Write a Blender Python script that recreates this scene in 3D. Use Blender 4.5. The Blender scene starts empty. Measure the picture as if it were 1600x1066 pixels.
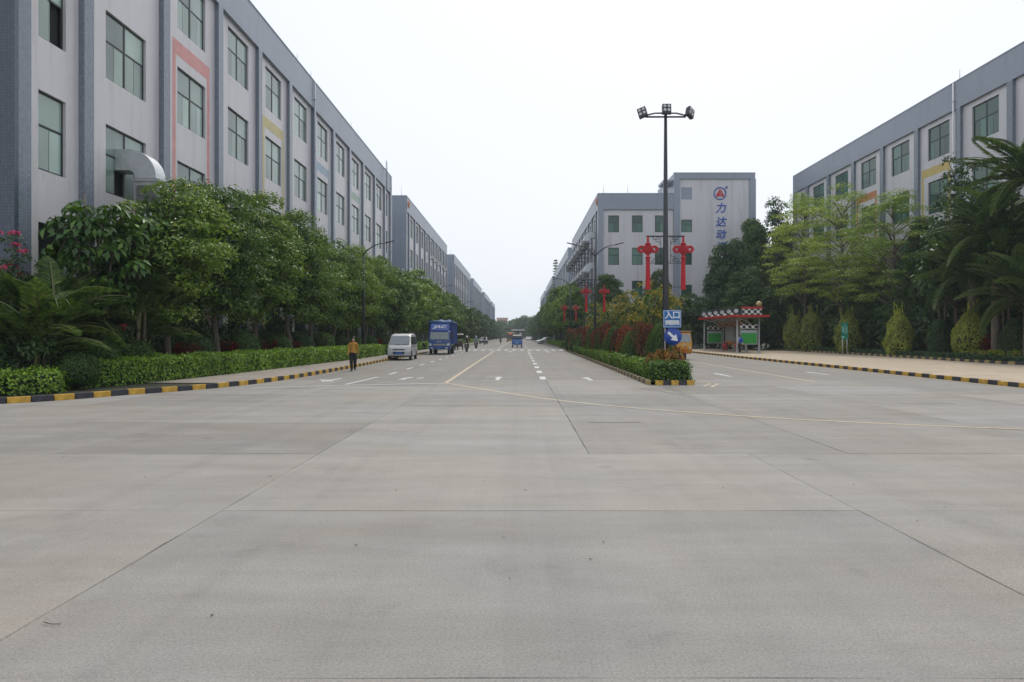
import bpy, bmesh, math, random
import numpy as np
from mathutils import Vector, Matrix, Euler, Quaternion

scene = bpy.context.scene
col = scene.collection
rad = math.radians
rng = random.Random(11)
nrg = np.random.default_rng(5)

# ------------------------------------------------------------------ camera
cam_d = bpy.data.cameras.new('camera')
cam_d.sensor_width = 36.0
cam_d.lens = 24.0
cam_d.shift_x = -12 / 1600.0
cam_d.shift_y = -8 / 1600.0
cam_d.clip_end = 6000
cam_d.clip_start = 0.1
cam = bpy.data.objects.new('camera', cam_d)
cam.location = (0, 0, 1.7)
cam.rotation_euler = (rad(90), 0, 0)
col.objects.link(cam)
scene.camera = cam

# ------------------------------------------------------------------ sky, sun, exposure
SUN_EL, SUN_AZ = 52.0, 14.0          # elevation, degrees right of straight ahead
w = bpy.data.worlds.new('World')
scene.world = w
w.use_nodes = True
nt = w.node_tree
for n in list(nt.nodes):
    nt.nodes.remove(n)
wo = nt.nodes.new('ShaderNodeOutputWorld')
bg = nt.nodes.new('ShaderNodeBackground')
sky = nt.nodes.new('ShaderNodeTexSky')
sky.sky_type = 'NISHITA'
sky.sun_disc = False
sky.sun_elevation = rad(SUN_EL)
sky.sun_rotation = rad(SUN_AZ)
sky.dust_density = 6.0
sky.air_density = 1.0
sky.ozone_density = 1.0
veil = nt.nodes.new('ShaderNodeMix')          # thin high cloud veiling the blue sky
veil.data_type = 'RGBA'
tc = nt.nodes.new('ShaderNodeTexCoord')
cl = nt.nodes.new('ShaderNodeTexNoise')
cl.inputs['Scale'].default_value = 1.6
cl.inputs['Detail'].default_value = 4
mr = nt.nodes.new('ShaderNodeMapRange')
mr.inputs['From Min'].default_value = 0.3
mr.inputs['From Max'].default_value = 0.7
mr.inputs['To Min'].default_value = 0.80
mr.inputs['To Max'].default_value = 0.90
nt.links.new(tc.outputs['Generated'], cl.inputs['Vector'])
nt.links.new(cl.outputs['Fac'], mr.inputs['Value'])
nt.links.new(mr.outputs['Result'], veil.inputs['Factor'])
nt.links.new(sky.outputs['Color'], veil.inputs['A'])
veil.inputs['B'].default_value = (9.9, 10.4, 11.2, 1)
nt.links.new(veil.outputs['Result'], bg.inputs['Color'])
bg.inputs['Strength'].default_value = 0.1
nt.links.new(bg.outputs['Background'], wo.inputs['Surface'])

sun_d = bpy.data.lights.new('sun', 'SUN')
sun_d.energy = 1.5
sun_d.angle = rad(12)
sun_d.color = (1.0, 0.95, 0.87)
sun = bpy.data.objects.new('sun', sun_d)
sdir = Vector((math.sin(rad(SUN_AZ)) * math.cos(rad(SUN_EL)), math.cos(rad(SUN_AZ)) * math.cos(rad(SUN_EL)), math.sin(rad(SUN_EL))))
sun.rotation_euler = sdir.to_track_quat('Z', 'Y').to_euler()
sun.location = sdir * 60
col.objects.link(sun)

vs = scene.view_settings
vs.view_transform = 'Standard'
vs.look = 'None'
vs.exposure = 0.0
vs.gamma = 1.0
vs.use_curve_mapping = False
scene.cycles.use_denoising = True
scene.cycles.max_bounces = 6
scene.cycles.diffuse_bounces = 3
scene.cycles.glossy_bounces = 3
scene.cycles.transmission_bounces = 4
scene.cycles.volume_bounces = 1
scene.cycles.sample_clamp_indirect = 6.0

# ------------------------------------------------------------------ helpers
def tag(o, label=None, cat=None, group=None, kind=None):
    if label: o['label'] = label
    if cat: o['category'] = cat
    if group: o['group'] = group
    if kind: o['kind'] = kind
    return o

def link(o, parent=None):
    col.objects.link(o)
    if parent is not None:
        o.parent = parent
    return o

def thing(name, loc=(0, 0, 0), rz=0.0, label=None, cat=None, group=None, kind=None, scale=None):
    o = bpy.data.objects.new(name, None)
    o.empty_display_size = 0.2
    o.location = loc
    o.rotation_euler = (0, 0, rz)
    if scale is not None:
        o.scale = (scale,) * 3 if isinstance(scale, (int, float)) else scale
    link(o)
    return tag(o, label, cat, group, kind)

def inst(name, mesh, parent=None, loc=(0, 0, 0), rot=(0, 0, 0), scale=None):
    o = bpy.data.objects.new(name, mesh)
    o.location = loc
    o.rotation_euler = rot
    if scale is not None:
        o.scale = (scale,) * 3 if isinstance(scale, (int, float)) else scale
    return link(o, parent)

def copy_tree(o, parent=None):
    c = o.copy()
    col.objects.link(c)
    c.parent = parent
    for ch in list(o.children):
        copy_tree(ch, c)
    return c

ORD = ['first', 'second', 'third', 'fourth', 'fifth', 'sixth', 'seventh', 'eighth', 'ninth', 'tenth', 'eleventh', 'twelfth', 'thirteenth',
       'fourteenth', 'fifteenth', 'sixteenth', 'seventeenth', 'eighteenth', 'nineteenth', 'twentieth']

class MB:
    """collects shapes, then links them as one mesh"""
    def __init__(s):
        s.v, s.f, s.m, s.cur, s.sm, s.smooth = [], [], [], 0, [], False
    def add(s, vs, fs):
        b = len(s.v)
        s.v += [tuple(p) for p in vs]
        for f in fs:
            s.f.append([b + i for i in f]); s.m.append(s.cur); s.sm.append(s.smooth)
        return s
    def box(s, x0, x1, y0, y1, z0, z1):
        if x0 > x1: x0, x1 = x1, x0
        if y0 > y1: y0, y1 = y1, y0
        if z0 > z1: z0, z1 = z1, z0
        return s.add([(x0, y0, z0), (x1, y0, z0), (x1, y1, z0), (x0, y1, z0), (x0, y0, z1), (x1, y0, z1), (x1, y1, z1), (x0, y1, z1)],
                     [(0, 3, 2, 1), (4, 5, 6, 7), (0, 1, 5, 4), (1, 2, 6, 5), (2, 3, 7, 6), (3, 0, 4, 7)])
    def cbox(s, c, d):
        return s.box(c[0] - d[0] / 2, c[0] + d[0] / 2, c[1] - d[1] / 2, c[1] + d[1] / 2, c[2] - d[2] / 2, c[2] + d[2] / 2)
    def hexa(s, p):
        return s.add(p, [(0, 3, 2, 1), (4, 5, 6, 7), (0, 1, 5, 4), (1, 2, 6, 5), (2, 3, 7, 6), (3, 0, 4, 7)])
    def poly(s, pts):
        return s.add(pts, [tuple(range(len(pts)))])
    def prism(s, pts, t):
        """3-D outline pushed along vector t"""
        n = len(pts); t = Vector(t)
        a = [Vector(p) for p in pts]; b = [p + t for p in a]
        return s.add(a + b, [tuple(range(n))[::-1], tuple(range(n, 2 * n))] + [(i, (i + 1) % n, n + (i + 1) % n, n + i) for i in range(n)])
    def tube(s, pts, r, n=8, caps=True, flat=None):
        pts = [Vector(p) for p in pts]
        if isinstance(r, (int, float)): r = [r] * len(pts)
        vs, fs = [], []
        prev = None
        for i, p in enumerate(pts):
            d = (pts[min(i + 1, len(pts) - 1)] - pts[max(i - 1, 0)]).normalized()
            if prev is None:
                u = d.orthogonal().normalized()
            else:
                u = (prev - d * prev.dot(d))
                u = u.normalized() if u.length > 1e-6 else d.orthogonal().normalized()
            prev = u
            v = d.cross(u)
            for k in range(n):
                a = 2 * math.pi * k / n
                vs.append(p + (u * math.cos(a) + v * math.sin(a)) * r[i])
        for i in range(len(pts) - 1):
            for k in range(n):
                k2 = (k + 1) % n
                fs.append((i * n + k, i * n + k2, (i + 1) * n + k2, (i + 1) * n + k))
        old = s.smooth; s.smooth = True
        s.add(vs, fs)
        b = len(s.v) - len(vs)
        s.smooth = False
        if caps:
            for i in (0, len(pts) - 1):
                idx = [b + i * n + k for k in range(n)]
                s.f.append(idx if i else idx[::-1]); s.m.append(s.cur); s.sm.append(False)
        s.smooth = old
        return s
    def lathe(s, prof, n=16, axis='z', c=(0, 0, 0), smooth=True):
        vs, fs = [], []
        for r, h in prof:
            for k in range(n):
                a = 2 * math.pi * k / n
                x, y = r * math.cos(a), r * math.sin(a)
                p = {'z': (x, y, h), 'x': (h, x, y), 'y': (x, h, y)}[axis]
                vs.append((p[0] + c[0], p[1] + c[1], p[2] + c[2]))
        for i in range(len(prof) - 1):
            for k in range(n):
                k2 = (k + 1) % n
                fs.append((i * n + k, i * n + k2, (i + 1) * n + k2, (i + 1) * n + k))
        old = s.smooth; s.smooth = smooth
        s.add(vs, fs); s.smooth = old
        return s
    def torus(s, c, R_, r, axis='y', n=24, m=8):
        prof = [(R_ + r * math.cos(2 * math.pi * k / m), r * math.sin(2 * math.pi * k / m)) for k in range(m + 1)]
        return s.lathe(prof, n, axis, c)
    def ball(s, c, r, n=12, m=8, sc=(1, 1, 1)):
        vs, fs = [], []
        for i in range(m + 1):
            t = math.pi * i / m
            for k in range(n):
                a = 2 * math.pi * k / n
                vs.append((c[0] + r * sc[0] * math.sin(t) * math.cos(a), c[1] + r * sc[1] * math.sin(t) * math.sin(a), c[2] + r * sc[2] * math.cos(t)))
        for i in range(m):
            for k in range(n):
                k2 = (k + 1) % n
                fs.append((i * n + k, (i + 1) * n + k, (i + 1) * n + k2, i * n + k2))
        old = s.smooth; s.smooth = True
        s.add(vs, fs); s.smooth = old
        return s
    def mesh(s, name, mats, bevel=0.0):
        me = bpy.data.meshes.new(name)
        me.from_pydata(s.v, [], s.f)
        for m in (mats if isinstance(mats, (list, tuple)) else [mats]):
            me.materials.append(m)
        me.polygons.foreach_set('material_index', s.m)
        me.polygons.foreach_set('use_smooth', s.sm)
        if bevel > 0:
            bm = bmesh.new(); bm.from_mesh(me)
            bmesh.ops.remove_doubles(bm, verts=bm.verts, dist=1e-5)
            ed = [e for e in bm.edges if len(e.link_faces) == 2 and e.calc_face_angle(0) > 0.5]
            bmesh.ops.bevel(bm, geom=ed, offset=bevel, segments=2, affect='EDGES', profile=0.6, clamp_overlap=True)
            bm.to_mesh(me); bm.free()
        me.update()
        return me
    def build(s, name, mats, parent=None, loc=(0, 0, 0), rot=(0, 0, 0), bevel=0.0):
        return inst(name, s.mesh(name, mats, bevel), parent, loc, rot)

# ------------------------------------------------------------------ materials
MATS = {}
def nodes_of(name):
    m = bpy.data.materials.new(name)
    m.use_nodes = True
    t = m.node_tree
    b = t.nodes['Principled BSDF']
    return m, t, b

def ramp(t, fac, stops):
    r = t.nodes.new('ShaderNodeValToRGB')
    while len(r.color_ramp.elements) < len(stops):
        r.color_ramp.elements.new(0.5)
    for e, (p, c) in zip(r.color_ramp.elements, stops):
        e.position = p
        e.color = (*c, 1) if len(c) == 3 else c
    t.links.new(fac, r.inputs['Fac'])
    return r.outputs['Color']

def noise(t, scale, detail=4, rough=0.55, vec=None, kind='ShaderNodeTexNoise'):
    n = t.nodes.new(kind)
    n.inputs['Scale'].default_value = scale
    n.inputs['Detail'].default_value = detail
    n.inputs['Roughness'].default_value = rough
    if vec is not None: t.links.new(vec, n.inputs['Vector'])
    return n.outputs['Fac']

def mixc(t, fac, a, b, mode='MIX'):
    n = t.nodes.new('ShaderNodeMix'); n.data_type = 'RGBA'; n.blend_type = mode
    for key, val in (('Factor', fac), ('A', a), ('B', b)):
        if isinstance(val, (int, float)): n.inputs[key].default_value = val
        elif isinstance(val, tuple): n.inputs[key].default_value = (*val, 1) if len(val) == 3 else val
        else: t.links.new(val, n.inputs[key])
    return n.outputs['Result']

def mathn(t, op, a, b=0.0, clamp=False):
    n = t.nodes.new('ShaderNodeMath'); n.operation = op; n.use_clamp = clamp
    for i, val in enumerate((a, b)):
        if isinstance(val, (int, float)): n.inputs[i].default_value = val
        else: t.links.new(val, n.inputs[i])
    return n.outputs['Value']

def mapping(t, vec, sc=(1, 1, 1)):
    n = t.nodes.new('ShaderNodeMapping')
    n.inputs['Scale'].default_value = sc
    t.links.new(vec, n.inputs['Vector'])
    return n.outputs['Vector']

def pos(t):
    return t.nodes.new('ShaderNodeNewGeometry').outputs['Position']

def bumpn(t, b, h, strength=0.3, dist=0.01):
    n = t.nodes.new('ShaderNodeBump')
    n.inputs['Strength'].default_value = strength
    n.inputs['Distance'].default_value = dist
    t.links.new(h, n.inputs['Height'])
    t.links.new(n.outputs['Normal'], b.inputs['Normal'])

def mk(name, c, rough=0.6, metal=0.0, var=0.15, scale=6.0, spec=0.5, bump=0.0, coat=0.0, emit=None):
    """plain paint / plastic / metal with a little mottling"""
    if name in MATS: return MATS[name]
    m, t, b = nodes_of(name)
    tcn = t.nodes.new('ShaderNodeTexCoord').outputs['Object']
    f = noise(t, scale, 5, 0.6, tcn)
    lo = tuple(max(0, x * (1 - var)) for x in c); hi = tuple(min(1, x * (1 + var)) for x in c)
    cc = ramp(t, f, [(0.3, lo), (0.7, hi)])
    t.links.new(cc, b.inputs['Base Color'])
    b.inputs['Roughness'].default_value = rough
    b.inputs['Metallic'].default_value = metal
    b.inputs['Specular IOR Level'].default_value = spec
    if coat: b.inputs['Coat Weight'].default_value = coat
    if emit:
        b.inputs['Emission Color'].default_value = (*c, 1); b.inputs['Emission Strength'].default_value = emit
    if bump: bumpn(t, b, f, bump, 0.01)
    MATS[name] = m
    return m

def mat_concrete(name, base, tone=0.12):
    m, t, b = nodes_of(name)
    p = pos(t)
    oi = t.nodes.new('ShaderNodeObjectInfo').outputs['Random']
    big = noise(t, 0.35, 5, 0.6, p)
    streak = noise(t, 0.9, 5, 0.65, mapping(t, p, (0.35, 1.6, 1)))
    blot = noise(t, 1.7, 6, 0.7, p)
    grain = noise(t, 55, 3, 0.7, p)
    grain2 = noise(t, 170, 2, 0.6, p)
    dark = tuple(x * (1 - tone) for x in base); lite = tuple(x * (1 + tone) for x in base)
    warm = (base[0] * 1.015, base[1] * 0.99, base[2] * 0.955)
    cool = (base[0] * 0.96, base[1] * 1.0, base[2] * 1.06)
    c = ramp(t, big, [(0.3, warm), (0.72, cool)])
    oi2 = mathn(t, 'FRACT', mathn(t, 'MULTIPLY', oi, 7.31))
    c = mixc(t, 1.0, c, ramp(t, oi, [(0.0, (0.86, 0.86, 0.86)), (1.0, (1.10, 1.10, 1.10))]), 'MULTIPLY')
    c = mixc(t, 1.0, c, ramp(t, oi2, [(0.0, (1.015, 1.0, 0.98)), (1.0, (0.985, 1.0, 1.015))]), 'MULTIPLY')
    c = mixc(t, 1.0, c, ramp(t, streak, [(0.25, (0.84, 0.82, 0.80)), (0.75, (1.12, 1.12, 1.13))]), 'MULTIPLY')
    c = mixc(t, 1.0, c, ramp(t, blot, [(0.28, (0.84, 0.84, 0.85)), (0.42, (0.98, 0.98, 0.98)), (0.62, (1.0, 1.0, 1.0)), (0.8, (1.14, 1.14, 1.15))]), 'MULTIPLY')
    c = mixc(t, 1.0, c, ramp(t, grain, [(0.25, (0.7, 0.69, 0.67)), (0.5, (1, 1, 1)), (0.78, (1.2, 1.19, 1.17))]), 'MULTIPLY')
    c = mixc(t, 1.0, c, ramp(t, grain2, [(0.3, (0.78, 0.78, 0.78)), (0.7, (1.2, 1.2, 1.2))]), 'MULTIPLY')
    # pale scuffs and darker damp-looking stains with a shape of their own
    sc_ = noise(t, 0.55, 7, 0.72, mapping(t, p, (0.6, 1.0, 1)))
    c = mixc(t, ramp(t, sc_, [(0.56, (0, 0, 0)), (0.70, (0.8, 0.8, 0.8))]), c, lite)
    st = noise(t, 0.42, 6, 0.7, mapping(t, p, (1.3, 0.7, 2)))
    c = mixc(t, ramp(t, st, [(0.57, (0, 0, 0)), (0.72, (0.8, 0.8, 0.8))]), c, mixc(t, 1.0, c, (0.78, 0.80, 0.85), 'MULTIPLY'))
    vo = t.nodes.new('ShaderNodeTexVoronoi'); vo.inputs['Scale'].default_value = 0.7; vo.inputs['Randomness'].default_value = 1.0
    wob = mixc(t, 0.06, p, t.nodes.new('ShaderNodeTexNoise').outputs['Color'])
    t.links.new(wob, vo.inputs['Vector'])
    c = mixc(t, ramp(t, vo.outputs['Distance'], [(0.0, (0.55, 0.55, 0.55)), (0.045, (0.35, 0.35, 0.35)), (0.09, (0, 0, 0))]), c, mixc(t, 1.0, c, (0.62, 0.61, 0.60), 'MULTIPLY'))
    ty = noise(t, 1.0, 4, 0.6, mapping(t, p, (1.6, 0.04, 1)))
    c = mixc(t, 0.7, c, mixc(t, 1.0, c, ramp(t, ty, [(0.30, (0.86, 0.86, 0.87)), (0.5, (1, 1, 1)), (0.72, (1.07, 1.07, 1.06))]), 'MULTIPLY'))
    t.links.new(c, b.inputs['Base Color'])
    b.inputs['Roughness'].default_value = 0.78
    b.inputs['Specular IOR Level'].default_value = 0.35
    # broom lines across the lane
    wv = t.nodes.new('ShaderNodeTexWave'); wv.wave_type = 'BANDS'; wv.bands_direction = 'Y'
    wv.inputs['Scale'].default_value = 14; wv.inputs['Distortion'].default_value = 2.5; wv.inputs['Detail'].default_value = 2
    t.links.new(p, wv.inputs['Vector'])
    h = mathn(t, 'ADD', mathn(t, 'MULTIPLY', wv.outputs['Fac'], 0.12), mathn(t, 'MULTIPLY', grain, 0.7))
    bumpn(t, b, h, 0.35, 0.006)
    MATS[name] = m
    return m

def mat_paint(name, c):
    """worn road paint: chipped away in places"""
    m, t, b = nodes_of(name)
    p = pos(t)
    wear = noise(t, 5, 7, 0.75, p)
    wear2 = noise(t, 30, 4, 0.7, p)
    f = mathn(t, 'ADD', mathn(t, 'MULTIPLY', wear, 0.7), mathn(t, 'MULTIPLY', wear2, 0.3))
    cc = ramp(t, f, [(0.38, (0.30, 0.295, 0.285)), (0.50, c), (1.0, c)])
    t.links.new(cc, b.inputs['Base Color'])
    b.inputs['Roughness'].default_value = 0.6
    MATS[name] = m
    return m

def mat_wall(name, base, streak=0.8):
    """painted strip-tile facade with rain streaks under the sills"""
    m, t, b = nodes_of(name)
    p = pos(t)
    big = noise(t, 0.25, 5, 0.6, p)
    run = noise(t, 1.0, 6, 0.7, mapping(t, p, (1.6, 1.6, 0.09)))
    fine = noise(t, 14, 4, 0.7, p)
    c = ramp(t, big, [(0.3, tuple(x * 0.95 for x in base)), (0.7, tuple(min(1, x * 1.05) for x in base))])
    c = mixc(t, streak, c, mixc(t, 1.0, c, ramp(t, run, [(0.30, (0.70, 0.68, 0.65)), (0.48, (1, 1, 1)), (0.8, (1.05, 1.05, 1.05))]), 'MULTIPLY'))
    c = mixc(t, 1.0, c, ramp(t, fine, [(0.3, (0.93, 0.93, 0.93)), (0.7, (1.06, 1.06, 1.06))]), 'MULTIPLY')
    sz = t.nodes.new('ShaderNodeSeparateXYZ'); t.links.new(p, sz.inputs[0])
    fz = mathn(t, 'FRACT', mathn(t, 'DIVIDE', mathn(t, 'ADD', sz.outputs['Z'], 2.0), 4.48))     # rain drips below each row of sills
    drip = noise(t, 1.0, 5, 0.75, mapping(t, p, (4.5, 4.5, 0.12)))
    dm = mathn(t, 'MULTIPLY', ramp(t, fz, [(0.02, (0.8, 0.8, 0.8)), (0.10, (1, 1, 1)), (0.62, (0.0, 0.0, 0.0)), (1.0, (0.0, 0.0, 0.0))]), ramp(t, drip, [(0.50, (0, 0, 0)), (0.68, (1, 1, 1))]))
    dm = mathn(t, 'MULTIPLY', dm, streak * 0.6)
    c = mixc(t, dm, c, mixc(t, 1.0, c, (0.66, 0.63, 0.59), 'MULTIPLY'))
    wv = t.nodes.new('ShaderNodeTexWave'); wv.wave_type = 'BANDS'; wv.bands_direction = 'Z'; wv.wave_profile = 'SAW'
    wv.inputs['Scale'].default_value = 3.2
    t.links.new(p, wv.inputs['Vector'])
    line = ramp(t, wv.outputs['Fac'], [(0.0, (0.86, 0.86, 0.86)), (0.12, (1, 1, 1)), (1.0, (1, 1, 1))])
    c = mixc(t, 0.6, c, mixc(t, 1.0, c, line, 'MULTIPLY'))
    t.links.new(c, b.inputs['Base Color'])
    b.inputs['Roughness'].default_value = 0.38
    bumpn(t, b, wv.outputs['Fac'], 0.10, 0.004)
    MATS[name] = m
    return m

def mat_mosaic(name, base):
    m, t, b = nodes_of(name)
    p = pos(t)
    sx = t.nodes.new('ShaderNodeSeparateXYZ'); t.links.new(p, sx.inputs[0])
    u = mathn(t, 'ADD', sx.outputs['X'], sx.outputs['Y'])
    cb = t.nodes.new('ShaderNodeCombineXYZ')
    t.links.new(u, cb.inputs['X']); t.links.new(sx.outputs['Z'], cb.inputs['Y'])
    br = t.nodes.new('ShaderNodeTexBrick')
    br.offset = 0.0
    br.inputs['Scale'].default_value = 1.0
    br.inputs['Brick Width'].default_value = 0.10
    br.inputs['Row Height'].default_value = 0.10
    br.inputs['Mortar Size'].default_value = 0.008
    br.inputs['Color1'].default_value = (*[x * 0.86 for x in base], 1)
    br.inputs['Color2'].default_value = (*[min(1, x * 1.12) for x in base], 1)
    br.inputs['Mortar'].default_value = (*[x * 0.72 for x in base], 1)
    t.links.new(cb.outputs[0], br.inputs['Vector'])
    run = noise(t, 0.8, 6, 0.7, mapping(t, p, (1.2, 1.2, 0.1)))
    c = mixc(t, 1.0, br.outputs['Color'], ramp(t, run, [(0.3, (0.86, 0.86, 0.85)), (0.6, (1.03, 1.03, 1.03))]), 'MULTIPLY')
    t.links.new(c, b.inputs['Base Color'])
    b.inputs['Roughness'].default_value = 0.24
    MATS[name] = m
    return m

def mat_glass(name, base, rough=0.06, ior=1.55, spec=0.5):
    """tinted factory glazing, reflecting the sky"""
    m, t, b = nodes_of(name)
    oi = t.nodes.new('ShaderNodeObjectInfo').outputs['Random']
    p = pos(t)
    f = noise(t, 0.7, 3, 0.5, mapping(t, p, (1, 1, 0.4)))
    lo = tuple(x * 0.5 for x in base); hi = tuple(min(1, x * 1.4) for x in base)
    c = mixc(t, oi, lo, hi)
    c = mixc(t, 1.0, c, ramp(t, f, [(0.35, (0.8, 0.8, 0.8)), (0.65, (1.12, 1.12, 1.12))]), 'MULTIPLY')
    t.links.new(c, b.inputs['Base Color'])
    b.inputs['Roughness'].default_value = rough
    b.inputs['IOR'].default_value = ior
    b.inputs['Specular IOR Level'].default_value = spec
    nb = noise(t, 1.1, 2, 0.5, p)
    bumpn(t, b, nb, 0.06, 0.05)
    MATS[name] = m
    return m

def mat_leaf(name, a, b_, c_=None, trans=0.26, rough=0.42, tip=0.0):
    """two or three leaf tones, one picked per leaf"""
    m = bpy.data.materials.new(name); m.use_nodes = True
    t = m.node_tree
    bs = t.nodes['Principled BSDF']
    out = t.nodes['Material Output']
    g = t.nodes.new('ShaderNodeNewGeometry')
    stops = [(0.0, a), (0.55, b_), (1.0, c_ or b_)]
    cc = ramp(t, g.outputs['Random Per Island'], stops)
    cl_ = noise(t, 0.8, 3, 0.5, g.outputs['Position'])
    cc = mixc(t, 1.0, cc, ramp(t, cl_, [(0.3, (0.7, 0.74, 0.7)), (0.7, (1.25, 1.2, 1.1))]), 'MULTIPLY')
    oi = t.nodes.new('ShaderNodeObjectInfo').outputs['Random']
    cc = mixc(t, 1.0, cc, ramp(t, oi, [(0.0, (0.66, 0.74, 0.78)), (1.0, (1.34, 1.24, 1.0))]), 'MULTIPLY')
    t.links.new(cc, bs.inputs['Base Color'])
    bs.inputs['Roughness'].default_value = rough
    bs.inputs['Specular IOR Level'].default_value = 0.4
    tr = t.nodes.new('ShaderNodeBsdfTranslucent')
    tc_ = mixc(t, 1.0, cc, (1.5, 1.55, 0.55), 'MULTIPLY')
    t.links.new(tc_, tr.inputs['Color'])
    mx = t.nodes.new('ShaderNodeMixShader'); mx.inputs['Fac'].default_value = trans
    t.links.new(bs.outputs[0], mx.inputs[1]); t.links.new(tr.outputs[0], mx.inputs[2])
    t.links.new(mx.outputs[0], out.inputs['Surface'])
    MATS[name] = m
    return m

def mat_bark(name, base):
    m, t, b = nodes_of(name)
    tcn = t.nodes.new('ShaderNodeTexCoord').outputs['Object']
    f = noise(t, 6, 6, 0.7, mapping(t, tcn, (2, 2, 0.35)))
    t.links.new(ramp(t, f, [(0.3, tuple(x * 0.5 for x in base)), (0.7, tuple(x * 1.3 for x in base))]), b.inputs['Base Color'])
    b.inputs['Roughness'].default_value = 0.9
    bumpn(t, b, f, 0.8, 0.03)
    MATS[name] = m
    return m

CONC = mat_concrete('concrete', (0.290, 0.274, 0.249))
JOINT = mk('joint_filler', (0.13, 0.125, 0.115), 0.9, var=0.3)
WHITE_PAINT = mat_paint('white_road_paint', (0.60, 0.60, 0.60))
YELLOW_PAINT = mat_paint('yellow_road_paint', (0.50, 0.40, 0.255))
WALL = mat_wall('facade_grey', (0.575, 0.562, 0.585), 0.6)
PIL = mat_mosaic('bluegrey_mosaic', (0.195, 0.225, 0.28))
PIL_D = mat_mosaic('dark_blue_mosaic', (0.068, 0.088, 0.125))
PARA = mat_wall('parapet_bluegrey', (0.26, 0.295, 0.36), 0.4)
GLASS = mat_glass('green_glazing', (0.225, 0.315, 0.275), rough=0.1, ior=1.7)
GLASS_G = mat_glass('deep_green_glazing', (0.045, 0.125, 0.09), rough=0.1)
GLASS_D = mat_glass('dark_glazing', (0.02, 0.025, 0.028), rough=0.08)
ROOM_SHADE = mk('room_shade_black', (0.012, 0.013, 0.014), 0.9)  # near-black colour standing for the shade behind open sashes
FRAME = mk('dark_window_frame', (0.028, 0.034, 0.038), 0.5)
ROOFM = mk('roof_felt', (0.25, 0.25, 0.26), 0.9)
GALV = mk('galvanised_steel', (0.55, 0.58, 0.60), 0.38, metal=0.55, var=0.12, scale=3)
COOLER = mk('cooler_grey', (0.36, 0.37, 0.38), 0.6, scale=3)
LOUVRE = mk('cooler_louvre', (0.20, 0.205, 0.21), 0.7)
BARK = mat_bark('bark', (0.10, 0.08, 0.06))
BARK_L = mat_bark('pale_bark', (0.17, 0.14, 0.11))
BLACKM = mk('black_metal', (0.022, 0.024, 0.028), 0.45)
RED = mk('festive_red', (0.40, 0.014, 0.024), 0.45, var=0.12)
RED2 = mk('festive_red_fabric', (0.44, 0.010, 0.020), 0.6, var=0.25, scale=14)
RUBBER = mk('rubber', (0.02, 0.02, 0.021), 0.8)
STEEL = mk('steel', (0.45, 0.46, 0.47), 0.35, metal=0.7)
KERB_Y = mk('kerb_yellow', (0.50, 0.30, 0.045), 0.75, var=0.35, scale=7)
KERB_B = mk('kerb_black', (0.035, 0.037, 0.045), 0.75, var=0.4, scale=7)
KERB_FY = mk('kerb_faded_yellow', (0.34, 0.26, 0.11), 0.8, var=0.35, scale=7)
KERB_FB = mk('kerb_faded_black', (0.10, 0.095, 0.085), 0.8, var=0.35, scale=7)
KERB_G = mk('kerb_concrete', (0.30, 0.28, 0.25), 0.85, var=0.2, scale=5)
L_STREET = mat_leaf('street_tree_leaf', (0.059, 0.125, 0.025), (0.121, 0.212, 0.036), (0.232, 0.301, 0.051))
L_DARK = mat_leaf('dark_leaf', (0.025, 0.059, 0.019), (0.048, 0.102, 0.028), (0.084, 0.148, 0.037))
L_BRIGHT = mat_leaf('bright_leaf', (0.145, 0.224, 0.042), (0.229, 0.324, 0.055), (0.324, 0.399, 0.080))
L_HEDGE = mat_leaf('hedge_leaf', (0.094, 0.198, 0.026), (0.179, 0.330, 0.042), (0.302, 0.443, 0.066))
L_HEDGE2 = mat_leaf('median_hedge_leaf', (0.062, 0.133, 0.022), (0.110, 0.211, 0.034), (0.188, 0.296, 0.055))
L_BALL = mat_leaf('topiary_leaf', (0.038, 0.081, 0.025), (0.061, 0.124, 0.033), (0.097, 0.169, 0.042))
L_RED = mat_leaf('red_shrub_leaf', (0.13, 0.028, 0.018), (0.23, 0.050, 0.030), (0.07, 0.065, 0.022))
L_CONE = mat_leaf('cone_shrub_leaf', (0.163, 0.211, 0.042), (0.259, 0.307, 0.058), (0.384, 0.413, 0.086))
L_YELLOW = mat_leaf('yellow_leaf', (0.208, 0.195, 0.039), (0.338, 0.273, 0.046), (0.143, 0.169, 0.039))
L_CASSIA = mat_leaf('cassia_leaf', (0.081, 0.115, 0.024), (0.155, 0.176, 0.032), (0.405, 0.270, 0.027))
L_PALM = mat_leaf('palm_leaf', (0.047, 0.100, 0.036), (0.082, 0.146, 0.047), (0.155, 0.209, 0.063), trans=0.2, rough=0.55)
L_SCHEF = mat_leaf('umbrella_leaf', (0.031, 0.077, 0.020), (0.050, 0.119, 0.028), (0.119, 0.231, 0.042), trans=0.2, rough=0.42)
L_PINK = mat_leaf('pink_flower', (0.45, 0.02, 0.14), (0.55, 0.05, 0.22), (0.40, 0.03, 0.16))
L_CORDY = mat_leaf('cordyline_leaf', (0.13, 0.008, 0.022), (0.24, 0.012, 0.042), (0.05, 0.012, 0.015))
L_CROTON = mat_leaf('croton_leaf', (0.30, 0.05, 0.035), (0.42, 0.24, 0.04), (0.09, 0.13, 0.03))
L_FAR = mat_leaf('far_leaf', (0.042, 0.084, 0.026), (0.072, 0.120, 0.034), (0.102, 0.150, 0.042))
L_COVER = mat_leaf('ground_cover_leaf', (0.022, 0.054, 0.026), (0.038, 0.086, 0.041), (0.060, 0.108, 0.036))
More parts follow.
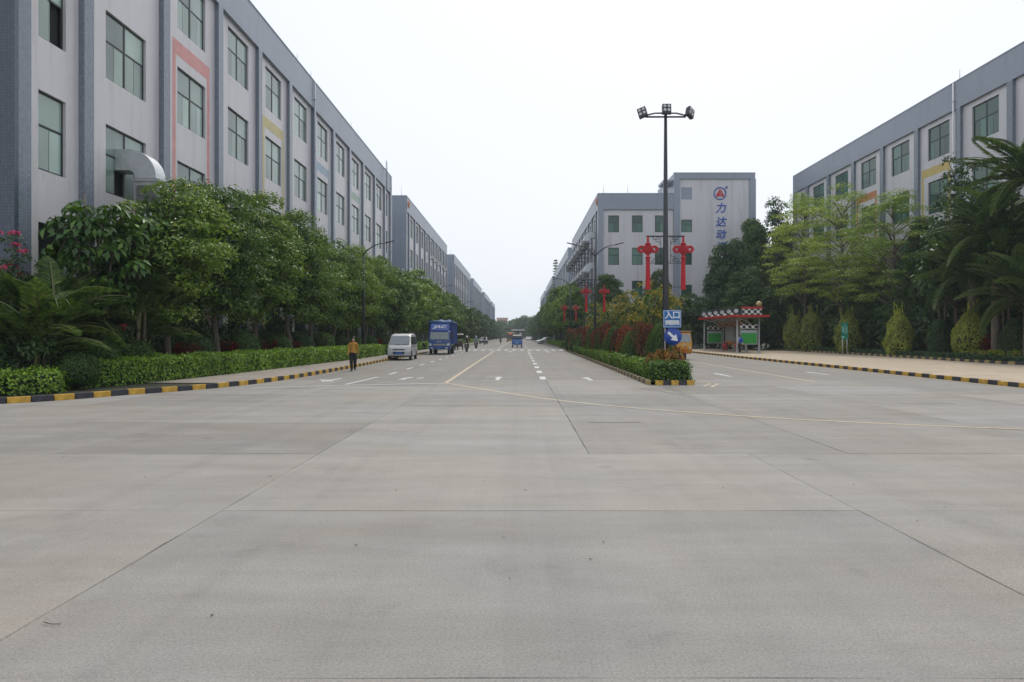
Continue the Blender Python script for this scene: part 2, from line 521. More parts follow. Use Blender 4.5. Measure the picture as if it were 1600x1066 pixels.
# ================================================================== GROUND, ROAD, KERBS
def ground_mat(name, a, b_, scale=1.2):
    m, t, b = nodes_of(name)
    p = pos(t)
    f = noise(t, scale, 7, 0.7, p)
    g = noise(t, 24, 4, 0.7, p)
    c = ramp(t, f, [(0.3, a), (0.7, b_)])
    c = mixc(t, 1.0, c, ramp(t, g, [(0.3, (0.75, 0.75, 0.75)), (0.7, (1.2, 1.2, 1.2))]), 'MULTIPLY')
    t.links.new(c, b.inputs['Base Color']); b.inputs['Roughness'].default_value = 0.95
    bumpn(t, b, g, 0.6, 0.03)
    return m

def paver_mat(name, base):
    m, t, b = nodes_of(name)
    p = pos(t)
    br = t.nodes.new('ShaderNodeTexBrick')
    br.inputs['Scale'].default_value = 1.0
    br.inputs['Brick Width'].default_value = 0.4
    br.inputs['Row Height'].default_value = 0.2
    br.inputs['Mortar Size'].default_value = 0.006
    br.inputs['Color1'].default_value = (*[x * 0.9 for x in base], 1)
    br.inputs['Color2'].default_value = (*[x * 1.08 for x in base], 1)
    br.inputs['Mortar'].default_value = (*[x * 0.55 for x in base], 1)
    t.links.new(p, br.inputs['Vector'])
    f = noise(t, 0.8, 6, 0.7, p)
    c = mixc(t, 1.0, br.outputs['Color'], ramp(t, f, [(0.3, (0.82, 0.81, 0.80)), (0.7, (1.1, 1.1, 1.1))]), 'MULTIPLY')
    t.links.new(c, b.inputs['Base Color']); b.inputs['Roughness'].default_value = 0.85
    return m

SOIL = ground_mat('soil', (0.050, 0.042, 0.028), (0.045, 0.060, 0.022))
PAVER = paver_mat('beige_paver', (0.47, 0.385, 0.285))
PAVER_L = paver_mat('grey_paver', (0.34, 0.30, 0.26))

o = MB().poly([(-2500, -300, -0.06), (2500, -300, -0.06), (2500, 3500, -0.06), (-2500, 3500, -0.06)]).build('ground', SOIL)
tag(o, kind='structure')

# concrete road: bed under the near slabs, sheet beyond
ROW = [-9.6, -6.3, -3.1, 0.15, 3.39, 6.64, 9.85, 13.35, 16.6, 19.9, 23.2, 26.5]
mb = MB()
mb.cur = 1
mb.poly([(-45, -12, -0.014), (45, -12, -0.014), (45, 26.5, -0.014), (-45, 26.5, -0.014)])
mb.cur = 0
mb.poly([(-14, 26.5, 0), (30, 26.5, 0), (30, 620, 0), (-14, 620, 0)])
road = mb.build('road', [CONC, JOINT])
tag(road, kind='structure')
# side street between the buildings at 90 m and a cross road near the camera are part of the same concrete
o = MB().poly([(30, 84.5, 0), (75, 84.5, 0), (75, 95, 0), (30, 95, 0)]).build('side_street', CONC); tag(o, kind='structure')

def slab_mesh(x0, x1, y0, y1, skew):
    """one cast slab with slightly wavering, chipped edges"""
    g = 0.0026
    pts = []
    def edge(a, b_, n):
        for i in range(n):
            f = i / n
            p = a.lerp(b_, f)
            d = (b_ - a).normalized()
            nn = Vector((-d.y, d.x, 0))
            j = rng.uniform(-0.005, 0.006) if 0 < i else 0
            if rng.random() < 0.05: j += 0.010
            pts.append(p + nn * j)
    c = [Vector((x0 + g, y0 + g, 0)), Vector((x1 - g, y0 + g, 0)), Vector((x1 - g, y1 - g, 0)), Vector((x0 + g, y1 - g, 0))]
    for k in range(4):
        edge(c[k], c[(k + 1) % 4], 9)
    cen = Vector(((x0 + x1) / 2, (y0 + y1) / 2, 0))
    n = len(pts)
    dz = rng.uniform(-0.002, 0.002)
    top = [p + (cen - p).normalized() * 0.004 for p in pts]
    v = [(p.x, p.y, dz) for p in top] + [(p.x, p.y, dz - 0.006) for p in pts] + [(p.x, p.y, -0.03) for p in pts]
    f = [tuple(range(n))]
    for i in range(n):
        j = (i + 1) % n
        f += [(i, n + i, n + j, j), (n + i, 2 * n + i, 2 * n + j, n + j)]
    me = bpy.data.meshes.new('slab'); me.from_pydata(v, [], f); me.materials.append(CONC); me.update()
    return me

for r in range(len(ROW) - 1):
    y0, y1 = ROW[r], ROW[r + 1]
    if y0 >= 9.8:
        cols = [-36.6, -32.8, -29.1, -25.4, -21.8, -18.1, -14.4, -10.6, -6.7, -2.9, 1.0, 4.75, 8.6, 12.5, 16.4, 20.3, 24.2, 28.1, 32, 36]
    else:
        cols = [-33.8, -27.6, -21.4, -15.2, -9.05, -2.9, 3.3, 9.5, 15.7, 21.9, 28.1, 34.3]
    for i in range(len(cols) - 1):
        if cols[i] < -16 - 0.2 * y0 and y0 > 14: continue
        if cols[i] > 26: continue
        inst('slab', slab_mesh(cols[i], cols[i + 1], y0, y1, 0), road)

def marking(name, pts, m, z=0.005):
    n = len(pts)
    return MB().add([(p[0], p[1], z) for p in pts], [tuple(range(n))]).build(name, m, road)

def strip(path, wd):
    """outline of a painted line of width wd along a path"""
    P = [Vector((p[0], p[1])) for p in path]
    L, R_ = [], []
    for i, p in enumerate(P):
        d = (P[min(i + 1, len(P) - 1)] - P[max(i - 1, 0)]).normalized()
        n = Vector((-d.y, d.x)) * wd / 2
        L.append(p + n); R_.append(p - n)
    return L, R_
def line_mark(name, path, wd, m, z=0.005):
    L, R_ = strip(path, wd)
    n = len(L)
    v = [(p.x, p.y, z) for p in L] + [(p.x, p.y, z) for p in R_]
    return MB().add(v, [(i, n + i, n + i + 1, i + 1) for i in range(n - 1)]).build(name, m, road)

def catmull(pts, step):
    P = [Vector(p) for p in pts]
    P = [2 * P[0] - P[1]] + P + [2 * P[-1] - P[-2]]
    out = []
    for i in range(1, len(P) - 2):
        for k in range(40):
            t_ = k / 40
            a, b_, c, d = P[i - 1], P[i], P[i + 1], P[i + 2]
            out.append(0.5 * ((2 * b_) + (c - a) * t_ + (2 * a - 5 * b_ + 4 * c - d) * t_ ** 2 + (3 * b_ - a - 3 * c + d) * t_ ** 3))
    out.append(P[-2])
    res = [out[0]]; acc = 0.0
    for i in range(1, len(out)):
        seg = (out[i] - out[i - 1]).length
        while acc + seg >= step and seg > 1e-9:
            q = out[i - 1].lerp(out[i], (step - acc) / seg)
            out[i - 1] = q
            res.append(q); seg = (out[i] - q).length; acc = 0.0
        acc += seg
    return res

line_mark('yellow_line', catmull([(-2.64, 24.5), (1.06, 17.96), (4.66, 14.5), (9.15, 12.4), (14.5, 11.0), (22, 9.9)], 0.5), 0.12, YELLOW_PAINT)
line_mark('centre_line', [(-2.66, 24.5), (-2.75, 45), (-2.85, 78)], 0.15, YELLOW_PAINT)
line_mark('centre_line', [(-2.85, 90), (-2.9, 300)], 0.15, YELLOW_PAINT)
line_mark('stop_line', [(-8.7, 22.3), (-6.5, 23.3), (-2.7, 24.55)], 0.16, WHITE_PAINT)
line_mark('lane_line', [(-6.09, 23.9), (-5.84, 28.2)], 0.14, WHITE_PAINT)
for y in (31, 35.7, 40.3, 45, 49.6, 54.2, 58.8, 63.4, 68, 72.6, 98, 104, 110, 116):
    line_mark('lane_dash', [(-5.74, y - 0.95), (-5.76, y + 0.95)], 0.15, WHITE_PAINT)
for y in (27.5, 32.2, 36.9, 41.6, 46.3, 51, 55.7, 60.4, 65, 69.7, 74, 96, 102, 108, 114, 120):
    line_mark('lane_dash', [(0.92, y - 0.95), (0.93, y + 0.95)], 0.24 if y < 45 else 0.2, WHITE_PAINT)
line_mark('stop_line', [(-6.6, 88.2), (4.2, 88.2)], 0.9, WHITE_PAINT)
for i in range(15):
    x = -8.3 + i * 0.93
    marking('crosswalk_bar', [(x, 79.4), (x + 0.46, 79.4), (x + 0.46, 83.0), (x, 83.0)], WHITE_PAINT)
for x in (-7.0, -1.0, 3.0):
    marking('turn_arrow', [(x - 0.08, 71.0), (x + 0.08, 71), (x + 0.08, 73.2), (x + 0.3, 73.2), (x, 74.6), (x - 0.3, 73.2), (x - 0.08, 73.2)], WHITE_PAINT)
marking('turn_arrow', [(-7.05, 27.4), (-7.2, 27.4), (-7.33, 26.3), (-7.78, 26.55), (-7.72, 26.25), (-7.52, 25.9), (-7.36, 25.35), (-7.0, 25.5), (-7.13, 26.0)], WHITE_PAINT)
marking('turn_arrow', [(-4.75, 26.5), (-4.45, 26.6), (-4.52, 27.1), (-4.30, 27.9), (-4.5, 28.1), (-4.70, 27.3)], WHITE_PAINT)
marking('turn_arrow', [(-4.08, 27.1), (-3.82, 27.5), (-4.02, 27.9), (-4.02, 27.6), (-4.15, 27.45)], WHITE_PAINT)
def straight_arrow(x, y, L=2.1, hw=0.2, lean=0.0):
    marking('straight_arrow', [(x - 0.08, y - L / 2), (x + 0.08, y - L / 2), (x + 0.08 + lean, y + L * 0.1), (x + hw + lean, y + L * 0.1), (x + lean, y + L / 2), (x - hw + lean, y + L * 0.1), (x - 0.08 + lean, y + L * 0.1)], WHITE_PAINT)
straight_arrow(-0.86, 27.3, 2.2, 0.2)
marking('turn_arrow', [(2.66, 26.0), (2.83, 26.0), (2.80, 26.9), (2.78, 27.9), (2.45, 27.5), (2.58, 27.1), (2.66, 26.7)], WHITE_PAINT)
straight_arrow(8.82, 29.8, 2.6, 0.17)
straight_arrow(13.45, 31.0, 2.7, 0.17)
line_mark('yellow_line', [(10.9, 25.2), (11.15, 35), (11.45, 48)], 0.13, YELLOW_PAINT)
line_mark('yellow_line', [(16.25, 20), (16.35, 40), (16.9, 72)], 0.12, YELLOW_PAINT)
line_mark('nose_line', [(6.1, 25.6), (6.75, 24.2), (6.2, 23.0)], 0.1, YELLOW_PAINT)
line_mark('nose_line', [(6.1, 26.2), (7.05, 24.25), (6.35, 22.6)], 0.1, YELLOW_PAINT)
# saw-cut repairs and cracks
for pth in ([(1.35, 13.42), (1.9, 13.38), (2.4, 13.45)], [(3.9, 22.1), (4.3, 21.0), (4.55, 19.9), (4.9, 19.0)], [(9.5, 17.1), (10.2, 17.0), (10.9, 17.05)]):
    line_mark('crack', pth, 0.03, JOINT, 0.006)

# ---- kerbs
KS = 0.5
def kerb_run(name, path_pts, y_far_plain=None, h=0.16, wd=0.14, z=0.0, step=KS, plain_after=1e9, colours=None, inward=1):
    root = thing(name, kind='structure')
    path = catmull(path_pts, step)
    meshes = {}
    def stone(m, key, L):
        k = (key, round(L, 2))
        if k not in meshes:
            b = MB().box(-wd / 2, wd / 2, 0.006, L - 0.006, -0.06, h)
            meshes[k] = b.mesh('kerb_stone', m, bevel=0.014)
        return meshes[k]
    plain = []
    for i in range(len(path) - 1):
        a, b_ = path[i], path[i + 1]
        if a.length > plain_after:
            plain.append(a); continue
        d = b_ - a
        mm = (colours or (KERB_Y, KERB_B))[i % 2]
        inst('kerb_stone', stone(mm, i % 2, step), root, (a.x, a.y, z + rng.uniform(-0.006, 0.006)), (0, 0, math.atan2(-d.x, d.y) + rng.uniform(-0.01, 0.01)))
    if len(plain) > 1:
        plain.append(path[-1])
        L, R_ = strip([(p.x, p.y) for p in plain], wd)
        n = len(L)
        v = [(p.x, p.y, h + z) for p in L] + [(p.x, p.y, h + z) for p in R_] + [(p.x, p.y, -0.05) for p in L] + [(p.x, p.y, -0.05) for p in R_]
        f = []
        for i in range(n - 1):
            f += [(i, n + i, n + i + 1, i + 1), (2 * n + i, i, i + 1, 2 * n + i + 1), (n + i, 3 * n + i, 3 * n + i + 1, n + i + 1)]
        MB().add(v, f).build('kerb_strip', KERB_G, root)
    return path

LK = [(-31, 11.6), (-24, 13.2), (-17.5, 15.2), (-13.0, 17.1), (-11.3, 19.7), (-9.95, 22.2), (-9.2, 25.5), (-8.95, 30), (-8.95, 38), (-9.1, 48), (-9.2, 78), (-9.3, 130), (-9.4, 300), (-9.4, 600)]
lk = kerb_run('kerb_left', [(x, y, 0) for x, y in LK], plain_after=64)
# planting bed and pavement on the left
def sheet(name, left, right, z, m):
    n = len(left)
    v = [(p[0], p[1], z) for p in left] + [(p[0], p[1], z) for p in right]
    o = MB().add(v, [(i, n + i, n + i + 1, i + 1) for i in range(n - 1)]).build(name, m)
    return tag(o, kind='structure')
lkp = [p for p in lk]
sheet('planting_bed', [(p.x - 45, p.y + 8) if p.y < 20 else (-60, p.y + 3) for p in lkp], [(p.x - 0.05, p.y + 0.03) for p in lkp], 0.11, SOIL)
pk = [p for p in lkp if p.y > 22.5]
def hedge_x(y):
    return float(np.interp(y, [15.5, 19.2, 20.9, 24, 29, 44, 75, 600], [-17.2, -14.2, -13.0, -12.2, -11.75, -11.0, -10.9, -10.9]))
sheet('pavement', [(min(hedge_x(p.y) - 0.1, p.x - 0.1), p.y) for p in pk], [(p.x - 0.06, p.y) for p in pk], 0.135, PAVER_L)

# median island
med = [(6.3, 80, 0), (6.25, 50, 0), (6.1, 28, 0), (6.02, 24.0, 0)]
kerb_run('kerb_median_inner', med, step=0.5)
kerb_run('kerb_median_nose', [(6.04, 23.62, 0), (4.54, 23.62, 0)], step=0.27)
kerb_run('kerb_median_outer', [(4.5, 23.75, 0), (4.62, 30, 0), (4.85, 45, 0), (5.05, 60, 0), (5.3, 79, 0)], step=0.5, plain_after=78, colours=(KERB_FY, KERB_FB))
o = MB().poly([(4.56, 23.7, 0.12), (6.0, 23.7, 0.12), (6.25, 50, 0.12), (6.3, 80, 0.12), (5.3, 80, 0.12), (4.85, 45, 0.12)]).build('median_bed', SOIL); tag(o, kind='structure')

# bus bay pavement on the right
RK = [(16.5, 8), (16.5, 21), (16.6, 31), (16.9, 50), (17.4, 68), (17.3, 76), (15.5, 81.5), (11, 84)]
rk = kerb_run('kerb_right', [(x, y, 0) for x, y in RK])
R2K = [(34.0, 34.5), (29.5, 35.0), (27.2, 36.0), (26.7, 37.5), (27.0, 42), (27.6, 52), (28.3, 66), (28.8, 80)]
kerb_run('kerb_planting', [(x, y, 0) for x, y in R2K], z=0.14, colours=(KERB_FY, KERB_B))
o = MB().poly([(16.57, 8, 0.145), (45, 8, 0.145), (45, 84, 0.145), (11, 84, 0.145), (15.5, 81.5, 0.145), (17.3, 76, 0.145), (17.4, 68, 0.145), (16.95, 50, 0.145), (16.65, 31, 0.145)]).build('pavement', PAVER); tag(o, kind='structure')
o = MB().poly([(27.1, 36.2, 0.27), (34.0, 34.7, 0.27), (45, 34.7, 0.27), (45, 84, 0.27), (28.9, 80.5, 0.27), (28.35, 66, 0.27), (27.65, 52, 0.27), (26.8, 37.6, 0.27)]).build('planting_bed', SOIL); tag(o, kind='structure')
# right verge beyond the bus bay
kerb_run('kerb_right_verge', [(5.4, 92, 0), (5.6, 130, 0), (5.6, 300, 0), (5.6, 600, 0)], plain_after=10)
o = MB().poly([(5.65, 92, 0.13), (30, 94, 0.13), (30, 600, 0.13), (5.65, 600, 0.13)]).build('verge', SOIL); tag(o, kind='structure')
o = MB().poly([(6.35, 79.5, 0.125), (11, 84.2, 0.125), (28, 84.2, 0.125), (28, 95, 0.125), (5.5, 91.5, 0.125), (5.4, 80, 0.125)]).build('verge', SOIL); tag(o, kind='structure')

# ================================================================== BUILDINGS
ZB = [2.85, 7.33, 11.83, 16.3]
ZT = [5.55, 10.03, 14.5, 18.98]
WIN = {}
def window_meshes(wd, ht, glass, key):
    """frame, upper pane, lower sash (with its own thin stile) as shared meshes, origin at the lower left, y outward"""
    if key in WIN: return WIN[key]
    fr = MB()
    t_, d = 0.07, 0.07
    split = ht * 0.575
    fr.box(0, wd, -d, 0, 0, t_); fr.box(0, wd, -d, 0, ht - t_, ht)
    fr.box(0, t_, -d, 0, t_, ht - t_); fr.box(wd - t_, wd, -d, 0, t_, ht - t_)
    nm = 2 if wd > 2.2 else 1
    if nm == 2: fr.box(wd / 2 - 0.055, wd / 2 + 0.055, -d, 0.004, t_, ht - t_)
    segs = [(t_, wd / 2 - 0.055), (wd / 2 + 0.055, wd - t_)] if nm == 2 else [(t_, wd - t_)]
    for a, b_ in segs:
        fr.box(a, b_, -d, -0.002, split - 0.035, split + 0.035)
    F = fr.mesh('window', FRAME)
    uw = segs[0][1] - segs[0][0]
    up = MB().box(0, uw, -0.014, -0.03, 0, ht - t_ - split - 0.035).mesh('pane', glass)
    sw = uw / 2
    sh = split - 0.035 - t_
    s_ = MB()
    s_.box(0.02, sw - 0.02, -0.014, -0.032, 0.02, sh - 0.02)
    s_.cur = 1
    for a in ((0, 0.025), (sw - 0.025, sw)): s_.box(a[0], a[1], -0.052, -0.02, 0, sh)
    s_.box(0.025, sw - 0.025, -0.052, -0.02, 0, 0.025); s_.box(0.025, sw - 0.025, -0.052, -0.02, sh - 0.025, sh)
    lo = s_.mesh('pane', [glass, FRAME])
    WIN[key] = (F, up, lo, segs, split, t_, sw, uw)
    return WIN[key]

class Frame:
    """u along the wall, w outward, z up"""
    def __init__(s, O, U, N):
        s.O, s.U, s.N = Vector(O), Vector(U), Vector(N)
    def P(s, u, w_, z):
        p = s.O + s.U * u + s.N * w_
        return (p.x, p.y, p.z + z)
    def hexa(s, mb, u0, u1, w0, w1, z0, z1):
        p = [s.P(u0, w0, z0), s.P(u1, w0, z0), s.P(u1, w1, z0), s.P(u0, w1, z0), s.P(u0, w0, z1), s.P(u1, w0, z1), s.P(u1, w1, z1), s.P(u0, w1, z1)]
        mb.hexa(p)
    def place(s, o, u, w_, z):
        M = Matrix(((s.U.x, s.N.x, 0), (s.U.y, s.N.y, 0), (0, 0, 1))).to_4x4()
        o.matrix_local = Matrix.Translation(s.P(u, w_, z)) @ M
        return o

REC = -0.22
def facade(parent, fr, pils, length, wins, H=21.5, beam=19.4, detail=2, glass=None, mat_p=None, mat_b=None, pw=0.57, open_at=(), simple_from=1e9, floors=(0, 1, 2, 3)):
    """one street front: recessed wall with openings, pilasters, parapet, windows. wins: list of (u0, width, [(zb, zt)])"""
    glass = glass or GLASS
    mat_p = mat_p or PIL; mat_b = mat_b or PARA
    mb = MB()
    us = [0.0]
    cuts = sorted(wins, key=lambda q: q[0])
    cur = 0.0
    zt_all = beam + 0.02
    for (u0, wd, rows) in cuts:
        mb.poly([fr.P(cur, REC, 0), fr.P(u0, REC, 0), fr.P(u0, REC, zt_all), fr.P(cur, REC, zt_all)])
        zc = 0.0
        for (zb, zt) in rows:
            mb.poly([fr.P(u0, REC, zc), fr.P(u0 + wd, REC, zc), fr.P(u0 + wd, REC, zb), fr.P(u0, REC, zb)])
            r2 = REC - 0.2
            mb.poly([fr.P(u0, REC, zb), fr.P(u0 + wd, REC, zb), fr.P(u0 + wd, r2, zb), fr.P(u0, r2, zb)])
            mb.poly([fr.P(u0, REC, zt), fr.P(u0 + wd, REC, zt), fr.P(u0 + wd, r2, zt), fr.P(u0, r2, zt)])
            mb.poly([fr.P(u0, REC, zb), fr.P(u0, REC, zt), fr.P(u0, r2, zt), fr.P(u0, r2, zb)])
            mb.poly([fr.P(u0 + wd, REC, zb), fr.P(u0 + wd, REC, zt), fr.P(u0 + wd, r2, zt), fr.P(u0 + wd, r2, zb)])
            # offset for a room behind the glazing, not drawn here
            r3 = REC - 1.4
            zc = zt
        mb.poly([fr.P(u0, REC, zc), fr.P(u0 + wd, REC, zc), fr.P(u0 + wd, REC, zt_all), fr.P(u0, REC, zt_all)])
        cur = u0 + wd
    mb.poly([fr.P(cur, REC, 0), fr.P(length, REC, 0), fr.P(length, REC, zt_all), fr.P(cur, REC, zt_all)])
    mb.build('wall', WALL, parent)
    mb = MB(); fr.hexa(mb, 0, length, REC + 0.001, 0.0, beam, H); fr.hexa(mb, -0.03, length + 0.03, REC - 0.02, 0.035, H, H + 0.07)
    mb.build('parapet', mat_b, parent)
    pm = MB(); f0 = Frame((0, 0, 0), (1, 0, 0), (0, 1, 0)); f0.hexa(pm, 0, pw, REC + 0.002, 0.0, 0, beam)
    me = pm.mesh('pilaster', mat_p)
    for u in pils:
        fr.place(inst('pilaster', me, parent), u, 0, 0)
    for (u0, wd, rows) in cuts:
        for (zb, zt) in rows:
            ht = zt - zb
            simple = u0 > simple_from
            g = GLASS_D if (zb < 2 and detail == 2) else glass
            key = (round(wd, 2), round(ht, 2), g.name)
            F, up, lo, segs, split, t_, sw, uw = window_meshes(wd, ht, g, key)
            wo_ = fr.place(inst('window', F, parent), u0, REC - 0.11, zb)
            if detail == 0 or simple:
                one = MB().box(0, wd - 2 * t_, -0.04, -0.025, 0, ht - 2 * t_)
                k2 = ('one',) + key
                if k2 not in WIN: WIN[k2] = one.mesh('pane', g)
                inst('pane', WIN[k2], wo_, (t_, 0, t_))
                continue
            for (a, b_) in segs:
                inst('pane', up, wo_, (a, 0, split + 0.035))
                opened = any(abs(u0 - q[0]) < 0.6 and abs(zb - q[1]) < 0.3 for q in open_at)
                for k in range(2):
                    if opened and k == 1: # slid behind its neighbour
                        inst('pane', lo, wo_, (a + sw * 0.12, -0.018, t_))
                    else:
                        inst('pane', lo, wo_, (a + k * sw, -0.006 * k, t_))
            if any(abs(u0 - q[0]) < 0.6 and abs(zb - q[1]) < 0.3 for q in open_at):
                rm = MB().box(0.05, wd - 0.05, -0.9, -0.14, 0.03, ht - 0.03)  # solid black block painted as the unlit room's shade
                inst('room_shade_block', rm.mesh('room_shade_block', ROOM_SHADE), wo_)

def shell(parent, x0, x1, y0, y1, H, walls=''):
    """plain back of the building: roof slab and the sides no street front covers"""
    mb = MB()
    mb.cur = 1
    mb.poly([(x0, y0, H - 0.9), (x1, y0, H - 0.9), (x1, y1, H - 0.9), (x0, y1, H - 0.9)])
    mb.cur = 0
    if 's' in walls: mb.poly([(x0, y0, 0), (x1, y0, 0), (x1, y0, H), (x0, y0, H)])
    if 'n' in walls: mb.poly([(x0, y1, 0), (x1, y1, 0), (x1, y1, H), (x0, y1, H)])
    if 'w' in walls: mb.poly([(x0, y0, 0), (x0, y1, 0), (x0, y1, H), (x0, y0, H)])
    if 'e' in walls: mb.poly([(x1, y0, 0), (x1, y1, 0), (x1, y1, H), (x1, y0, H)])
    mb.build('outer_wall', [PIL, ROOFM], parent)

ROWS4 = list(zip(ZB, ZT))
ROWS4[0] = (1.1, 5.55)
def bays(first, pitch, n, y_end, lead=0.0):
    """pilaster starts and windows: narrow lead-in bay, n full bays, narrow last bay"""
    pil, wins = [0.0], []
    if first > 0:
        wins.append((1.2, 1.40, ROWS4)); pil.append(first)
    for i in range(n):
        u = first + i * pitch
        wins.append((u + 0.57 + 1.08, 2.88, ROWS4))
        pil.append(u + pitch)
    L = y_end
    if L - pil[-1] > 2.4:
        wins.append((pil[-1] + 1.2, 1.4, ROWS4))
        pil.append(L - 0.57)
    return pil, wins

def outline(parent, fr, u0, u1, ztop, c, name):
    """painted coloured band round a column of windows"""
    m = mk(name, c, 0.7, var=0.12, scale=2)
    mb = MB(); wd = 0.3; e = REC + 0.004
    def q(a, b_, z0, z1):
        mb.poly([fr.P(a, e, z0), fr.P(b_, e, z0), fr.P(b_, e, z1), fr.P(a, e, z1)])
    q(u0, u1, ztop - 0.7, ztop); q(u0, u0 + wd, 0.05, ztop - 0.7); q(u1 - wd, u1, 0.05, ztop - 0.7)
    mb.build('painted_band', m, parent)

def downpipe(parent, fr, u, H, m, w_=0.07):
    mb = MB()
    mb.tube([fr.P(u, w_ + 0.02, 0.2), fr.P(u, w_ + 0.02, H - 0.05)], 0.06, 8)
    for z in (4, 8, 12, 16, 20): mb.tube([fr.P(u, w_ + 0.02, z), fr.P(u, w_ + 0.02, z + 0.08)], 0.09, 8)
    mb.build('downpipe', m, parent)

def rod(parent, x, y, z, h=1.6):
    MB().tube([(x, y, z), (x, y, z + h)], [0.035, 0.015], 6).build('lightning_rod', STEEL, parent)

# ---- near left building
XL = -16.0
L1 = thing('factory_building', (0, 0, 0), label='grey factory block nearest on the left, pink, yellow and blue window bands', cat='building', group='factory blocks along the road')
fr = Frame((XL, 21.8, 0), (0, 1, 0), (1, 0, 0))
pil, wins = bays(3.3, 5.6, 10, 63.4)
facade(L1, fr, pil, 63.4, wins, open_at=[(1.2, ZB[2]), (1.2, ZB[3]), (3.3 + 1.65, ZB[1])])
for bi, (c, nm) in {1: ((0.62, 0.31, 0.30), 'faded_pink'), 3: ((0.56, 0.50, 0.28), 'faded_yellow'), 5: ((0.36, 0.45, 0.54), 'faded_blue'), 7: ((0.40, 0.50, 0.44), 'faded_green')}.items():
    u = 3.3 + bi * 5.6
    outline(L1, fr, u + 1.18, u + 5.0, 15.7, c, nm)
shell(L1, XL - 24, XL + REC, 21.8, 85.2, 21.5, 'snw')
# mosaic-clad end wall standing a little forward
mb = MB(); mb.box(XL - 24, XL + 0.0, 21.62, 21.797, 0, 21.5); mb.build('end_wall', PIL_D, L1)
downpipe(L1, fr, 3.3 + 5.6 * 5 - 0.12, 21.5, PARA)
downpipe(L1, fr, 62.9, 21.5, GALV)
for u in (58.2,):
    mb = MB()
    for du in (0, 0.55): mb.tube([fr.P(u + du, 0.35, 18.8), fr.P(u + du, 0.35, 22.3)], 0.035, 6)
    for k in range(10): mb.tube([fr.P(u, 0.35, 19 + k * 0.33), fr.P(u + 0.55, 0.35, 19 + k * 0.33)], 0.02, 5)
    for z in (19.0, 21.3): mb.tube([fr.P(u, -0.05, z), fr.P(u, 0.35, z)], 0.03, 5)
    mb.build('roof_ladder', mk('ladder_blue', (0.16, 0.2, 0.27), 0.5), L1)
for y in (30, 50, 53.3, 66, 84): rod(L1, XL - 0.3, y, 21.5, 0.9)

# ---- near right building (mirror)
XR = 34.0
R1 = thing('factory_building', (0, 0, 0), label='grey factory block nearest on the right behind palms and bright green trees', cat='building', group='factory blocks along the road')
fr = Frame((XR, 24.7, 0), (0, 1, 0), (-1, 0, 0))
pil, wins = bays(0, 5.6, 10, 60.1)
facade(R1, fr, pil, 60.1, wins, glass=GLASS_G)
for u_, c, nm in ((28.4, (0.56, 0.44, 0.16), 'faded_gold'), (39.6, (0.50, 0.20, 0.09), 'faded_orange')):
    outline(R1, fr, u_ + 1.15, u_ + 5.0, 15.7, c, nm)
shell(R1, XR - REC, XR + 24, 24.7, 84.8, 21.5, 'sne')
mb = MB(); mb.box(XR, XR + 24, 84.803, 84.95, 0, 21.5); mb.build('end_wall', PIL, R1)
WHITE_PIPE = mk('white_pipe', (0.7, 0.7, 0.7), 0.5)
downpipe(R1, fr, 28.4 + 0.30, 21.5, WHITE_PIPE)
rod(R1, XR + 0.3, 53.2, 21.5, 1.0)

# ---- second right building: gable front with lettering faces the camera
XR2 = 10.9
R2 = thing('factory_building', (0, 0, 0), label='factory block with blue Chinese lettering and red triangle emblem facing the road', cat='building', group='factory blocks along the road')
fr = Frame((XR2, 95.0, 0), (0, 1, 0), (-1, 0, 0))
pil, wins = bays(3.3, 5.6, 7, 47)
facade(R2, fr, pil, 47, wins, glass=GLASS, detail=1)
# south front, low part: u from the corner to the right
frs = Frame((XR2, 94.98, 0), (1, 0, 0), (0, -1, 0))
SROWS = [(2.6, 4.9), (7.1, 9.4), (11.6, 14.0), (16.15, 18.5)]
wS = [(1.45, 1.5, SROWS), (4.75, 1.5, SROWS), (7.95, 1.5, SROWS)]
facade(R2, frs, [0.0], 10.55, wS, H=21.5, beam=19.3, glass=GLASS_G, detail=1, pw=0.75, mat_p=PARA)
# stair tower, right part
frt = Frame((XR2 + 10.55, 94.9, 0), (1, 0, 0), (0, -1, 0))
TROWS = [(2.6, 4.3), (7.1, 8.8), (11.6, 13.35), (16.15, 17.9), (20.7, 22.4)]
facade(R2, frt, [0.0, 10.55], 11.3, [(1.05, 1.5, TROWS)], H=24.35, beam=23.55, glass=GLASS_G, detail=1, pw=0.85, mat_p=PARA)
mb = MB()
mb.box(XR2 + 10.55, XR2 + 21.85, 95.125, 106, 20.5, 24.3)
mb.build('stair_tower', PARA, R2)
mb = MB(); mb.box(XR2 + 9.2, XR2 + 10.6, 95.6, 99, 23.2, 23.55); mb.box(XR2 + 9.3, XR2 + 9.5, 95.8, 96, 21.5, 23.2); mb.build('roof_canopy', PARA, R2)
shell(R2, XR2 - REC, XR2 + 21.85, 95.125 + 0.1, 142, 21.5, 'ne')
for x in (11.7, 15.1): rod(R2, x, 95.4, 21.5, 1.3)

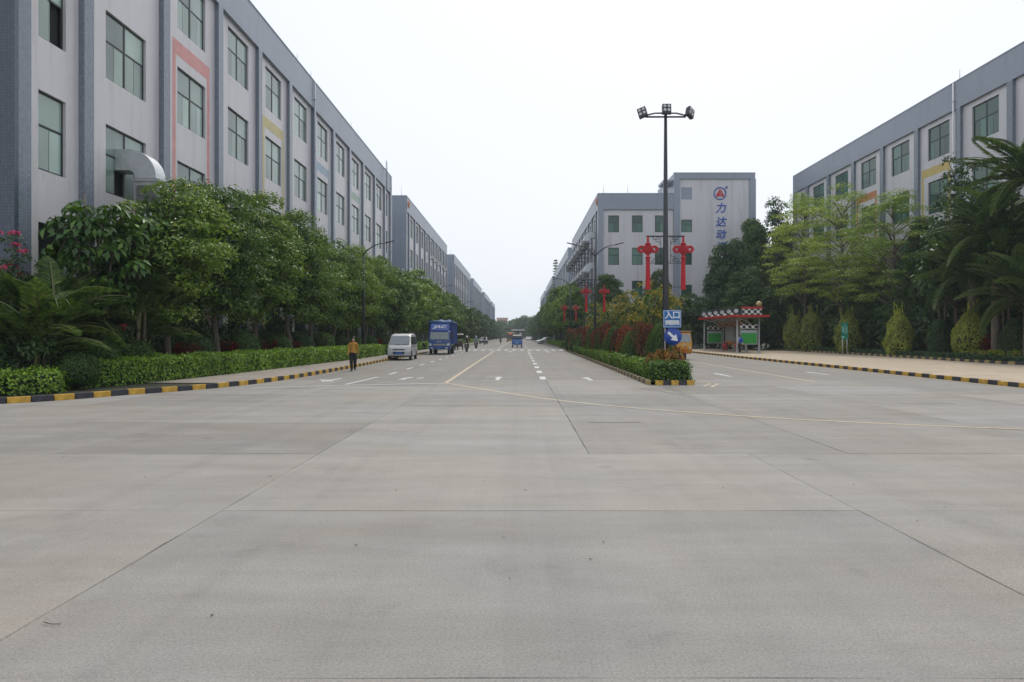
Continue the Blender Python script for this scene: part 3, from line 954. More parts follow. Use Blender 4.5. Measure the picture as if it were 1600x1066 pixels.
def text_mesh(name, body, size, m, extrude=0.02, shear=0.0, bold=0.0):
    c = bpy.data.curves.new(name, 'FONT')
    c.body = body; c.size = size; c.extrude = extrude; c.shear = shear; c.offset = bold
    c.align_x = 'CENTER'; c.align_y = 'CENTER'
    o = bpy.data.objects.new(name, c); col.objects.link(o)
    dg = bpy.context.evaluated_depsgraph_get()
    me = bpy.data.meshes.new_from_object(o.evaluated_get(dg))
    bpy.data.objects.remove(o); bpy.data.curves.remove(c)
    me.materials.clear(); me.materials.append(m)
    me.name = name
    return me
BLUE_SIGN = mk('lettering_blue', (0.035, 0.10, 0.42), 0.5)
RED_SIGN = mk('emblem_red', (0.50, 0.025, 0.03), 0.5)
sx = XR2 + 10.55 + 6.55
yS = 94.9 - REC - 0.045
for ch, zz in (('力', 19.45), ('达', 17.5), ('动', 15.75), ('漫', 14.0)):
    o = inst('letter', text_mesh('letter', ch, 1.45, BLUE_SIGN, 0.03, 0.18, 0.022), R2, (sx, yS, zz), (rad(90), 0, 0))
mb = MB(); mb.torus((sx - 0.1, yS, 21.55), 0.82, 0.075, 'y', 40, 6)
mb.build('emblem_ring', BLUE_SIGN, R2)
ez = 21.55
tri = [(-0.66, -0.42), (0.66, -0.42), (0.0, 0.7)]
mb = MB()
mb.prism([(sx - 0.1 + x, yS + 0.02, ez + z) for x, z in [(-0.66, -0.42), (-0.05, -0.42), (0.13, 0.02), (0.02, 0.66)]], (0, -0.05, 0))
mb.prism([(sx - 0.1 + x, yS + 0.02, ez + z) for x, z in [(0.06, -0.42), (0.66, -0.42), (0.10, 0.55), (0.22, 0.02)]], (0, -0.05, 0))
mb.build('emblem_triangle', RED_SIGN, R2)
o = inst('trademark', text_mesh('trademark', '®', 0.5, BLUE_SIGN, 0.02), R2, (sx + 0.8, yS, 22.35), (rad(90), 0, 0))
ORANGE = mk('orange_mark', (0.55, 0.22, 0.12), 0.6)
mb = MB(); mb.torus((XR2 - 0.03, 96.2, 20.6), 0.42, 0.12, 'x', 20, 6); mb.ball((XR2 - 0.03, 96.2, 20.6), 0.18); mb.build('orange_mark', ORANGE, R2)

# ---- further blocks
def far_block(side, X, y0, y1, n, label, detail=0, win_front=True):
    b = thing('factory_building', (0, 0, 0), label=label, cat='building', group='factory blocks along the road')
    fr = Frame((X, y0, 0), (0, 1, 0), (1, 0, 0) if side < 0 else (-1, 0, 0))
    pitch = (y1 - y0 - 3.0) / n
    pil, wins = [0.0], []
    wins.append((1.15, 1.0, ROWS4)); pil.append(2.6)
    for i in range(n):
        u = 2.6 + i * pitch
        wins.append((u + 0.57 + (pitch - 0.57) / 2 - 1.2, 2.4, ROWS4))
        pil.append(u + pitch if i < n - 1 else y1 - y0 - 0.57)
    facade(b, fr, pil, y1 - y0, wins, detail=detail, mat_b=PARA)
    # front facing the camera
    d = 22
    if side < 0:
        frs = Frame((X - d, y0 - 0.02, 0), (1, 0, 0), (0, -1, 0)); ww = [(d - 4.6, 1.5, SROWS), (d - 8.0, 1.5, SROWS), (d - 11.4, 1.5, SROWS)]; pp = [d - 2.2]
    else:
        frs = Frame((X, y0 - 0.02, 0), (1, 0, 0), (0, -1, 0)); ww = [(3.2, 1.5, SROWS), (6.6, 1.5, SROWS)]; pp = [0.0]
    facade(b, frs, pp, d, ww, H=21.5, beam=19.4, glass=GLASS_G, detail=detail, pw=2.2, mat_p=PARA)
    if side < 0: shell(b, X - d, X + REC, y0 + 0.205, y1, 21.5, 'nw')
    else: shell(b, X - REC, X + d, y0 + 0.205, y1, 21.5, 'ne')
    rod(b, X - 0.8 * (1 if side < 0 else -1), y0 + 0.4, 21.5, 1.5)
    if side < 0: rod(b, X - 2.2, y0 + 0.4, 21.5, 1.8)
    return b
L2 = far_block(-1, -16, 96.5, 150.5, 9, 'second factory block on the left, with wall-hung air conditioners', 1)
mb = MB(); mb.torus((-15.97, 98.2, 20.6), 0.42, 0.12, 'x', 20, 6); mb.ball((-15.97, 98.2, 20.6), 0.18); mb.build('orange_mark', ORANGE, L2)
far_block(-1, -16, 166.4, 222, 9, 'third factory block in the row on the left', 0)
far_block(-1, -16, 235.5, 288, 9, 'fourth factory block in the row on the left', 0)
far_block(-1, -16, 310, 371, 10, 'fifth factory block in the row on the left', 0)
far_block(-1, -16, 392, 442, 8, 'last and smallest factory block in the row on the left', 0)
far_block(1, 10.9, 153.4, 212, 10, 'third factory block on the right, behind the lettered one', 0)
far_block(1, 10.9, 228, 285, 9, 'fourth factory block on the right, far down the road', 0)
far_block(1, 10.9, 300, 360, 9, 'farthest factory block in the row on the right', 0)

# evaporative coolers with elbow ducts
def make_cooler(loc, rz, label, group, big=1.0):
    """cabinet in front, duct rises and bends back to the wall; local +x points at the wall"""
    t_ = thing('air_cooler', loc, rz, label, 'air cooler', group, scale=big)
    mb = MB(); mb.box(-0.55, 0.55, -0.5, 0.5, 0, 0.95); mb.box(-0.6, 0.6, -0.55, 0.55, 0.95, 1.02); mb.box(-0.6, 0.6, -0.55, 0.55, -0.1, 0.0)
    mb.build('cabinet', COOLER, t_)
    for sx_, sy_ in ((0, -1), (-1, 0), (0, 1)):
        mb = MB()
        for k in range(9):
            z = 0.1 + k * 0.085
            if sy_: mb.hexa([(-0.45, sy_ * 0.502, z), (0.45, sy_ * 0.502, z), (0.45, sy_ * 0.56, z - 0.04), (-0.45, sy_ * 0.56, z - 0.04), (-0.45, sy_ * 0.502, z + 0.02), (0.45, sy_ * 0.502, z + 0.02), (0.45, sy_ * 0.56, z - 0.02), (-0.45, sy_ * 0.56, z - 0.02)])
            else: mb.hexa([(-0.552, -0.42, z), (-0.61, -0.42, z - 0.04), (-0.61, 0.42, z - 0.04), (-0.552, 0.42, z), (-0.552, -0.42, z + 0.02), (-0.61, -0.42, z - 0.02), (-0.61, 0.42, z - 0.02), (-0.552, 0.42, z + 0.02)])
        mb.build('louvre', LOUVRE, t_)
    # elbow
    v, f = [], []
    N = 10
    for i in range(N + 1):
        a = math.pi / 2 * i / N
        for r in (0.30, 1.22):
            cx, cz = 0.86, 1.16
            for y in (-0.42, 0.42):
                v.append((cx - r * math.cos(a), y, cz + r * math.sin(a)))
    for i in range(N):
        b0, b1 = 4 * i, 4 * (i + 1)
        f += [(b0, b1, b1 + 1, b0 + 1), (b0 + 2, b0 + 3, b1 + 3, b1 + 2), (b0, b0 + 2, b1 + 2, b1), (b0 + 1, b1 + 1, b1 + 3, b0 + 3)]
    mb = MB().add(v, f)
    mb.box(-0.36, 0.56, -0.42, 0.42, 1.02, 1.158)
    mb.box(-0.40, 0.60, -0.46, 0.46, 1.10, 1.13)
    mb.box(0.862, 1.5, -0.42, 0.42, 1.46, 2.38)
    mb.build('duct', GALV, t_)
    mb = MB()
    for y in (-0.4, 0.4):
        mb.box(-0.55, 1.25, y - 0.03, y + 0.03, -0.16, -0.1)
        mb.tube([(-0.4, y, -0.14), (1.2, y, -1.0)], 0.025, 5)
    mb.build('bracket', FRAME, t_)
    return t_
cool = make_cooler((-15.02, 27.95, 7.05), math.pi, 'galvanised air cooler with elbow duct at the near left factory window', 'air coolers on the factory walls', 0.92)
c2 = copy_tree(cool); c2.location = (-15.02, 33.55, 7.05); c2['label'] = 'galvanised air cooler half hidden by leaves under the pink window band'
gi = 0
for row, zz in enumerate((14.6, 10.1)):
    for i in range(7):
        c = copy_tree(cool)
        c.location = (9.75, 98.2 + 0.57 + 1.4 + 5.6 * i + 0.6, zz); c.rotation_euler = (0, 0, 0); c.scale = (0.92, 1.3, 1.0)
        c['label'] = '%s air cooler from the near corner, %s row, on the lettered factory block' % (ORD[i], ('upper', 'lower')[row])

ACW = mk('ac_white', (0.62, 0.62, 0.60), 0.5)
first_ac = None
for i, (u, zb) in enumerate([(8.3, 2), (14.3, 2), (14.3, 1), (20, 2), (26, 3), (25.5, 1), (31.5, 3), (37, 3), (37, 2), (43, 3), (43, 2), (48, 3), (31.5, 2), (20.5, 1)]):
    z = ZB[zb] - 0.95
    if first_ac is None:
        t_ = thing('air_conditioner', (0, 0, 0), 0, 'x', 'air conditioner', 'air conditioners on the second left block')
        mb = MB(); mb.box(0.02, 0.42, -0.45, 0.45, 0, 0.65); mb.build('casing', ACW, t_)
        mb = MB(); mb.lathe([(0.0, 0.425), (0.24, 0.425), (0.26, 0.44), (0.27, 0.42)], 16, 'x', (0, 0.08, 0.33)); mb.build('fan_grille', LOUVRE, t_)
        for yb_ in (-0.36, 0.36): MB().box(-0.18, 0.40, yb_ - 0.02, yb_ + 0.02, -0.06, -0.003).build('bracket', FRAME, t_)
        first_ac = t_
    else:
        t_ = copy_tree(first_ac)
    t_.location = (-15.84, 96.5 + u, z + 0.1)
    t_['label'] = 'white air conditioner under a %s-floor window, %s of its row on the second left block' % (['ground', 'second', 'third', 'top'][zb], ORD[i])

# gate canopy and pink block at the end of the road
gate = thing('gate_canopy', (0, 0, 0), label='pale flat gate canopy on columns at the end of the road', cat='gate')
mb = MB(); mb.box(-3.6, 2.2, 298, 306, 4.0, 4.6); mb.build('canopy', mk('gate_white', (0.62, 0.64, 0.66), 0.6), gate)
for x in (-2.9, -0.9, 1.4):
    MB().box(x - 0.3, x + 0.3, 301, 301.6, 0, 4.0).build('column', mk('gate_red', (0.30, 0.12, 0.10), 0.7), gate)
o = thing('pink_building', (0, 0, 0), label='distant pinkish orange building above the trees at the road end', cat='building')
PINK = mat_wall('pink_wall', (0.52, 0.28, 0.22), 0.2)
mb = MB(); mb.box(-17.5, -9.4, 520, 545, 0, 15.2); mb.build('wall', PINK, o)
mb = MB(); mb.box(-13.6, -13.0, 519.8, 519.98, 0, 15.6); mb.box(-17.8, -9.1, 519.9, 545, 15.25, 15.6); mb.build('trim', mk('pale_trim', (0.6, 0.55, 0.52), 0.7), o)
for i in range(6):
    for k in range(3):
        x = -17.1 + i * 1.25 + (0.25 if i > 2 else 0)
        MB().box(x, x + 0.8, 519.86, 519.97, 5.2 + k * 3.2, 7.0 + k * 3.2).build('window', GLASS_D, o)
# ================================================================== VEGETATION
def unit(a):
    return a / np.maximum(np.linalg.norm(a, axis=1, keepdims=True), 1e-9)

def leaf_mesh(name, C, N, L, W, mats, midx=None, A=None, extra=None):
    """folded four-corner leaves: C centres, N facing, A axis (random in plane when None)"""
    n = len(C)
    N = unit(N)
    if A is None:
        A = nrg.normal(size=(n, 3))
    A = unit(A - N * np.sum(A * N, axis=1, keepdims=True))
    S = np.cross(N, A)
    L = np.broadcast_to(np.asarray(L, float).reshape(-1, 1), (n, 1)); W = np.broadcast_to(np.asarray(W, float).reshape(-1, 1), (n, 1))
    V = np.empty((n, 4, 3))
    V[:, 0] = C - A * L * 0.5
    V[:, 1] = C + S * W * 0.5 + N * W * 0.18 - A * L * 0.08
    V[:, 2] = C + A * L * 0.5 - N * L * 0.10
    V[:, 3] = C - S * W * 0.5 + N * W * 0.18 - A * L * 0.08
    V = V.reshape(-1, 3)
    base = (np.arange(n) * 4)[:, None]
    F = np.concatenate([base + np.array([[0, 1, 2]]), base + np.array([[0, 2, 3]])], axis=1).reshape(-1, 3)
    mi = np.repeat(np.zeros(n, int) if midx is None else np.asarray(midx), 2)
    ev, ef, em = np.zeros((0, 3)), [], []
    if extra is not None:
        ev = np.array(extra.v); ef = extra.f; em = extra.m
    nv = len(V)
    AV = np.concatenate([V, ev]) if len(ev) else V
    me = bpy.data.meshes.new(name)
    me.vertices.add(len(AV)); me.vertices.foreach_set('co', AV.astype(np.float32).ravel())
    loops = F.ravel().tolist(); starts = (np.arange(len(F)) * 3).tolist()
    pos_ = len(loops)
    mil = mi.tolist()
    for f, m in zip(ef, em):
        starts.append(pos_); loops += [nv + i for i in f]; pos_ += len(f); mil.append(m)
    me.loops.add(len(loops)); me.loops.foreach_set('vertex_index', loops)
    me.polygons.add(len(starts)); me.polygons.foreach_set('loop_start', starts)
    me.polygons.foreach_set('material_index', mil)
    for m in mats: me.materials.append(m)
    me.update(calc_edges=True); me.validate()
    return me

def crown_leaves(centres, radii, per, L, W, up=0.35, squash=0.75, jitter=0.5):
    """leaves gathered on the outside of many uneven clumps"""
    Cs, Ns = [], []
    for c, r in zip(centres, radii):
        k = max(3, int(per * r * r))
        d = unit(nrg.normal(size=(k, 3)))
        d[:, 2] = np.where(d[:, 2] < -0.35, -d[:, 2] * 0.6, d[:, 2])
        rr = r * (0.45 + 0.6 * nrg.random((k, 1)) ** 0.6)
        p = np.asarray(c) + d * rr * np.array([1, 1, squash])
        Cs.append(p)
        Ns.append(d + nrg.normal(size=(k, 3)) * jitter + np.array([0, 0, up]))
    return np.concatenate(Cs), np.concatenate(Ns)

def lin(n, lo, hi):
    return lo + (hi - lo) * nrg.random(n)

def broad_tree(key, H, z0, rx, n_cl, per, L, W, mat, bark=BARK, trunk_r=0.14, lean=0.25, shape='oval', limbs=7, cr=(0.45, 0.85), gap=1.05, taper=0.62, lo=0.6):
    """returns (trunk mesh, crown mesh)"""
    cz = (H + z0) / 2; rz = (H - z0) / 2
    cen, rads = [], []
    while len(cen) < n_cl:
        p = nrg.uniform(-1, 1, 3)
        q = np.linalg.norm(p)
        if q > 1 or q < 0.35: continue
        z = cz + p[2] * rz
        t_ = (z - z0) / (H - z0)
        if shape == 'oval': wr = 1.0 if t_ > 0.3 else 0.6 + t_ * 1.33
        elif shape == 'layer': wr = 1.15 - 0.55 * t_
        else: wr = 1.15 - 0.5 * t_
        r_ = nrg.uniform(*cr)
        cen.append((p[0] * rx * wr, p[1] * rx * wr, z)); rads.append(r_)
    sq = 0.30 if shape == 'layer' else 0.75
    if shape == 'tier':
        nt_ = max(6, int((H - z0) / gap))
        cen, rads = [], []
        sq = 0.34
        for k in range(nt_):
            f = k / (nt_ - 1)
            z = z0 + f * (H - z0 - 0.9)
            R_ = rx * (1.0 - taper * f ** 2.0) * nrg.uniform(0.75, 1.15)
            nb = int(6 + 5 * (1 - f))
            a0 = nrg.uniform(0, 6.28)
            for j in range(nb):
                a = a0 + 6.283 * j / nb + nrg.uniform(-0.25, 0.25)
                Rj = R_ * nrg.uniform(lo, 1.15)
                for q in (0.28, 0.5, 0.68, 0.84, 1.0):
                    cen.append((math.cos(a) * Rj * q, math.sin(a) * Rj * q, z + 0.9 * q * q + nrg.uniform(-0.28, 0.28)))
                    rads.append(nrg.uniform(*cr) * (0.75 + 0.35 * (1 - abs(q - 0.6))))
    C, N = crown_leaves(cen, rads, per, L, W, squash=sq, up=0.35 if shape not in ('tier', 'layer') else 0.9)
    n = len(C)
    s_ = lin(n, 0.7, 1.25)
    mid = np.zeros(n, int)
    if shape not in ('tier', 'layer'):         # dark filler leaves inside the crown, painting shade into its gaps
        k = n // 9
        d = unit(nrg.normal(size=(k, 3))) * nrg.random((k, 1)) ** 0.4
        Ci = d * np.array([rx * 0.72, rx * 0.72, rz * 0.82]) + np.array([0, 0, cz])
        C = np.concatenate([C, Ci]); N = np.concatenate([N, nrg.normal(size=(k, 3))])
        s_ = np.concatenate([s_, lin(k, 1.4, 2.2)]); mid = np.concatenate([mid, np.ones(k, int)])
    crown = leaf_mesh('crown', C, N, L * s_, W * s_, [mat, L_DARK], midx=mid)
    mb = MB()
    top = H - (H - z0) * 0.25
    lx, ly = nrg.uniform(-lean, lean, 2)
    pts = [(0, 0, -0.1), (lx * 0.2, ly * 0.2, z0 * 0.5), (lx, ly, z0), (lx * 0.7, ly * 0.7, cz), (0, 0, top)]
    mb.tube(pts, [trunk_r * 1.25, trunk_r, trunk_r * 0.85, trunk_r * 0.55, trunk_r * 0.2], 9)
    idx = nrg.permutation(len(cen))[:limbs * 3]
    for i in idx:
        c = cen[i]
        zs = max(z0 * 0.75, min(top, c[2] - 0.5 * math.hypot(c[0], c[1]) - 0.2))
        f = min(1, max(0, (zs - z0) / max(0.1, top - z0)))
        s0 = (lx * (1 - f), ly * (1 - f), zs)
        m_ = ((s0[0] + c[0]) / 2, (s0[1] + c[1]) / 2, (s0[2] + c[2]) / 2 + 0.12)
        mb.tube([s0, m_, c], [trunk_r * 0.38, trunk_r * 0.26, trunk_r * 0.10], 5, caps=False)
    return mb.mesh('trunk', bark), crown

def plant_tree(name, meshes, loc, rz, sc, label, cat='tree', group=None):
    t_ = thing(name, loc, rz, label, cat, group, scale=sc)
    inst('trunk', meshes[0], t_); inst('crown', meshes[1], t_)
    return t_

# ---- left street row
ST = [broad_tree('s%d' % i, 8.4, 2.1, 1.92, 80, 350, 0.16, 0.078, L_STREET, trunk_r=0.13, cr=(0.4, 1.0)) for i in range(4)]
STM = [broad_tree('m%d' % i, 8.5, 1.7, 2.1, 78, 165, 0.30, 0.15, L_STREET, trunk_r=0.13, cr=(0.45, 0.9)) for i in range(3)]
STF = [broad_tree('f%d' % i, 8.2, 0.9, 2.3, 50, 80, 0.55, 0.3, L_FAR, trunk_r=0.13, limbs=2, cr=(0.5, 1.0)) for i in range(3)]
y = 25.4
k = 0
lefts = [(-13.2, 25.6, 0.90, 1.04), (-13.35, 30.2, 1.0, 1.06), (-13.3, 34.4, 1.02, 1.06)]
yy = 38.7
while yy < 440:
    lefts.append((-12.9 + rng.uniform(-0.3, 0.3), yy, rng.uniform(0.94, 1.14), rng.uniform(0.98, 1.15)))
    yy += rng.uniform(4.0, 4.7) if yy < 150 else rng.uniform(5.2, 6.4)
for i, (x, y, sz, sxy) in enumerate(lefts):
    if 152 < y < 155: continue
    src = ST[i % 4] if y < 62 else (STM[i % 3] if y < 135 else STF[i % 3])
    if i < 20: lab = '%s leafy street tree from the near end of the left roadside row' % ORD[i]
    else: lab = 'distant street tree in the left roadside row, far beyond the blue truck'
    plant_tree('street_tree', src, (x, y, 0.1), rng.uniform(0, 6.28), (sxy, sxy, sz), lab, 'tree', 'left roadside tree row' if i < 20 else 'distant trees of the left roadside row')

# ---- right street row beyond the bus bay
rights = []
yy = 97.0
while yy < 440:
    rights.append((7.6 + rng.uniform(-0.4, 0.4), yy, rng.uniform(0.95, 1.25) * (1.0 if yy > 115 else 0.9)))
    yy += rng.uniform(4.6, 5.4) if yy < 170 else rng.uniform(5.6, 6.8)
for i, (x, y, sc) in enumerate(rights):
    src = STM[(i + 1) % 3] if y < 170 else STF[(i + 1) % 3]
    if i < 12: lab = '%s street tree from the near end of the right verge row' % ORD[i]
    else: lab = 'distant street tree in the right verge row toward the road end'
    plant_tree('street_tree', src, (x, y, 0.1), rng.uniform(0, 6.28), (sc * 0.95, sc * 0.95, sc * 1.02), lab, 'tree', 'right verge tree row' if i < 12 else 'distant trees of the right verge row')

# ---- trees in front of the lettered block
DK = [broad_tree('d%d' % i, 12.0, 1.0, 4.6, 150, 150, 0.34, 0.16, L_DARK, trunk_r=0.26, cr=(0.7, 1.35), shape='dome') for i in range(3)]
for i, (x, y, h, wd, lab) in enumerate([
    (11.2, 86.5, 9.2, 0.62, 'round dark tree before the near corner of the lettered block'),
    (18.0, 88.5, 9.8, 0.50, 'dark tree behind the yellow cassias, under the lettered block windows'),
    (24.6, 80.0, 12.6, 0.72, 'broad dark tree beside the bus shelter far end'),
    (28.4, 83.5, 15.6, 0.66, 'tall dark tree hiding the last blue letters on the wall'),
    (35.5, 90.0, 15.8, 0.80, 'dark tree rising behind the bus shelter, right of the lettered block'),
    (25.5, 76.5, 9.0, 0.70, 'dark bushy tree directly behind the checkered bus shelter'),
    (31.4, 74.0, 10.0, 0.72, 'dark tree in shade between bus shelter and pale shrubs'),
    (15.0, 84.0, 6.0, 0.48, 'low dark tree behind the Chinese knot lamp'),
    (31.8, 62.0, 8.5, 0.55, 'shaded dark tree behind the green walking sign'),
    (31.9, 53.5, 10.5, 0.55, 'shaded dark tree behind the fourth pale shrub'),
    (32.0, 45.0, 10.8, 0.55, 'shaded dark tree behind the palms'),
]):
    plant_tree('dark_tree', DK[i % 3], (x, y, 0.15), rng.uniform(0, 6.28), (wd, wd, h / 12.0), lab)

CA = [broad_tree('c%d' % i, 5.2, 1.6, 2.0, 34, 95, 0.24, 0.13, L_CASSIA, trunk_r=0.09, cr=(0.4, 0.75)) for i in range(2)]
for i, (x, y, h, lab) in enumerate([
    (8.6, 62.0, 4.9, 'yellow-flowered small tree behind the second knot lamp'),
    (8.3, 71.0, 5.0, 'farthest yellow-flowered small tree behind the median'),
    (8.9, 53.0, 5.0, 'yellow-flowered small tree left of the tall floodlight pole'),
    (9.1, 46.0, 5.3, 'yellow-flowered small tree directly behind the tall floodlight pole'),
    (14.2, 72.0, 6.3, 'yellow-flowered small tree right of the tall floodlight pole')]):
    plant_tree('cassia_tree', CA[i % 2], (x, y, 0.1), rng.uniform(0, 6.28), (0.85, 0.85, h / 5.2), lab)

# ---- bright tiered trees on the right
TI = [broad_tree('t%d' % i, 14.5, 4.2, 4.7, 115, 105, 0.21, 0.08, L_BRIGHT, bark=BARK_L, trunk_r=0.15, shape='layer', limbs=22, cr=(0.8, 1.5)) for i in range(3)]
for i, (x, y, h, wd, lab) in enumerate([
    (29.6, 71.0, 16.6, 0.92, 'bright green feathery tree nearest the bus shelter'),
    (30.0, 63.5, 15.4, 0.98, 'second bright green feathery tree from the bus shelter'),
    (30.4, 55.5, 13.2, 0.92, 'third bright green feathery tree, before the gold window band')]):
    plant_tree('feathery_tree', TI[i % 3], (x, y, 0.25), rng.uniform(0, 6.28), (wd, wd, h / 14.5), lab)
DT = [broad_tree('dt%d' % i, 14.0, 2.6, 2.5, 48, 190, 0.24, 0.12, L_DARK, trunk_r=0.16, shape='dome', limbs=12, cr=(0.5, 1.0)) for i in range(2)]
plant_tree('dark_slender_tree', DT[0], (30.0, 46.6, 0.25), 1.0, (1.0, 1.0, 1.0), 'dark slender tree left of the tall palm, in front of the factory windows')
plant_tree('dark_slender_tree', DT[1], (32.6, 86.0, 0.15), 2.2, (1.15, 1.15, 1.42), 'tall dark slender tree at the far corner of the near right block')

# tall narrow conifer
mb = MB(); mb.tube([(0, 0, 0), (0, 0, 26.5)], [0.3, 0.05], 7)
cen, rads = [], []
for k in range(26):
    z = 4 + k * 0.88
    R_ = 2.3 * (1 - k / 30)
    for j in range(6):
        a = j * 1.047 + k * 0.5
        cen.append((math.cos(a) * R_ * 0.7, math.sin(a) * R_ * 0.7, z)); rads.append(0.55)
C, N = crown_leaves(cen, rads, 40, 0.5, 0.2)
plant_tree('conifer_tree', (mb.mesh('trunk', BARK), leaf_mesh('crown', C, N, 0.5, 0.22, [L_DARK])), (11.7, 221, 0), 0, 1.0, 'tall narrow conifer above the far end of the right blocks')

# far wood closing the road
cen, rads = [], []
for i in range(900):
    x = nrg.uniform(-60, 70); yb = nrg.uniform(455, 505)
    hmax = 11.0 + 1.2 * math.sin(x * 0.35 + 1.2) + 0.8 * math.sin(x * 0.9) + 0.22 * max(0, x + 6)
    z = nrg.uniform(0.5, max(2, hmax))
    cen.append((x, yb, z)); rads.append(nrg.uniform(1.6, 3.4))
C, N = crown_leaves(cen, rads, 9.0, 1.2, 0.7)
o = inst('far_woods', leaf_mesh('far_woods', C, N, lin(len(C), 0.9, 1.6), lin(len(C), 0.5, 0.9), [L_FAR]))
tag(o, 'dense green wood closing the far end of the road', 'woods', kind='stuff')

# ---- hedges: leafy box hedges around a solid dark core
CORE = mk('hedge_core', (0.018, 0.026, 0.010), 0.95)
def box_hedge(name, path, wd, h, dens_fn, L, W, mats, label, cat='hedge', z0=0.12, wob=0.05, group=None):
    P = [Vector((p[0], p[1], 0)) for p in path]
    Cs, Ns, Ls = [], [], []
    core = MB(); core.cur = len(mats)
    for i in range(len(P) - 1):
        a, b_ = P[i], P[i + 1]
        d = b_ - a; ln = d.length
        if ln < 1e-6: continue
        d.normalize(); n_ = Vector((-d.y, d.x, 0))
        dist = max(6.0, a.length)
        per, ls = dens_fn(dist)
        def emit(k, cfn, nv):
            for _ in range(k):
                c_, dn = cfn()
                Cs.append(c_); Ns.append((dn[0] + rng.gauss(0, 0.55), dn[1] + rng.gauss(0, 0.55), dn[2] + rng.gauss(0, 0.55) + 0.25)); Ls.append(ls)
        hh = h * (1 + 0.05 * math.sin(a.y * 1.7 + a.x) + 0.04 * math.sin(a.y * 4.1))
        ww = wd * (1 + 0.06 * math.sin(a.y * 2.3))
        def top():
            f = rng.random(); s = rng.uniform(-0.5, 0.5)
            p = a + d * (f * ln) + n_ * (s * ww)
            edge = 0.06 if abs(s) > 0.42 else 0.0
            return (p.x, p.y, z0 + hh - edge + rng.gauss(0, wob) * 0.7), (0, 0, 1)
        emit(int(ln * ww * per), top, None)
        for sgn in (1, -1):
            def side():
                f = rng.random(); z = rng.random() ** 0.9
                p = a + d * (f * ln) + n_ * (sgn * (ww / 2 + rng.gauss(0, wob) * (0.4 + 0.6 * z) - 0.06 * (1 - z)))
                return (p.x, p.y, z0 + z * hh), (n_.x * sgn, n_.y * sgn, 0.1)
            emit(int(ln * hh * per), side, None)
        if i in (0, len(P) - 2):
            s_ = -1 if i == 0 else 1
            e = a if i == 0 else b_
            def endc():
                q = rng.uniform(-0.5, 0.5)
                p = e + n_ * (q * ww) + d * (s_ * rng.gauss(0.0, wob))
                return (p.x, p.y, z0 + rng.random() * hh), (d.x * s_, d.y * s_, 0.1)
            emit(int(ww * hh * per), endc, None)
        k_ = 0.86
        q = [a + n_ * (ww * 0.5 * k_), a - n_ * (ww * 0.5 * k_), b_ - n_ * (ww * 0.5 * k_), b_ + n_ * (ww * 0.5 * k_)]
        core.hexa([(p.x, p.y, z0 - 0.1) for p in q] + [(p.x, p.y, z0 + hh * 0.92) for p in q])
    Ls = np.array(Ls)
    sc = lin(len(Cs), 0.7, 1.3) * Ls
    mid = nrg.integers(0, len(mats), len(Cs)) if len(mats) > 1 else None
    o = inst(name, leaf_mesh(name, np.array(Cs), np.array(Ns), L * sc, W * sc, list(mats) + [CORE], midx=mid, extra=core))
    return tag(o, label, cat, group)

def dens(d):
    if d < 32: return 620, 1.0
    if d < 48: return 330, 1.35
    if d < 70: return 160, 1.9
    return 60, 3.0
hp = [(hedge_x(y) - 0.45, y) for y in np.arange(20.6, 56, 0.7)]
box_hedge('hedge', hp, 0.9, 0.84, dens, 0.095, 0.058, [L_HEDGE], 'long clipped bright green hedge along the left pavement')
box_hedge('hedge', [(hedge_x(y) - 0.45, y) for y in np.arange(59.5, 76, 0.8)], 0.9, 0.8, dens, 0.095, 0.058, [L_HEDGE], 'short clipped hedge between the van and the blue truck')
box_hedge('hedge', [(hedge_x(y) - 0.45, y) for y in np.arange(80, 200, 3)], 0.9, 0.8, dens, 0.095, 0.058, [L_HEDGE], 'clipped hedge along the left pavement beyond the truck')
lowp = [(-21.0, 15.3), (-18.5, 16.1), (-16.4, 16.9), (-14.9, 17.6), (-13.9, 18.3), (-13.2, 19.1), (-12.8, 19.7)]
lowp = [(p.x, p.y) for p in catmull([(x, y, 0) for x, y in lowp], 0.6)]
box_hedge('hedge', lowp, 1.05, 0.58, dens, 0.095, 0.055, [L_HEDGE, L_HEDGE2], 'low rounded shrub border at the kerb corner under the palms', wob=0.1)
# median
mo = [(4.95 + (y - 23.9) * 0.0135, y) for y in np.arange(25.2, 79, 0.7)]
box_hedge('hedge', mo, 0.62, 0.62, dens, 0.09, 0.055, [L_HEDGE2], 'low clipped hedge along the road side of the median', wob=0.06)
mi_ = [(5.95 + (y - 23.9) * 0.003, y) for y in np.arange(25.2, 79, 0.9)]
box_hedge('hedge', mi_, 0.4, 0.6, dens, 0.09, 0.055, [L_HEDGE2], 'low clipped hedge along the bus bay side of the median', wob=0.06)
box_hedge('hedge', [(4.68, 24.42), (5.3, 24.42), (5.92, 24.42)], 1.25, 0.62, dens, 0.09, 0.055, [L_HEDGE2], 'square clipped hedge block at the nose of the median', wob=0.07)
box_hedge('hedge', [(6.1, y) for y in np.arange(93, 190, 3)], 0.9, 0.75, dens, 0.075, 0.042, [L_HEDGE2], 'low hedge along the right verge past the crossing')
box_hedge('hedge', [(28.6, 39.0), (28.5, 41), (28.4, 43.2)], 0.7, 0.5, dens, 0.09, 0.05, [L_YELLOW, L_HEDGE], 'low yellow-leaved hedge under the palms at the right', z0=0.27, wob=0.07)

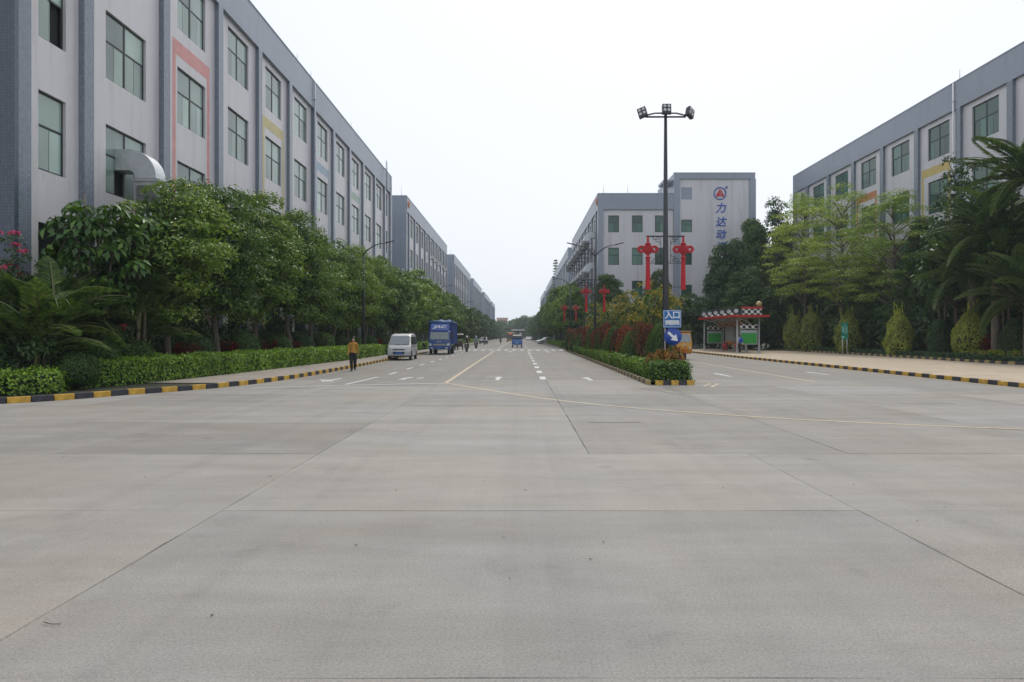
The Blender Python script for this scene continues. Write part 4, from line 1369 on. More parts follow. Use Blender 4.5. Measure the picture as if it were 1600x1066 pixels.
# ground cover under the right-hand trees: nobody could count it
n = 15000
yy = lin(n, 36.5, 80) ; xx = np.interp(yy, [36, 42, 52, 66, 80], [27.1, 27.3, 27.9, 28.6, 29.1]) + lin(n, 0, 1) ** 1.4 * 5.5
C = np.stack([xx, yy, 0.27 + lin(n, 0.02, 0.32)], 1)
N = np.stack([nrg.normal(size=n) * 0.6 - 0.3, nrg.normal(size=n) * 0.6 - 0.3, np.ones(n) * 0.6], 1)
o = inst('undergrowth', leaf_mesh('undergrowth', C, N, lin(n, 0.16, 0.34), lin(n, 0.05, 0.10), [L_COVER]))
tag(o, 'dark green ground cover carpeting the bed behind the right kerb', 'ground cover', kind='stuff')
n = 16000
yy = lin(n, 15, 90); xx = np.interp(yy, [15, 19, 21, 24, 29, 44, 90], [-20.5, -15.2, -14.1, -13.3, -12.9, -12.1, -12.0]) - lin(n, 0, 1) * 3.2
C = np.stack([xx, yy, 0.11 + lin(n, 0.02, 0.4)], 1)
N = np.stack([nrg.normal(size=n) * 0.6 + 0.3, nrg.normal(size=n) * 0.6 - 0.3, np.ones(n) * 0.6], 1)
o = inst('undergrowth', leaf_mesh('undergrowth', C, N, lin(n, 0.16, 0.36), lin(n, 0.05, 0.12), [L_BALL]))
tag(o, 'dark ground cover under the left roadside trees behind the hedge', 'ground cover', kind='stuff')

# ---- topiary balls
def ball_mesh(per, L, W, mat):
    d = unit(nrg.normal(size=(per, 3)))
    d = d[d[:, 2] > -0.75]
    bump = 1 + 0.05 * np.sin(d[:, :1] * 7) + 0.05 * np.sin(d[:, 1:2] * 6 + 1)
    C = d * bump * (0.93 + 0.12 * nrg.random((len(d), 1)))
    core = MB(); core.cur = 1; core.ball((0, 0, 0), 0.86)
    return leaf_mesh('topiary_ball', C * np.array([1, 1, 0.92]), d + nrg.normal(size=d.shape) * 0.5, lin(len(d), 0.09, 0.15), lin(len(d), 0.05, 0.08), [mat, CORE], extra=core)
BM = [ball_mesh(4200, 0.1, 0.06, L_BALL) for _ in range(2)]
balls = [(-13.15, 20.3, 0.58, 'round clipped bush in the gap of the left hedge, nearest the corner'),
         (-13.75, 22.2, 0.66, 'round clipped bush behind the hedge, second from the corner'),
         (-13.35, 23.7, 0.62, 'round clipped bush behind the hedge, third from the corner')]
yb = 28.2
i = 3
while yb < 80:
    balls.append((-12.75 + rng.uniform(-0.2, 0.2) - (0.5 if yb < 34 else 0) + (0.35 if yb > 50 else 0), yb, rng.uniform(0.66, 0.8), '%s round clipped bush behind the left hedge counting from the corner' % ORD[i]))
    yb += rng.uniform(3.4, 4.4); i += 1
for i, (x, y, r, lab) in enumerate(balls):
    o = inst('topiary_ball', BM[i % 2], None, (x, y, 0.1 + r * (0.95 if i == 0 else 1.4)), (0, 0, rng.uniform(0, 6)), r)
    tag(o, lab, 'bush', 'round clipped bushes behind the left hedge')

# ---- spiky cordylines and crotons
def rosette_mesh(name, n, L, W, mat, h, spread=1.0):
    C, N, A, LL = [], [], [], []
    for i in range(n):
        a = rng.uniform(0, 6.283); el = rng.uniform(0.15, 1.25)
        d = Vector((math.cos(a) * math.cos(el), math.sin(a) * math.cos(el), math.sin(el)))
        z = rng.uniform(0.1, h)
        l_ = L * rng.uniform(0.7, 1.2)
        for k in range(2):
            dd = d + Vector((0, 0, -0.35 * k)); dd.normalize()
            c = Vector((math.cos(a) * 0.08 * spread, math.sin(a) * 0.08 * spread, z)) + d * l_ * (0.25 + 0.42 * k)
            C.append(tuple(c)); A.append(tuple(dd)); N.append((-d.x * 0.4 * d.z, -d.y * 0.4 * d.z, 1.0)); LL.append(l_ * 0.62)
    return leaf_mesh(name, np.array(C), np.array(N), np.array(LL), W, [mat], A=np.array(A))
CORD = rosette_mesh('cordyline_plant', 150, 0.55, 0.075, L_CORDY, 0.7)
cord = [(-13.2, 26.9), (-13.3, 31.0), (-12.9, 35.2), (-12.8, 38.6), (-12.7, 43.5), (-12.3, 48.2), (-12.3, 57.8)]
for i, (x, y) in enumerate(cord):
    o = inst('cordyline_plant', CORD, None, (x, y, 0.3), (0, 0, rng.uniform(0, 6)), rng.uniform(1.0, 1.25))
    tag(o, '%s dark red spiky plant behind the left hedge from the near end' % ORD[i], 'plant', 'red spiky plants behind the left hedge')
for i, (x, y, s_, lab) in enumerate([(29.4, 42.2, 1.5, 'bright crimson spiky plant between the palms and yellow hedge'), (30.2, 46.0, 1.2, 'dull red spiky plant right of the dark cone shrub'), (30.3, 50.0, 1.4, 'red spiky plant tip showing beside the fourth pale shrub')]):
    o = inst('cordyline_plant', CORD, None, (x, y, 0.4), (0, 0, rng.uniform(0, 6)), s_)
    tag(o, lab, 'plant')
CROTS = ([(5.05, 24.9, 1.0, 'croton with orange leaves left of the sign pole'), (5.35, 24.75, 1.05, 'croton with red and yellow leaves in front of the sign pole'), (5.68, 24.85, 1.2, 'taller croton right of the sign pole'), (5.85, 25.2, 1.0, 'croton at the right edge of the median nose'), (4.8, 25.15, 0.8, 'small croton farthest left on the median nose')])

# ---- cone shrubs: median red ones and right-hand pale ones
def cone_mesh(name, n, mats, split, L, W, tufts=0):
    """unit shrub: base radius 0.5, height 1"""
    z = nrg.random(n) ** 0.85
    a = lin(n, 0, 6.283)
    r = 0.5 * np.sqrt(np.clip(1 - ((z - 0.28) / 0.74) ** 2, 0.0, 1)) * np.where(z < 0.28, 0.82 + 0.18 * z / 0.28, 1)
    r = r * (0.86 + 0.22 * nrg.random(n)) * (1 + 0.1 * np.sin(a * 3 + z * 9) + 0.07 * np.sin(a * 5 - z * 14))
    C = np.stack([np.cos(a) * r, np.sin(a) * r, z], 1)
    N = np.stack([np.cos(a), np.sin(a), 0.35 + z * 0.4], 1) + nrg.normal(size=(n, 3)) * 0.5
    for _ in range(tufts):
        aa = rng.uniform(0, 6.28); r0 = rng.uniform(0.0, 0.3); zz = rng.uniform(0.8, 0.98)
        k = 28
        t_ = nrg.random(k)
        ln = rng.uniform(0.18, 0.42)
        cc = np.stack([math.cos(aa) * (r0 + t_ * 0.08), math.sin(aa) * (r0 + t_ * 0.08), zz + t_ * ln - 0.08], 1) + nrg.normal(size=(k, 3)) * 0.014
        C = np.concatenate([C, cc]); N = np.concatenate([N, nrg.normal(size=(k, 3))])
    nn = len(C)
    if len(mats) > 1:
        edge = split + 0.12 * np.sin(C[:, 0] * 9) + 0.15 * nrg.normal(size=nn)
        mid = (C[:, 2] < edge).astype(int)
    else:
        mid = None
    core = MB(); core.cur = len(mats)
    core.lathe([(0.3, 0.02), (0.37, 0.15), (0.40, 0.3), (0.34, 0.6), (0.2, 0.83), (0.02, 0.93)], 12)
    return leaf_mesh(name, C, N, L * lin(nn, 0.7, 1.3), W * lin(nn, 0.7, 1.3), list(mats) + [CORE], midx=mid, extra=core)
RC = [cone_mesh('red_shrub', 4200, [L_RED, L_BALL], s_, 0.055, 0.03) for s_ in (0.42, 0.75, 0.3)]
RD = [cone_mesh('red_shrub', 1100, [L_RED, L_BALL], s_, 0.10, 0.06) for s_ in (0.4, 0.65)]
GC = cone_mesh('green_shrub', 4200, [L_BALL], 0.0, 0.055, 0.03)
yb = 26.6; i = 0
while yb < 77:
    hh = (2.1 + rng.uniform(-0.2, 0.2)) * (1.06 if i % 2 == 0 else 0.94)
    if i % 3 == 0:
        o = inst('green_shrub', GC, None, (5.45, yb, 0.12), (0, 0, i * 2.0), (1.05, 1.05, hh * 0.92)); tag(o, '%s dark green upright shrub from the median nose, between red ones' % ORD[i // 3], 'shrub', 'green upright shrubs on the median')
    else:
        src = (RC if yb < 50 else RD)
        red = src[(i * 2 + (i // 3)) % len(src)]
        o = inst('red_shrub', red, None, (5.38 + (yb - 25) * 0.005 + rng.uniform(-0.08, 0.08), yb, 0.12), (0, 0, rng.uniform(0, 6)), (1.05, 1.05, hh))
        tag(o, '%s reddish upright shrub from the median nose' % (ORD + ['twenty-first', 'twenty-second', 'twenty-third', 'twenty-fourth', 'twenty-fifth', 'twenty-sixth', 'twenty-seventh'])[i - 1 - i // 3], 'shrub', 'red upright shrubs on the median')
    yb += rng.uniform(1.9, 2.3) if yb < 50 else rng.uniform(2.3, 2.8)
    i += 1
CROT = cone_mesh('croton_plant', 420, [L_CROTON], 0.0, 0.20, 0.11, tufts=5)
for i, (x, y, s_, lab) in enumerate(CROTS):
    o = inst('croton_plant', CROT, None, (x, y, 0.55), (0, 0, rng.uniform(0, 6)), (0.44 * s_, 0.44 * s_, 0.56 * s_))
    tag(o, lab, 'plant', 'crotons on the median nose')
PC = [cone_mesh('cone_shrub', 4200, [L_CONE], 0.0, 0.075, 0.036, tufts=t_) for t_ in (14, 10, 18)]
for i, (x, y, h, dm, kind_, lab) in enumerate([
    (28.75, 71.5, 4.0, 2.0, 0, 'pale green feathery shrub closest to the bus shelter'),
    (28.7, 67.2, 4.2, 2.1, 0, 'pale green feathery shrub with the tallest tip, second from the shelter'),
    (28.5, 59.3, 3.6, 2.0, 0, 'pale green shrub with long shoots just left of the walking sign'),
    (28.4, 51.1, 3.4, 1.85, 0, 'pale green shrub just right of the walking sign'),
    (29.0, 51.0, 3.2, 1.7, 0, 'pale green shrub with a red plant behind its tip'),
    (29.1, 47.4, 2.9, 1.5, 1, 'dark green cone shrub between two pale shrubs'),
    (29.0, 43.9, 3.3, 1.95, 0, 'large pale shrub above the yellow hedge'),
    (28.9, 39.9, 2.7, 1.4, 1, 'dark green cone shrub at the right edge beside the crimson plant')]):
    if i == 4: continue
    me = PC[i % 3] if kind_ == 0 else GC
    o = inst('cone_shrub', me, None, (x, y, 0.27), (0, 0, rng.uniform(0, 6)), (dm, dm, h * 0.88))
    tag(o, lab, 'shrub', 'clipped shrubs behind the right planting kerb')

# ---- palms
def frond_mesh(key, L, leaf, droop, wd, nleaf=46, arch=0.9):
    """one pinnate frond along +x starting at the origin, arching up then drooping"""
    C, N, A, LL = [], [], [], []
    pts = []
    for i in range(nleaf + 1):
        s = i / nleaf
        pts.append(Vector((L * (s - 0.16 * droop * s * s), 0, L * (arch * s * 0.55 - droop * 0.85 * s * s))))
    for i in range(5, nleaf + 1):
        s = i / nleaf
        d = (pts[i] - pts[i - 1]).normalized()
        ll = leaf * math.sin(math.pi * min(0.97, 0.12 + 0.86 * s)) ** 0.6
        for sg in (1, -1):
            for hang in (0,):
                sp = 0.62 - 0.3 * s
                ax = Vector((d.x * sp, sg * 0.85, d.z * sp - 0.35 - 0.35 * rng.random())).normalized()
                ax2 = (ax + Vector((0, 0, -0.55))).normalized()
                nn = Vector((0, -sg * 0.35, 1))
                C.append(tuple(pts[i] + ax * ll * 0.28)); A.append(tuple(ax)); N.append(tuple(nn)); LL.append(ll * 0.58)
                C.append(tuple(pts[i] + ax * ll * 0.52 + ax2 * ll * 0.20)); A.append(tuple(ax2)); N.append(tuple(nn)); LL.append(ll * 0.52)
    ex = MB(); ex.cur = 1
    ex.tube(pts[::4], [0.045 * (1 - 0.8 * k / max(1, len(pts[::4]) - 1)) for k in range(len(pts[::4]))], 5)
    return leaf_mesh('frond', np.array(C), np.array(N), np.array(LL), wd, [L_PALM, mk('frond_rib', (0.10, 0.11, 0.035), 0.6)], A=np.array(A), extra=ex)
BIGF = [frond_mesh('b%d' % i, 4.4, 0.95, dr, 0.10, 64, ar) for i, (dr, ar) in enumerate(((0.75, 1.1), (0.95, 1.0), (0.6, 1.2)))]
ARF = [frond_mesh('a%d' % i, 2.3, 0.62, dr, 0.085, 34, ar) for i, (dr, ar) in enumerate(((0.8, 1.35), (1.0, 1.2), (0.65, 1.5)))]
def palm(name, loc, zc, trunk_r, nf, meshes, label, sc=1.0, el=(-0.5, 1.1), trunk=True):
    t_ = thing(name, loc, 0, label, 'palm tree')
    if trunk:
        mb = MB()
        k = max(4, int(zc / 0.22))
        mb.tube([(0, 0, zc * i / k - 0.1) for i in range(k + 1)], [trunk_r * (1.0 + (0.12 if i % 2 else 0)) * (1.15 - 0.25 * i / k) for i in range(k + 1)], 10)
        mb.build('trunk', BARK_L, t_)
    for i in range(nf):
        a = i * 2.39996 + rng.uniform(-0.2, 0.2)
        e = el[0] + (el[1] - el[0]) * (i / (nf - 1))
        inst('frond', meshes[i % len(meshes)], t_, (0, 0, zc - 0.05), (rng.uniform(-0.2, 0.2), -e, a), sc * rng.uniform(0.85, 1.1))
    return t_
palm('palm_tree', (28.9, 38.4, 0.25), 10.2, 0.2, 30, BIGF, 'tallest palm at the right edge, fronds over the factory windows')
palm('palm_tree', (29.6, 44.6, 0.25), 5.3, 0.24, 28, BIGF, 'broad palm with drooping fronds left of the tallest palm', 1.0)
palm('palm_tree', (28.8, 38.6, 0.25), 3.6, 0.26, 26, BIGF, 'short thick palm at the right edge behind the dark cone shrub', 0.9)
palm('palm_tree', (31.3, 41.5, 0.25), 6.0, 0.22, 24, BIGF, 'palm half hidden between the two drooping palms', 0.9)

def areca(loc, n, label, hs=(1.2, 3.0), nf=7):
    t_ = thing('areca_palm', loc, 0, label, 'palm')
    for i in range(n):
        a = rng.uniform(0, 6.28); r = rng.uniform(0.15, 0.75)
        h = rng.uniform(*hs)
        lx, ly = math.cos(a) * r, math.sin(a) * r
        top = (lx * 1.5, ly * 1.5, h)
        MB().tube([(lx * 0.5, ly * 0.5, -0.1), (lx, ly, h * 0.5), top], [0.045, 0.04, 0.032], 7).build('stem', mk('areca_stem', (0.16, 0.15, 0.06), 0.6, var=0.3, scale=12), t_)
        for k in range(nf):
            aa = k * 2.39996 + a
            inst('frond', ARF[(i + k) % 3], t_, top, (rng.uniform(-0.2, 0.2), -(0.0 + 0.95 * k / nf), aa), rng.uniform(0.75, 1.05))
    return t_
areca((-14.6, 20.2, 0.1), 7, 'feathery palm clump at the far left kerb corner', (0.9, 2.3))
areca((-16.2, 20.6, 0.1), 6, 'feathery palm clump cut by the left picture edge', (1.0, 2.4))
areca((-13.9, 24.6, 0.1), 7, 'feathery palm clump below the umbrella tree, beside the first street tree', (1.4, 3.2))
areca((-14.9, 22.3, 0.1), 6, 'feathery palm clump standing in front of the umbrella tree', (1.0, 2.6))

# ---- umbrella tree: rosettes of long drooping leaflets
def umbrella_cluster():
    C, N, A, LL = [], [], [], []
    n = 9
    for i in range(n):
        a = i * 6.283 / n + rng.uniform(-0.1, 0.1)
        d = Vector((math.cos(a), math.sin(a), 0.05)); d2 = Vector((math.cos(a), math.sin(a), -0.75)).normalized()
        C.append(tuple(d * 0.14)); A.append(tuple(d)); N.append((0, 0, 1)); LL.append(0.26)
        C.append(tuple(d * 0.22 + d2 * 0.12)); A.append(tuple(d2)); N.append((d.x * 0.7, d.y * 0.7, 0.7)); LL.append(0.28)
    ex = MB(); ex.cur = 1; ex.tube([(0, 0, 0), (0, 0, -0.4)], 0.012, 4)
    return leaf_mesh('leaf_cluster', np.array(C), np.array(N), np.array(LL), 0.15, [L_SCHEF, BARK], A=np.array(A), extra=ex)
UC = [umbrella_cluster() for _ in range(3)]
def umbrella_tree(loc, H, rx, n, label, sc=1.0, z0=2.0):
    t_ = thing('umbrella_tree', loc, 0, label, 'tree')
    mb = MB()
    for s in range(3):
        a = s * 2.1 + 0.4
        tip = (math.cos(a) * rx * 0.4, math.sin(a) * rx * 0.4, H * (0.8 + 0.09 * s))
        mb.tube([(0.1 * math.cos(a), 0.1 * math.sin(a), -0.1), (tip[0] * 0.4, tip[1] * 0.4, H * 0.4), tip], [0.07, 0.05, 0.025], 7)
    mb.build('trunk', BARK_L, t_)
    for i in range(n):
        while True:
            p = nrg.uniform(-1, 1, 3)
            if 0.4 < np.linalg.norm(p) < 1: break
        z = z0 + (p[2] + 1) / 2 * (H - z0)
        tilt = 0.35
        inst('leaf_cluster', UC[i % 3], t_, (p[0] * rx, p[1] * rx, z), (rng.uniform(-tilt, tilt) - p[1] * 0.5, rng.uniform(-tilt, tilt) + p[0] * 0.5, rng.uniform(0, 6)), sc * rng.uniform(0.8, 1.25))
    return t_
umbrella_tree((-14.0, 22.6, 0.1), 6.3, 1.35, 120, 'glossy umbrella tree against the near left factory corner', 1.1)
umbrella_tree((-13.5, 24.3, 0.1), 6.2, 0.9, 60, 'slimmer glossy umbrella tree left of the first street tree', 1.1, 3.2)
umbrella_tree((29.4, 41.2, 0.25), 9.6, 1.3, 70, 'umbrella tree with drooping leaves beside the tallest palm', 1.5, 4.5)
umbrella_tree((29.9, 48.2, 0.25), 8.6, 1.6, 80, 'umbrella tree below the dark slender tree', 1.5, 4.0)

# ---- bougainvillea at the left edge
def flower_bush(loc, H, r, nl, nf, label):
    t_ = thing('bougainvillea_bush', loc, 0, label, 'bush')
    mb = MB()
    tips = []
    for i in range(9):
        a = rng.uniform(0, 6.28); rr = r * rng.uniform(0.4, 1)
        tip = (math.cos(a) * rr, math.sin(a) * rr, H * rng.uniform(0.65, 1.0))
        tips.append(tip)
        mb.tube([(0, 0, 0), (tip[0] * 0.4, tip[1] * 0.4, tip[2] * 0.6), tip], [0.035, 0.02, 0.008], 5)
    mb.build('stem', BARK, t_)
    C, N = crown_leaves([(x, y, z * q) for x, y, z in tips for q in (0.6, 0.8, 0.95)], [0.35] * (len(tips) * 3), nl, 0.1, 0.06)
    inst('foliage', leaf_mesh('foliage', C, N, 0.11, 0.06, [L_DARK]), t_)
    C, N = crown_leaves(tips, [0.16] * len(tips), nf, 0.07, 0.06)
    inst('blossom', leaf_mesh('blossom', C, N, 0.085, 0.07, [L_PINK]), t_)
    return t_
flower_bush((-15.7, 20.75, 0.1), 4.8, 0.6, 420, 1300, 'pink flowering bush at the left picture edge against the tiled wall')
flower_bush((-14.3, 23.2, 0.1), 2.3, 0.8, 420, 700, 'low pink flowering bush among the palm clumps')

BUSH = [broad_tree('bu%d' % i, 2.3, 0.05, 1.15, 30, 260, 0.15, 0.07, L_DARK, trunk_r=0.05, cr=(0.35, 0.6), limbs=3, shape='dome') for i in range(2)]
yb = 20.2; i = 0
while yb < 62:
    plant_tree('wall_shrub', BUSH[i % 2], (-14.9 + rng.uniform(-0.25, 0.25), yb, 0.1), rng.uniform(0, 6), (1.0, 1.0, rng.uniform(0.85, 1.3)), '%s dark shrub along the left factory wall from the near corner' % ORD[i], 'shrub', 'dark shrubs along the left factory wall')
    yb += rng.uniform(1.9, 2.6); i += 1

# shaded understorey that closes the view beneath the big trees
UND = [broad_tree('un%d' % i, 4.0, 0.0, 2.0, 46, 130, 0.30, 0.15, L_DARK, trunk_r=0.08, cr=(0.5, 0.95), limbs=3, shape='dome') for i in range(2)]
spots = [(14.5, 86.0, 1.3, 'left of the bus shelter, nearest the knot lamp'), (17.6, 87.5, 1.6, 'left of the bus shelter, in front of the lettered block'), (20.8, 86.0, 1.7, 'left of the bus shelter, under the broad dark tree'),
         (23.6, 84.5, 1.6, 'behind the far end of the bus shelter'), (26.2, 82.0, 1.7, 'behind the middle of the bus shelter'), (28.6, 79.0, 1.6, 'behind the near end of the bus shelter'), (30.6, 76.2, 1.5, 'right of the globe lamp'),
         (31.6, 72.0, 1.3, 'behind the first pale shrub'), (32.0, 68.0, 1.3, 'behind the second pale shrub'), (32.1, 64.0, 1.3, 'between the second and third pale shrubs'), (32.1, 60.0, 1.3, 'behind the third pale shrub'),
         (32.1, 56.0, 1.3, 'behind the walking sign'), (32.1, 52.2, 1.3, 'behind the fourth pale shrub'), (32.1, 48.5, 1.3, 'behind the dark cone shrub'), (32.1, 45.0, 1.3, 'behind the large pale shrub'), (32.1, 41.5, 1.3, 'behind the crimson plant'), (32.0, 38.0, 1.3, 'at the right edge behind the short palm'),
         (8.2, 80.5, 0.75, 'under the farthest yellow-flowered tree'), (10.6, 82.5, 0.9, 'under the round dark tree at the lettered block corner'), (12.6, 84.3, 1.0, 'behind the median, left of the sign pole')]
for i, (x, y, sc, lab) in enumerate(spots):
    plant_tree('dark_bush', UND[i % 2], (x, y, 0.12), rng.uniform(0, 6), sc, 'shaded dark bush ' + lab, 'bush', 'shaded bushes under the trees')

palm('palm_tree', (29.0, 41.6, 0.25), 7.6, 0.2, 26, BIGF, 'palm of middle height between the tallest and the broad drooping palm', 0.95)
# ================================================================== STREET FURNITURE
LENS = mk('lamp_lens', (0.55, 0.56, 0.56), 0.2)
def knot(loc, s, label):
    """red Chinese knot ornament; origin at its top hook"""
    t_ = thing('knot_ornament', loc, 0, label, 'ornament', 'red knot ornaments on lamp posts', scale=s)
    mb = MB(); mb.tube([(0, 0, 0), (0, 0, -0.28)], [0.045, 0.04], 10); mb.lathe([(0.0, -0.2), (0.08, -0.22), (0.11, -0.27), (0.05, -0.30)], 12); mb.build('stem', RED, t_)
    mb = MB()
    d = 0.215
    c = -0.46
    mb.prism([(0, -0.045, c + d), (d, -0.045, c), (0, -0.045, c - d), (-d, -0.045, c)], (0, 0.09, 0))
    for k in range(4):     # woven grid standing proud
        f = -0.6 + 0.4 * k
        for sg in (1, -1):
            a = Vector((f * d * 0.5 - d * 0.5 * sg * 0.92, 0, c + f * d * 0.5 * sg + d * 0.46)); b_ = Vector((f * d * 0.5 + d * 0.5 * sg * 0.92, 0, c + f * d * 0.5 * sg - d * 0.46))
            mb.tube([(a.x, -0.05, a.z), (b_.x, -0.05, b_.z)], 0.02, 6)
    for sx_, sz_ in ((1, 1), (1, -1), (-1, 1), (-1, -1)):
        for q in (0.25, 0.5, 0.75):
            mb.ball((sx_ * d * q, 0, c + sz_ * d * (1 - q)), 0.05, 8, 6)
    mb.build('knot', RED, t_)
    for sg in (1, -1):
        mb = MB(); mb.torus((sg * 0.245, 0, c), 0.115, 0.035, 'y', 24, 7); mb.torus((sg * 0.245, 0, c), 0.068, 0.022, 'y', 20, 6)
        mb.ball((sg * 0.385, 0, c), 0.035, 8, 6); mb.build('loop', RED, t_)
    mb = MB(); mb.lathe([(0.0, -0.66), (0.05, -0.67), (0.045, -0.73), (0.10, -0.75), (0.105, -0.79), (0.06, -0.83), (0.085, -0.86), (0.0, -0.87)], 12); mb.build('bead', RED, t_)
    mb = MB()
    prof = []
    n = 20
    v = []
    for z, r in ((-0.862, 0.072), (-1.3, 0.082), (-1.97, 0.092)):
        for k in range(n):
            a = 2 * math.pi * k / n
            rr = r * (1.0 if k % 2 else 0.84)
            v.append((rr * math.cos(a), rr * math.sin(a), z))
    f = [(i * n + k, i * n + (k + 1) % n, (i + 1) * n + (k + 1) % n, (i + 1) * n + k) for i in range(2) for k in range(n)] + [tuple(range(2 * n, 3 * n))]
    mb.add(v, f); mb.build('tassel', RED2, t_)
    return t_

def fret_bracket(mb, s, x0, ztop, zbot, xe):
    """black bracket on one side (s = +-1) with Chinese fret corners"""
    w_ = 0.012
    def bar(a, b_): mb.tube([(s * a[0], 0, a[1]), (s * b_[0], 0, b_[1])], w_, 4)
    mb.box(s * x0, s * (xe + 0.06), -0.018, 0.018, ztop - 0.025, ztop + 0.025)
    bar((x0, zbot), (xe + 0.1, zbot)); bar((x0, zbot + 0.06), (xe - 0.05, zbot + 0.06))
    bar((x0 + 0.12, zbot), (x0 + 0.12, ztop))
    for zt, q in ((ztop, -1), (zbot + 0.06, 1)):
        xs = x0 + 0.16
        path = [(xs, zt + q * 0.30), (xs, zt + q * 0.20), (xs + 0.14, zt + q * 0.20), (xs + 0.14, zt + q * 0.05), (xs + 0.02, zt + q * 0.05), (xs + 0.02, zt + q * 0.12), (xs + 0.24, zt + q * 0.12), (xs + 0.24, zt + q * 0.03), (xs + 0.3, zt + q * 0.03)]
        for a, b_ in zip(path, path[1:]): bar(a, b_)

# tall floodlight pole on the median nose
PX, PY = 5.45, 25.5
fl = thing('floodlight_pole', (PX, PY, 0.1), 0, 'tall black floodlight pole with three lamp heads on the median', 'lamp post')
MB().tube([(0, 0, 0), (0, 0, 3.0), (0, 0, 9.85)], [0.135, 0.115, 0.055], 14).build('pole', BLACKM, fl)
mb = MB(); mb.lathe([(0.26, 0), (0.26, 0.05), (0.17, 0.06), (0.15, 0.4), (0.13, 0.42)], 16); mb.build('base', BLACKM, fl)
mb = MB(); mb.tube([(-0.75, 0, 9.78), (0.75, 0, 9.78)], 0.035, 8)
for s in (1, -1): mb.tube([(s * 0.05, 0, 9.92), (s * 0.4, 0, 9.92), (s * 0.65, 0, 9.86), (s * 0.9, 0, 9.80)], 0.03, 7)
mb.build('crossarm', BLACKM, fl)
for i, (x, z, tl, yw) in enumerate(((0.03, 10.05, 0, 0), (-0.88, 9.92, rad(-17), rad(-25)), (0.92, 9.92, rad(25), rad(40)))):
    hm = MB(); hm.box(-0.16, 0.16, -0.05, 0.06, -0.19, 0.19)
    for k in range(6): hm.box(-0.15 + k * 0.06 - 0.008, -0.15 + k * 0.06 + 0.008, 0.062, 0.12, -0.17, 0.17)
    ho = hm.build('lamp_head', BLACKM, fl, (x, -0.06, z), (rad(-8), tl, yw))
    for sx_ in (-0.075, 0.075):
        for sz_ in (-0.075, 0.075):
            MB().lathe([(0.0, -0.058), (0.052, -0.058), (0.058, -0.049)], 14, 'y', (sx_, 0, sz_ + 0.03)).build('lens', LENS, ho)
for s in (1, -1):
    mb = MB(); fret_bracket(mb, s, 0.06, 5.32, 4.30, 0.66); mb.build('bracket', BLACKM, fl)
    MB().tube([(s * 0.05, 0, 3.42), (s * 0.68, 0, 3.42)], 0.012, 4).build('stay_bar', BLACKM, fl)
for s, nm in ((-1, 'left'), (1, 'right')):
    knot((PX + s * 0.66, PY, 0.1 + 5.30), 1.0, 'large red knot ornament on the %s of the tall floodlight pole' % nm)

# entrance sign and keep-right disc on the same pole
SIGN_B = mk('sign_blue', (0.010, 0.125, 0.36), 0.4, var=0.06)
SIGN_B2 = mk('disc_blue', (0.012, 0.055, 0.30), 0.4, var=0.06)
SIGN_W = mk('sign_white', (0.72, 0.73, 0.74), 0.45, var=0.05)
es = thing('entrance_sign', (5.63, 25.2, 2.33), 0, 'square blue entrance sign with white characters and bus symbol', 'sign')
MB().box(-0.33, 0.33, -0.012, 0.012, -0.33, 0.33).build('plate', SIGN_B, es, bevel=0.004)
mb = MB()
for a in ((-0.32, 0.32, 0.29, 0.303), (-0.32, 0.32, -0.303, -0.29)): mb.box(a[0], a[1], -0.0165, -0.0125, a[2], a[3])
for a in (-0.3165, 0.3035): mb.box(a, a + 0.013, -0.0165, -0.0125, -0.289, 0.289)
mb.build('border', SIGN_W, es)
for ch, x in (('入', -0.13), ('口', 0.15)):
    inst('letter', text_mesh('letter', ch, 0.30, SIGN_W, 0.002, 0, 0.006), es, (x, -0.015, 0.125), (rad(90), 0, 0))
mb = MB()
mb.prism([(-0.26, -0.013, -0.05), (0.24, -0.013, -0.05), (0.265, -0.013, -0.10), (0.265, -0.013, -0.23), (0.17, -0.013, -0.23), (0.15, -0.013, -0.205), (0.11, -0.013, -0.205), (0.09, -0.013, -0.23), (-0.12, -0.013, -0.23), (-0.14, -0.013, -0.205), (-0.18, -0.013, -0.205), (-0.20, -0.013, -0.23), (-0.26, -0.013, -0.23)], (0, -0.004, 0))
mb.build('bus_symbol', mk('bus_symbol_grey', (0.52, 0.56, 0.60), 0.5), es)
ds = thing('keep_right_sign', (5.66, 25.22, 1.68), 0, 'round blue sign with white arrow pointing down to the right', 'sign')
MB().lathe([(0.0, -0.012), (0.325, -0.012), (0.33, 0.0), (0.325, 0.012), (0, 0.012)], 48, 'y').build('disc', SIGN_B2, ds)
arrow = [(-0.20, 0.045), (0.045, 0.045), (0.045, 0.14), (0.26, 0.0), (0.045, -0.14), (0.045, -0.045), (-0.20, -0.045)]
ca, sa = math.cos(rad(-42)), math.sin(rad(-42))
MB().prism([(x * ca - z * sa - 0.02, -0.013, x * sa + z * ca + 0.01) for x, z in [(p[0] * 1.05, p[1] * 1.05) for p in arrow]], (0, -0.005, 0)).build('arrow', SIGN_W, ds)
mb = MB(); mb.tube([(-0.28, 0.05, -1.2), (-0.28, 0.05, 0.55)], 0.02, 6); mb.box(-0.3, -0.2, 0.014, 0.06, 0.0, 0.03); mb.build('post', mk('pale_post', (0.42, 0.42, 0.38), 0.6), ds)

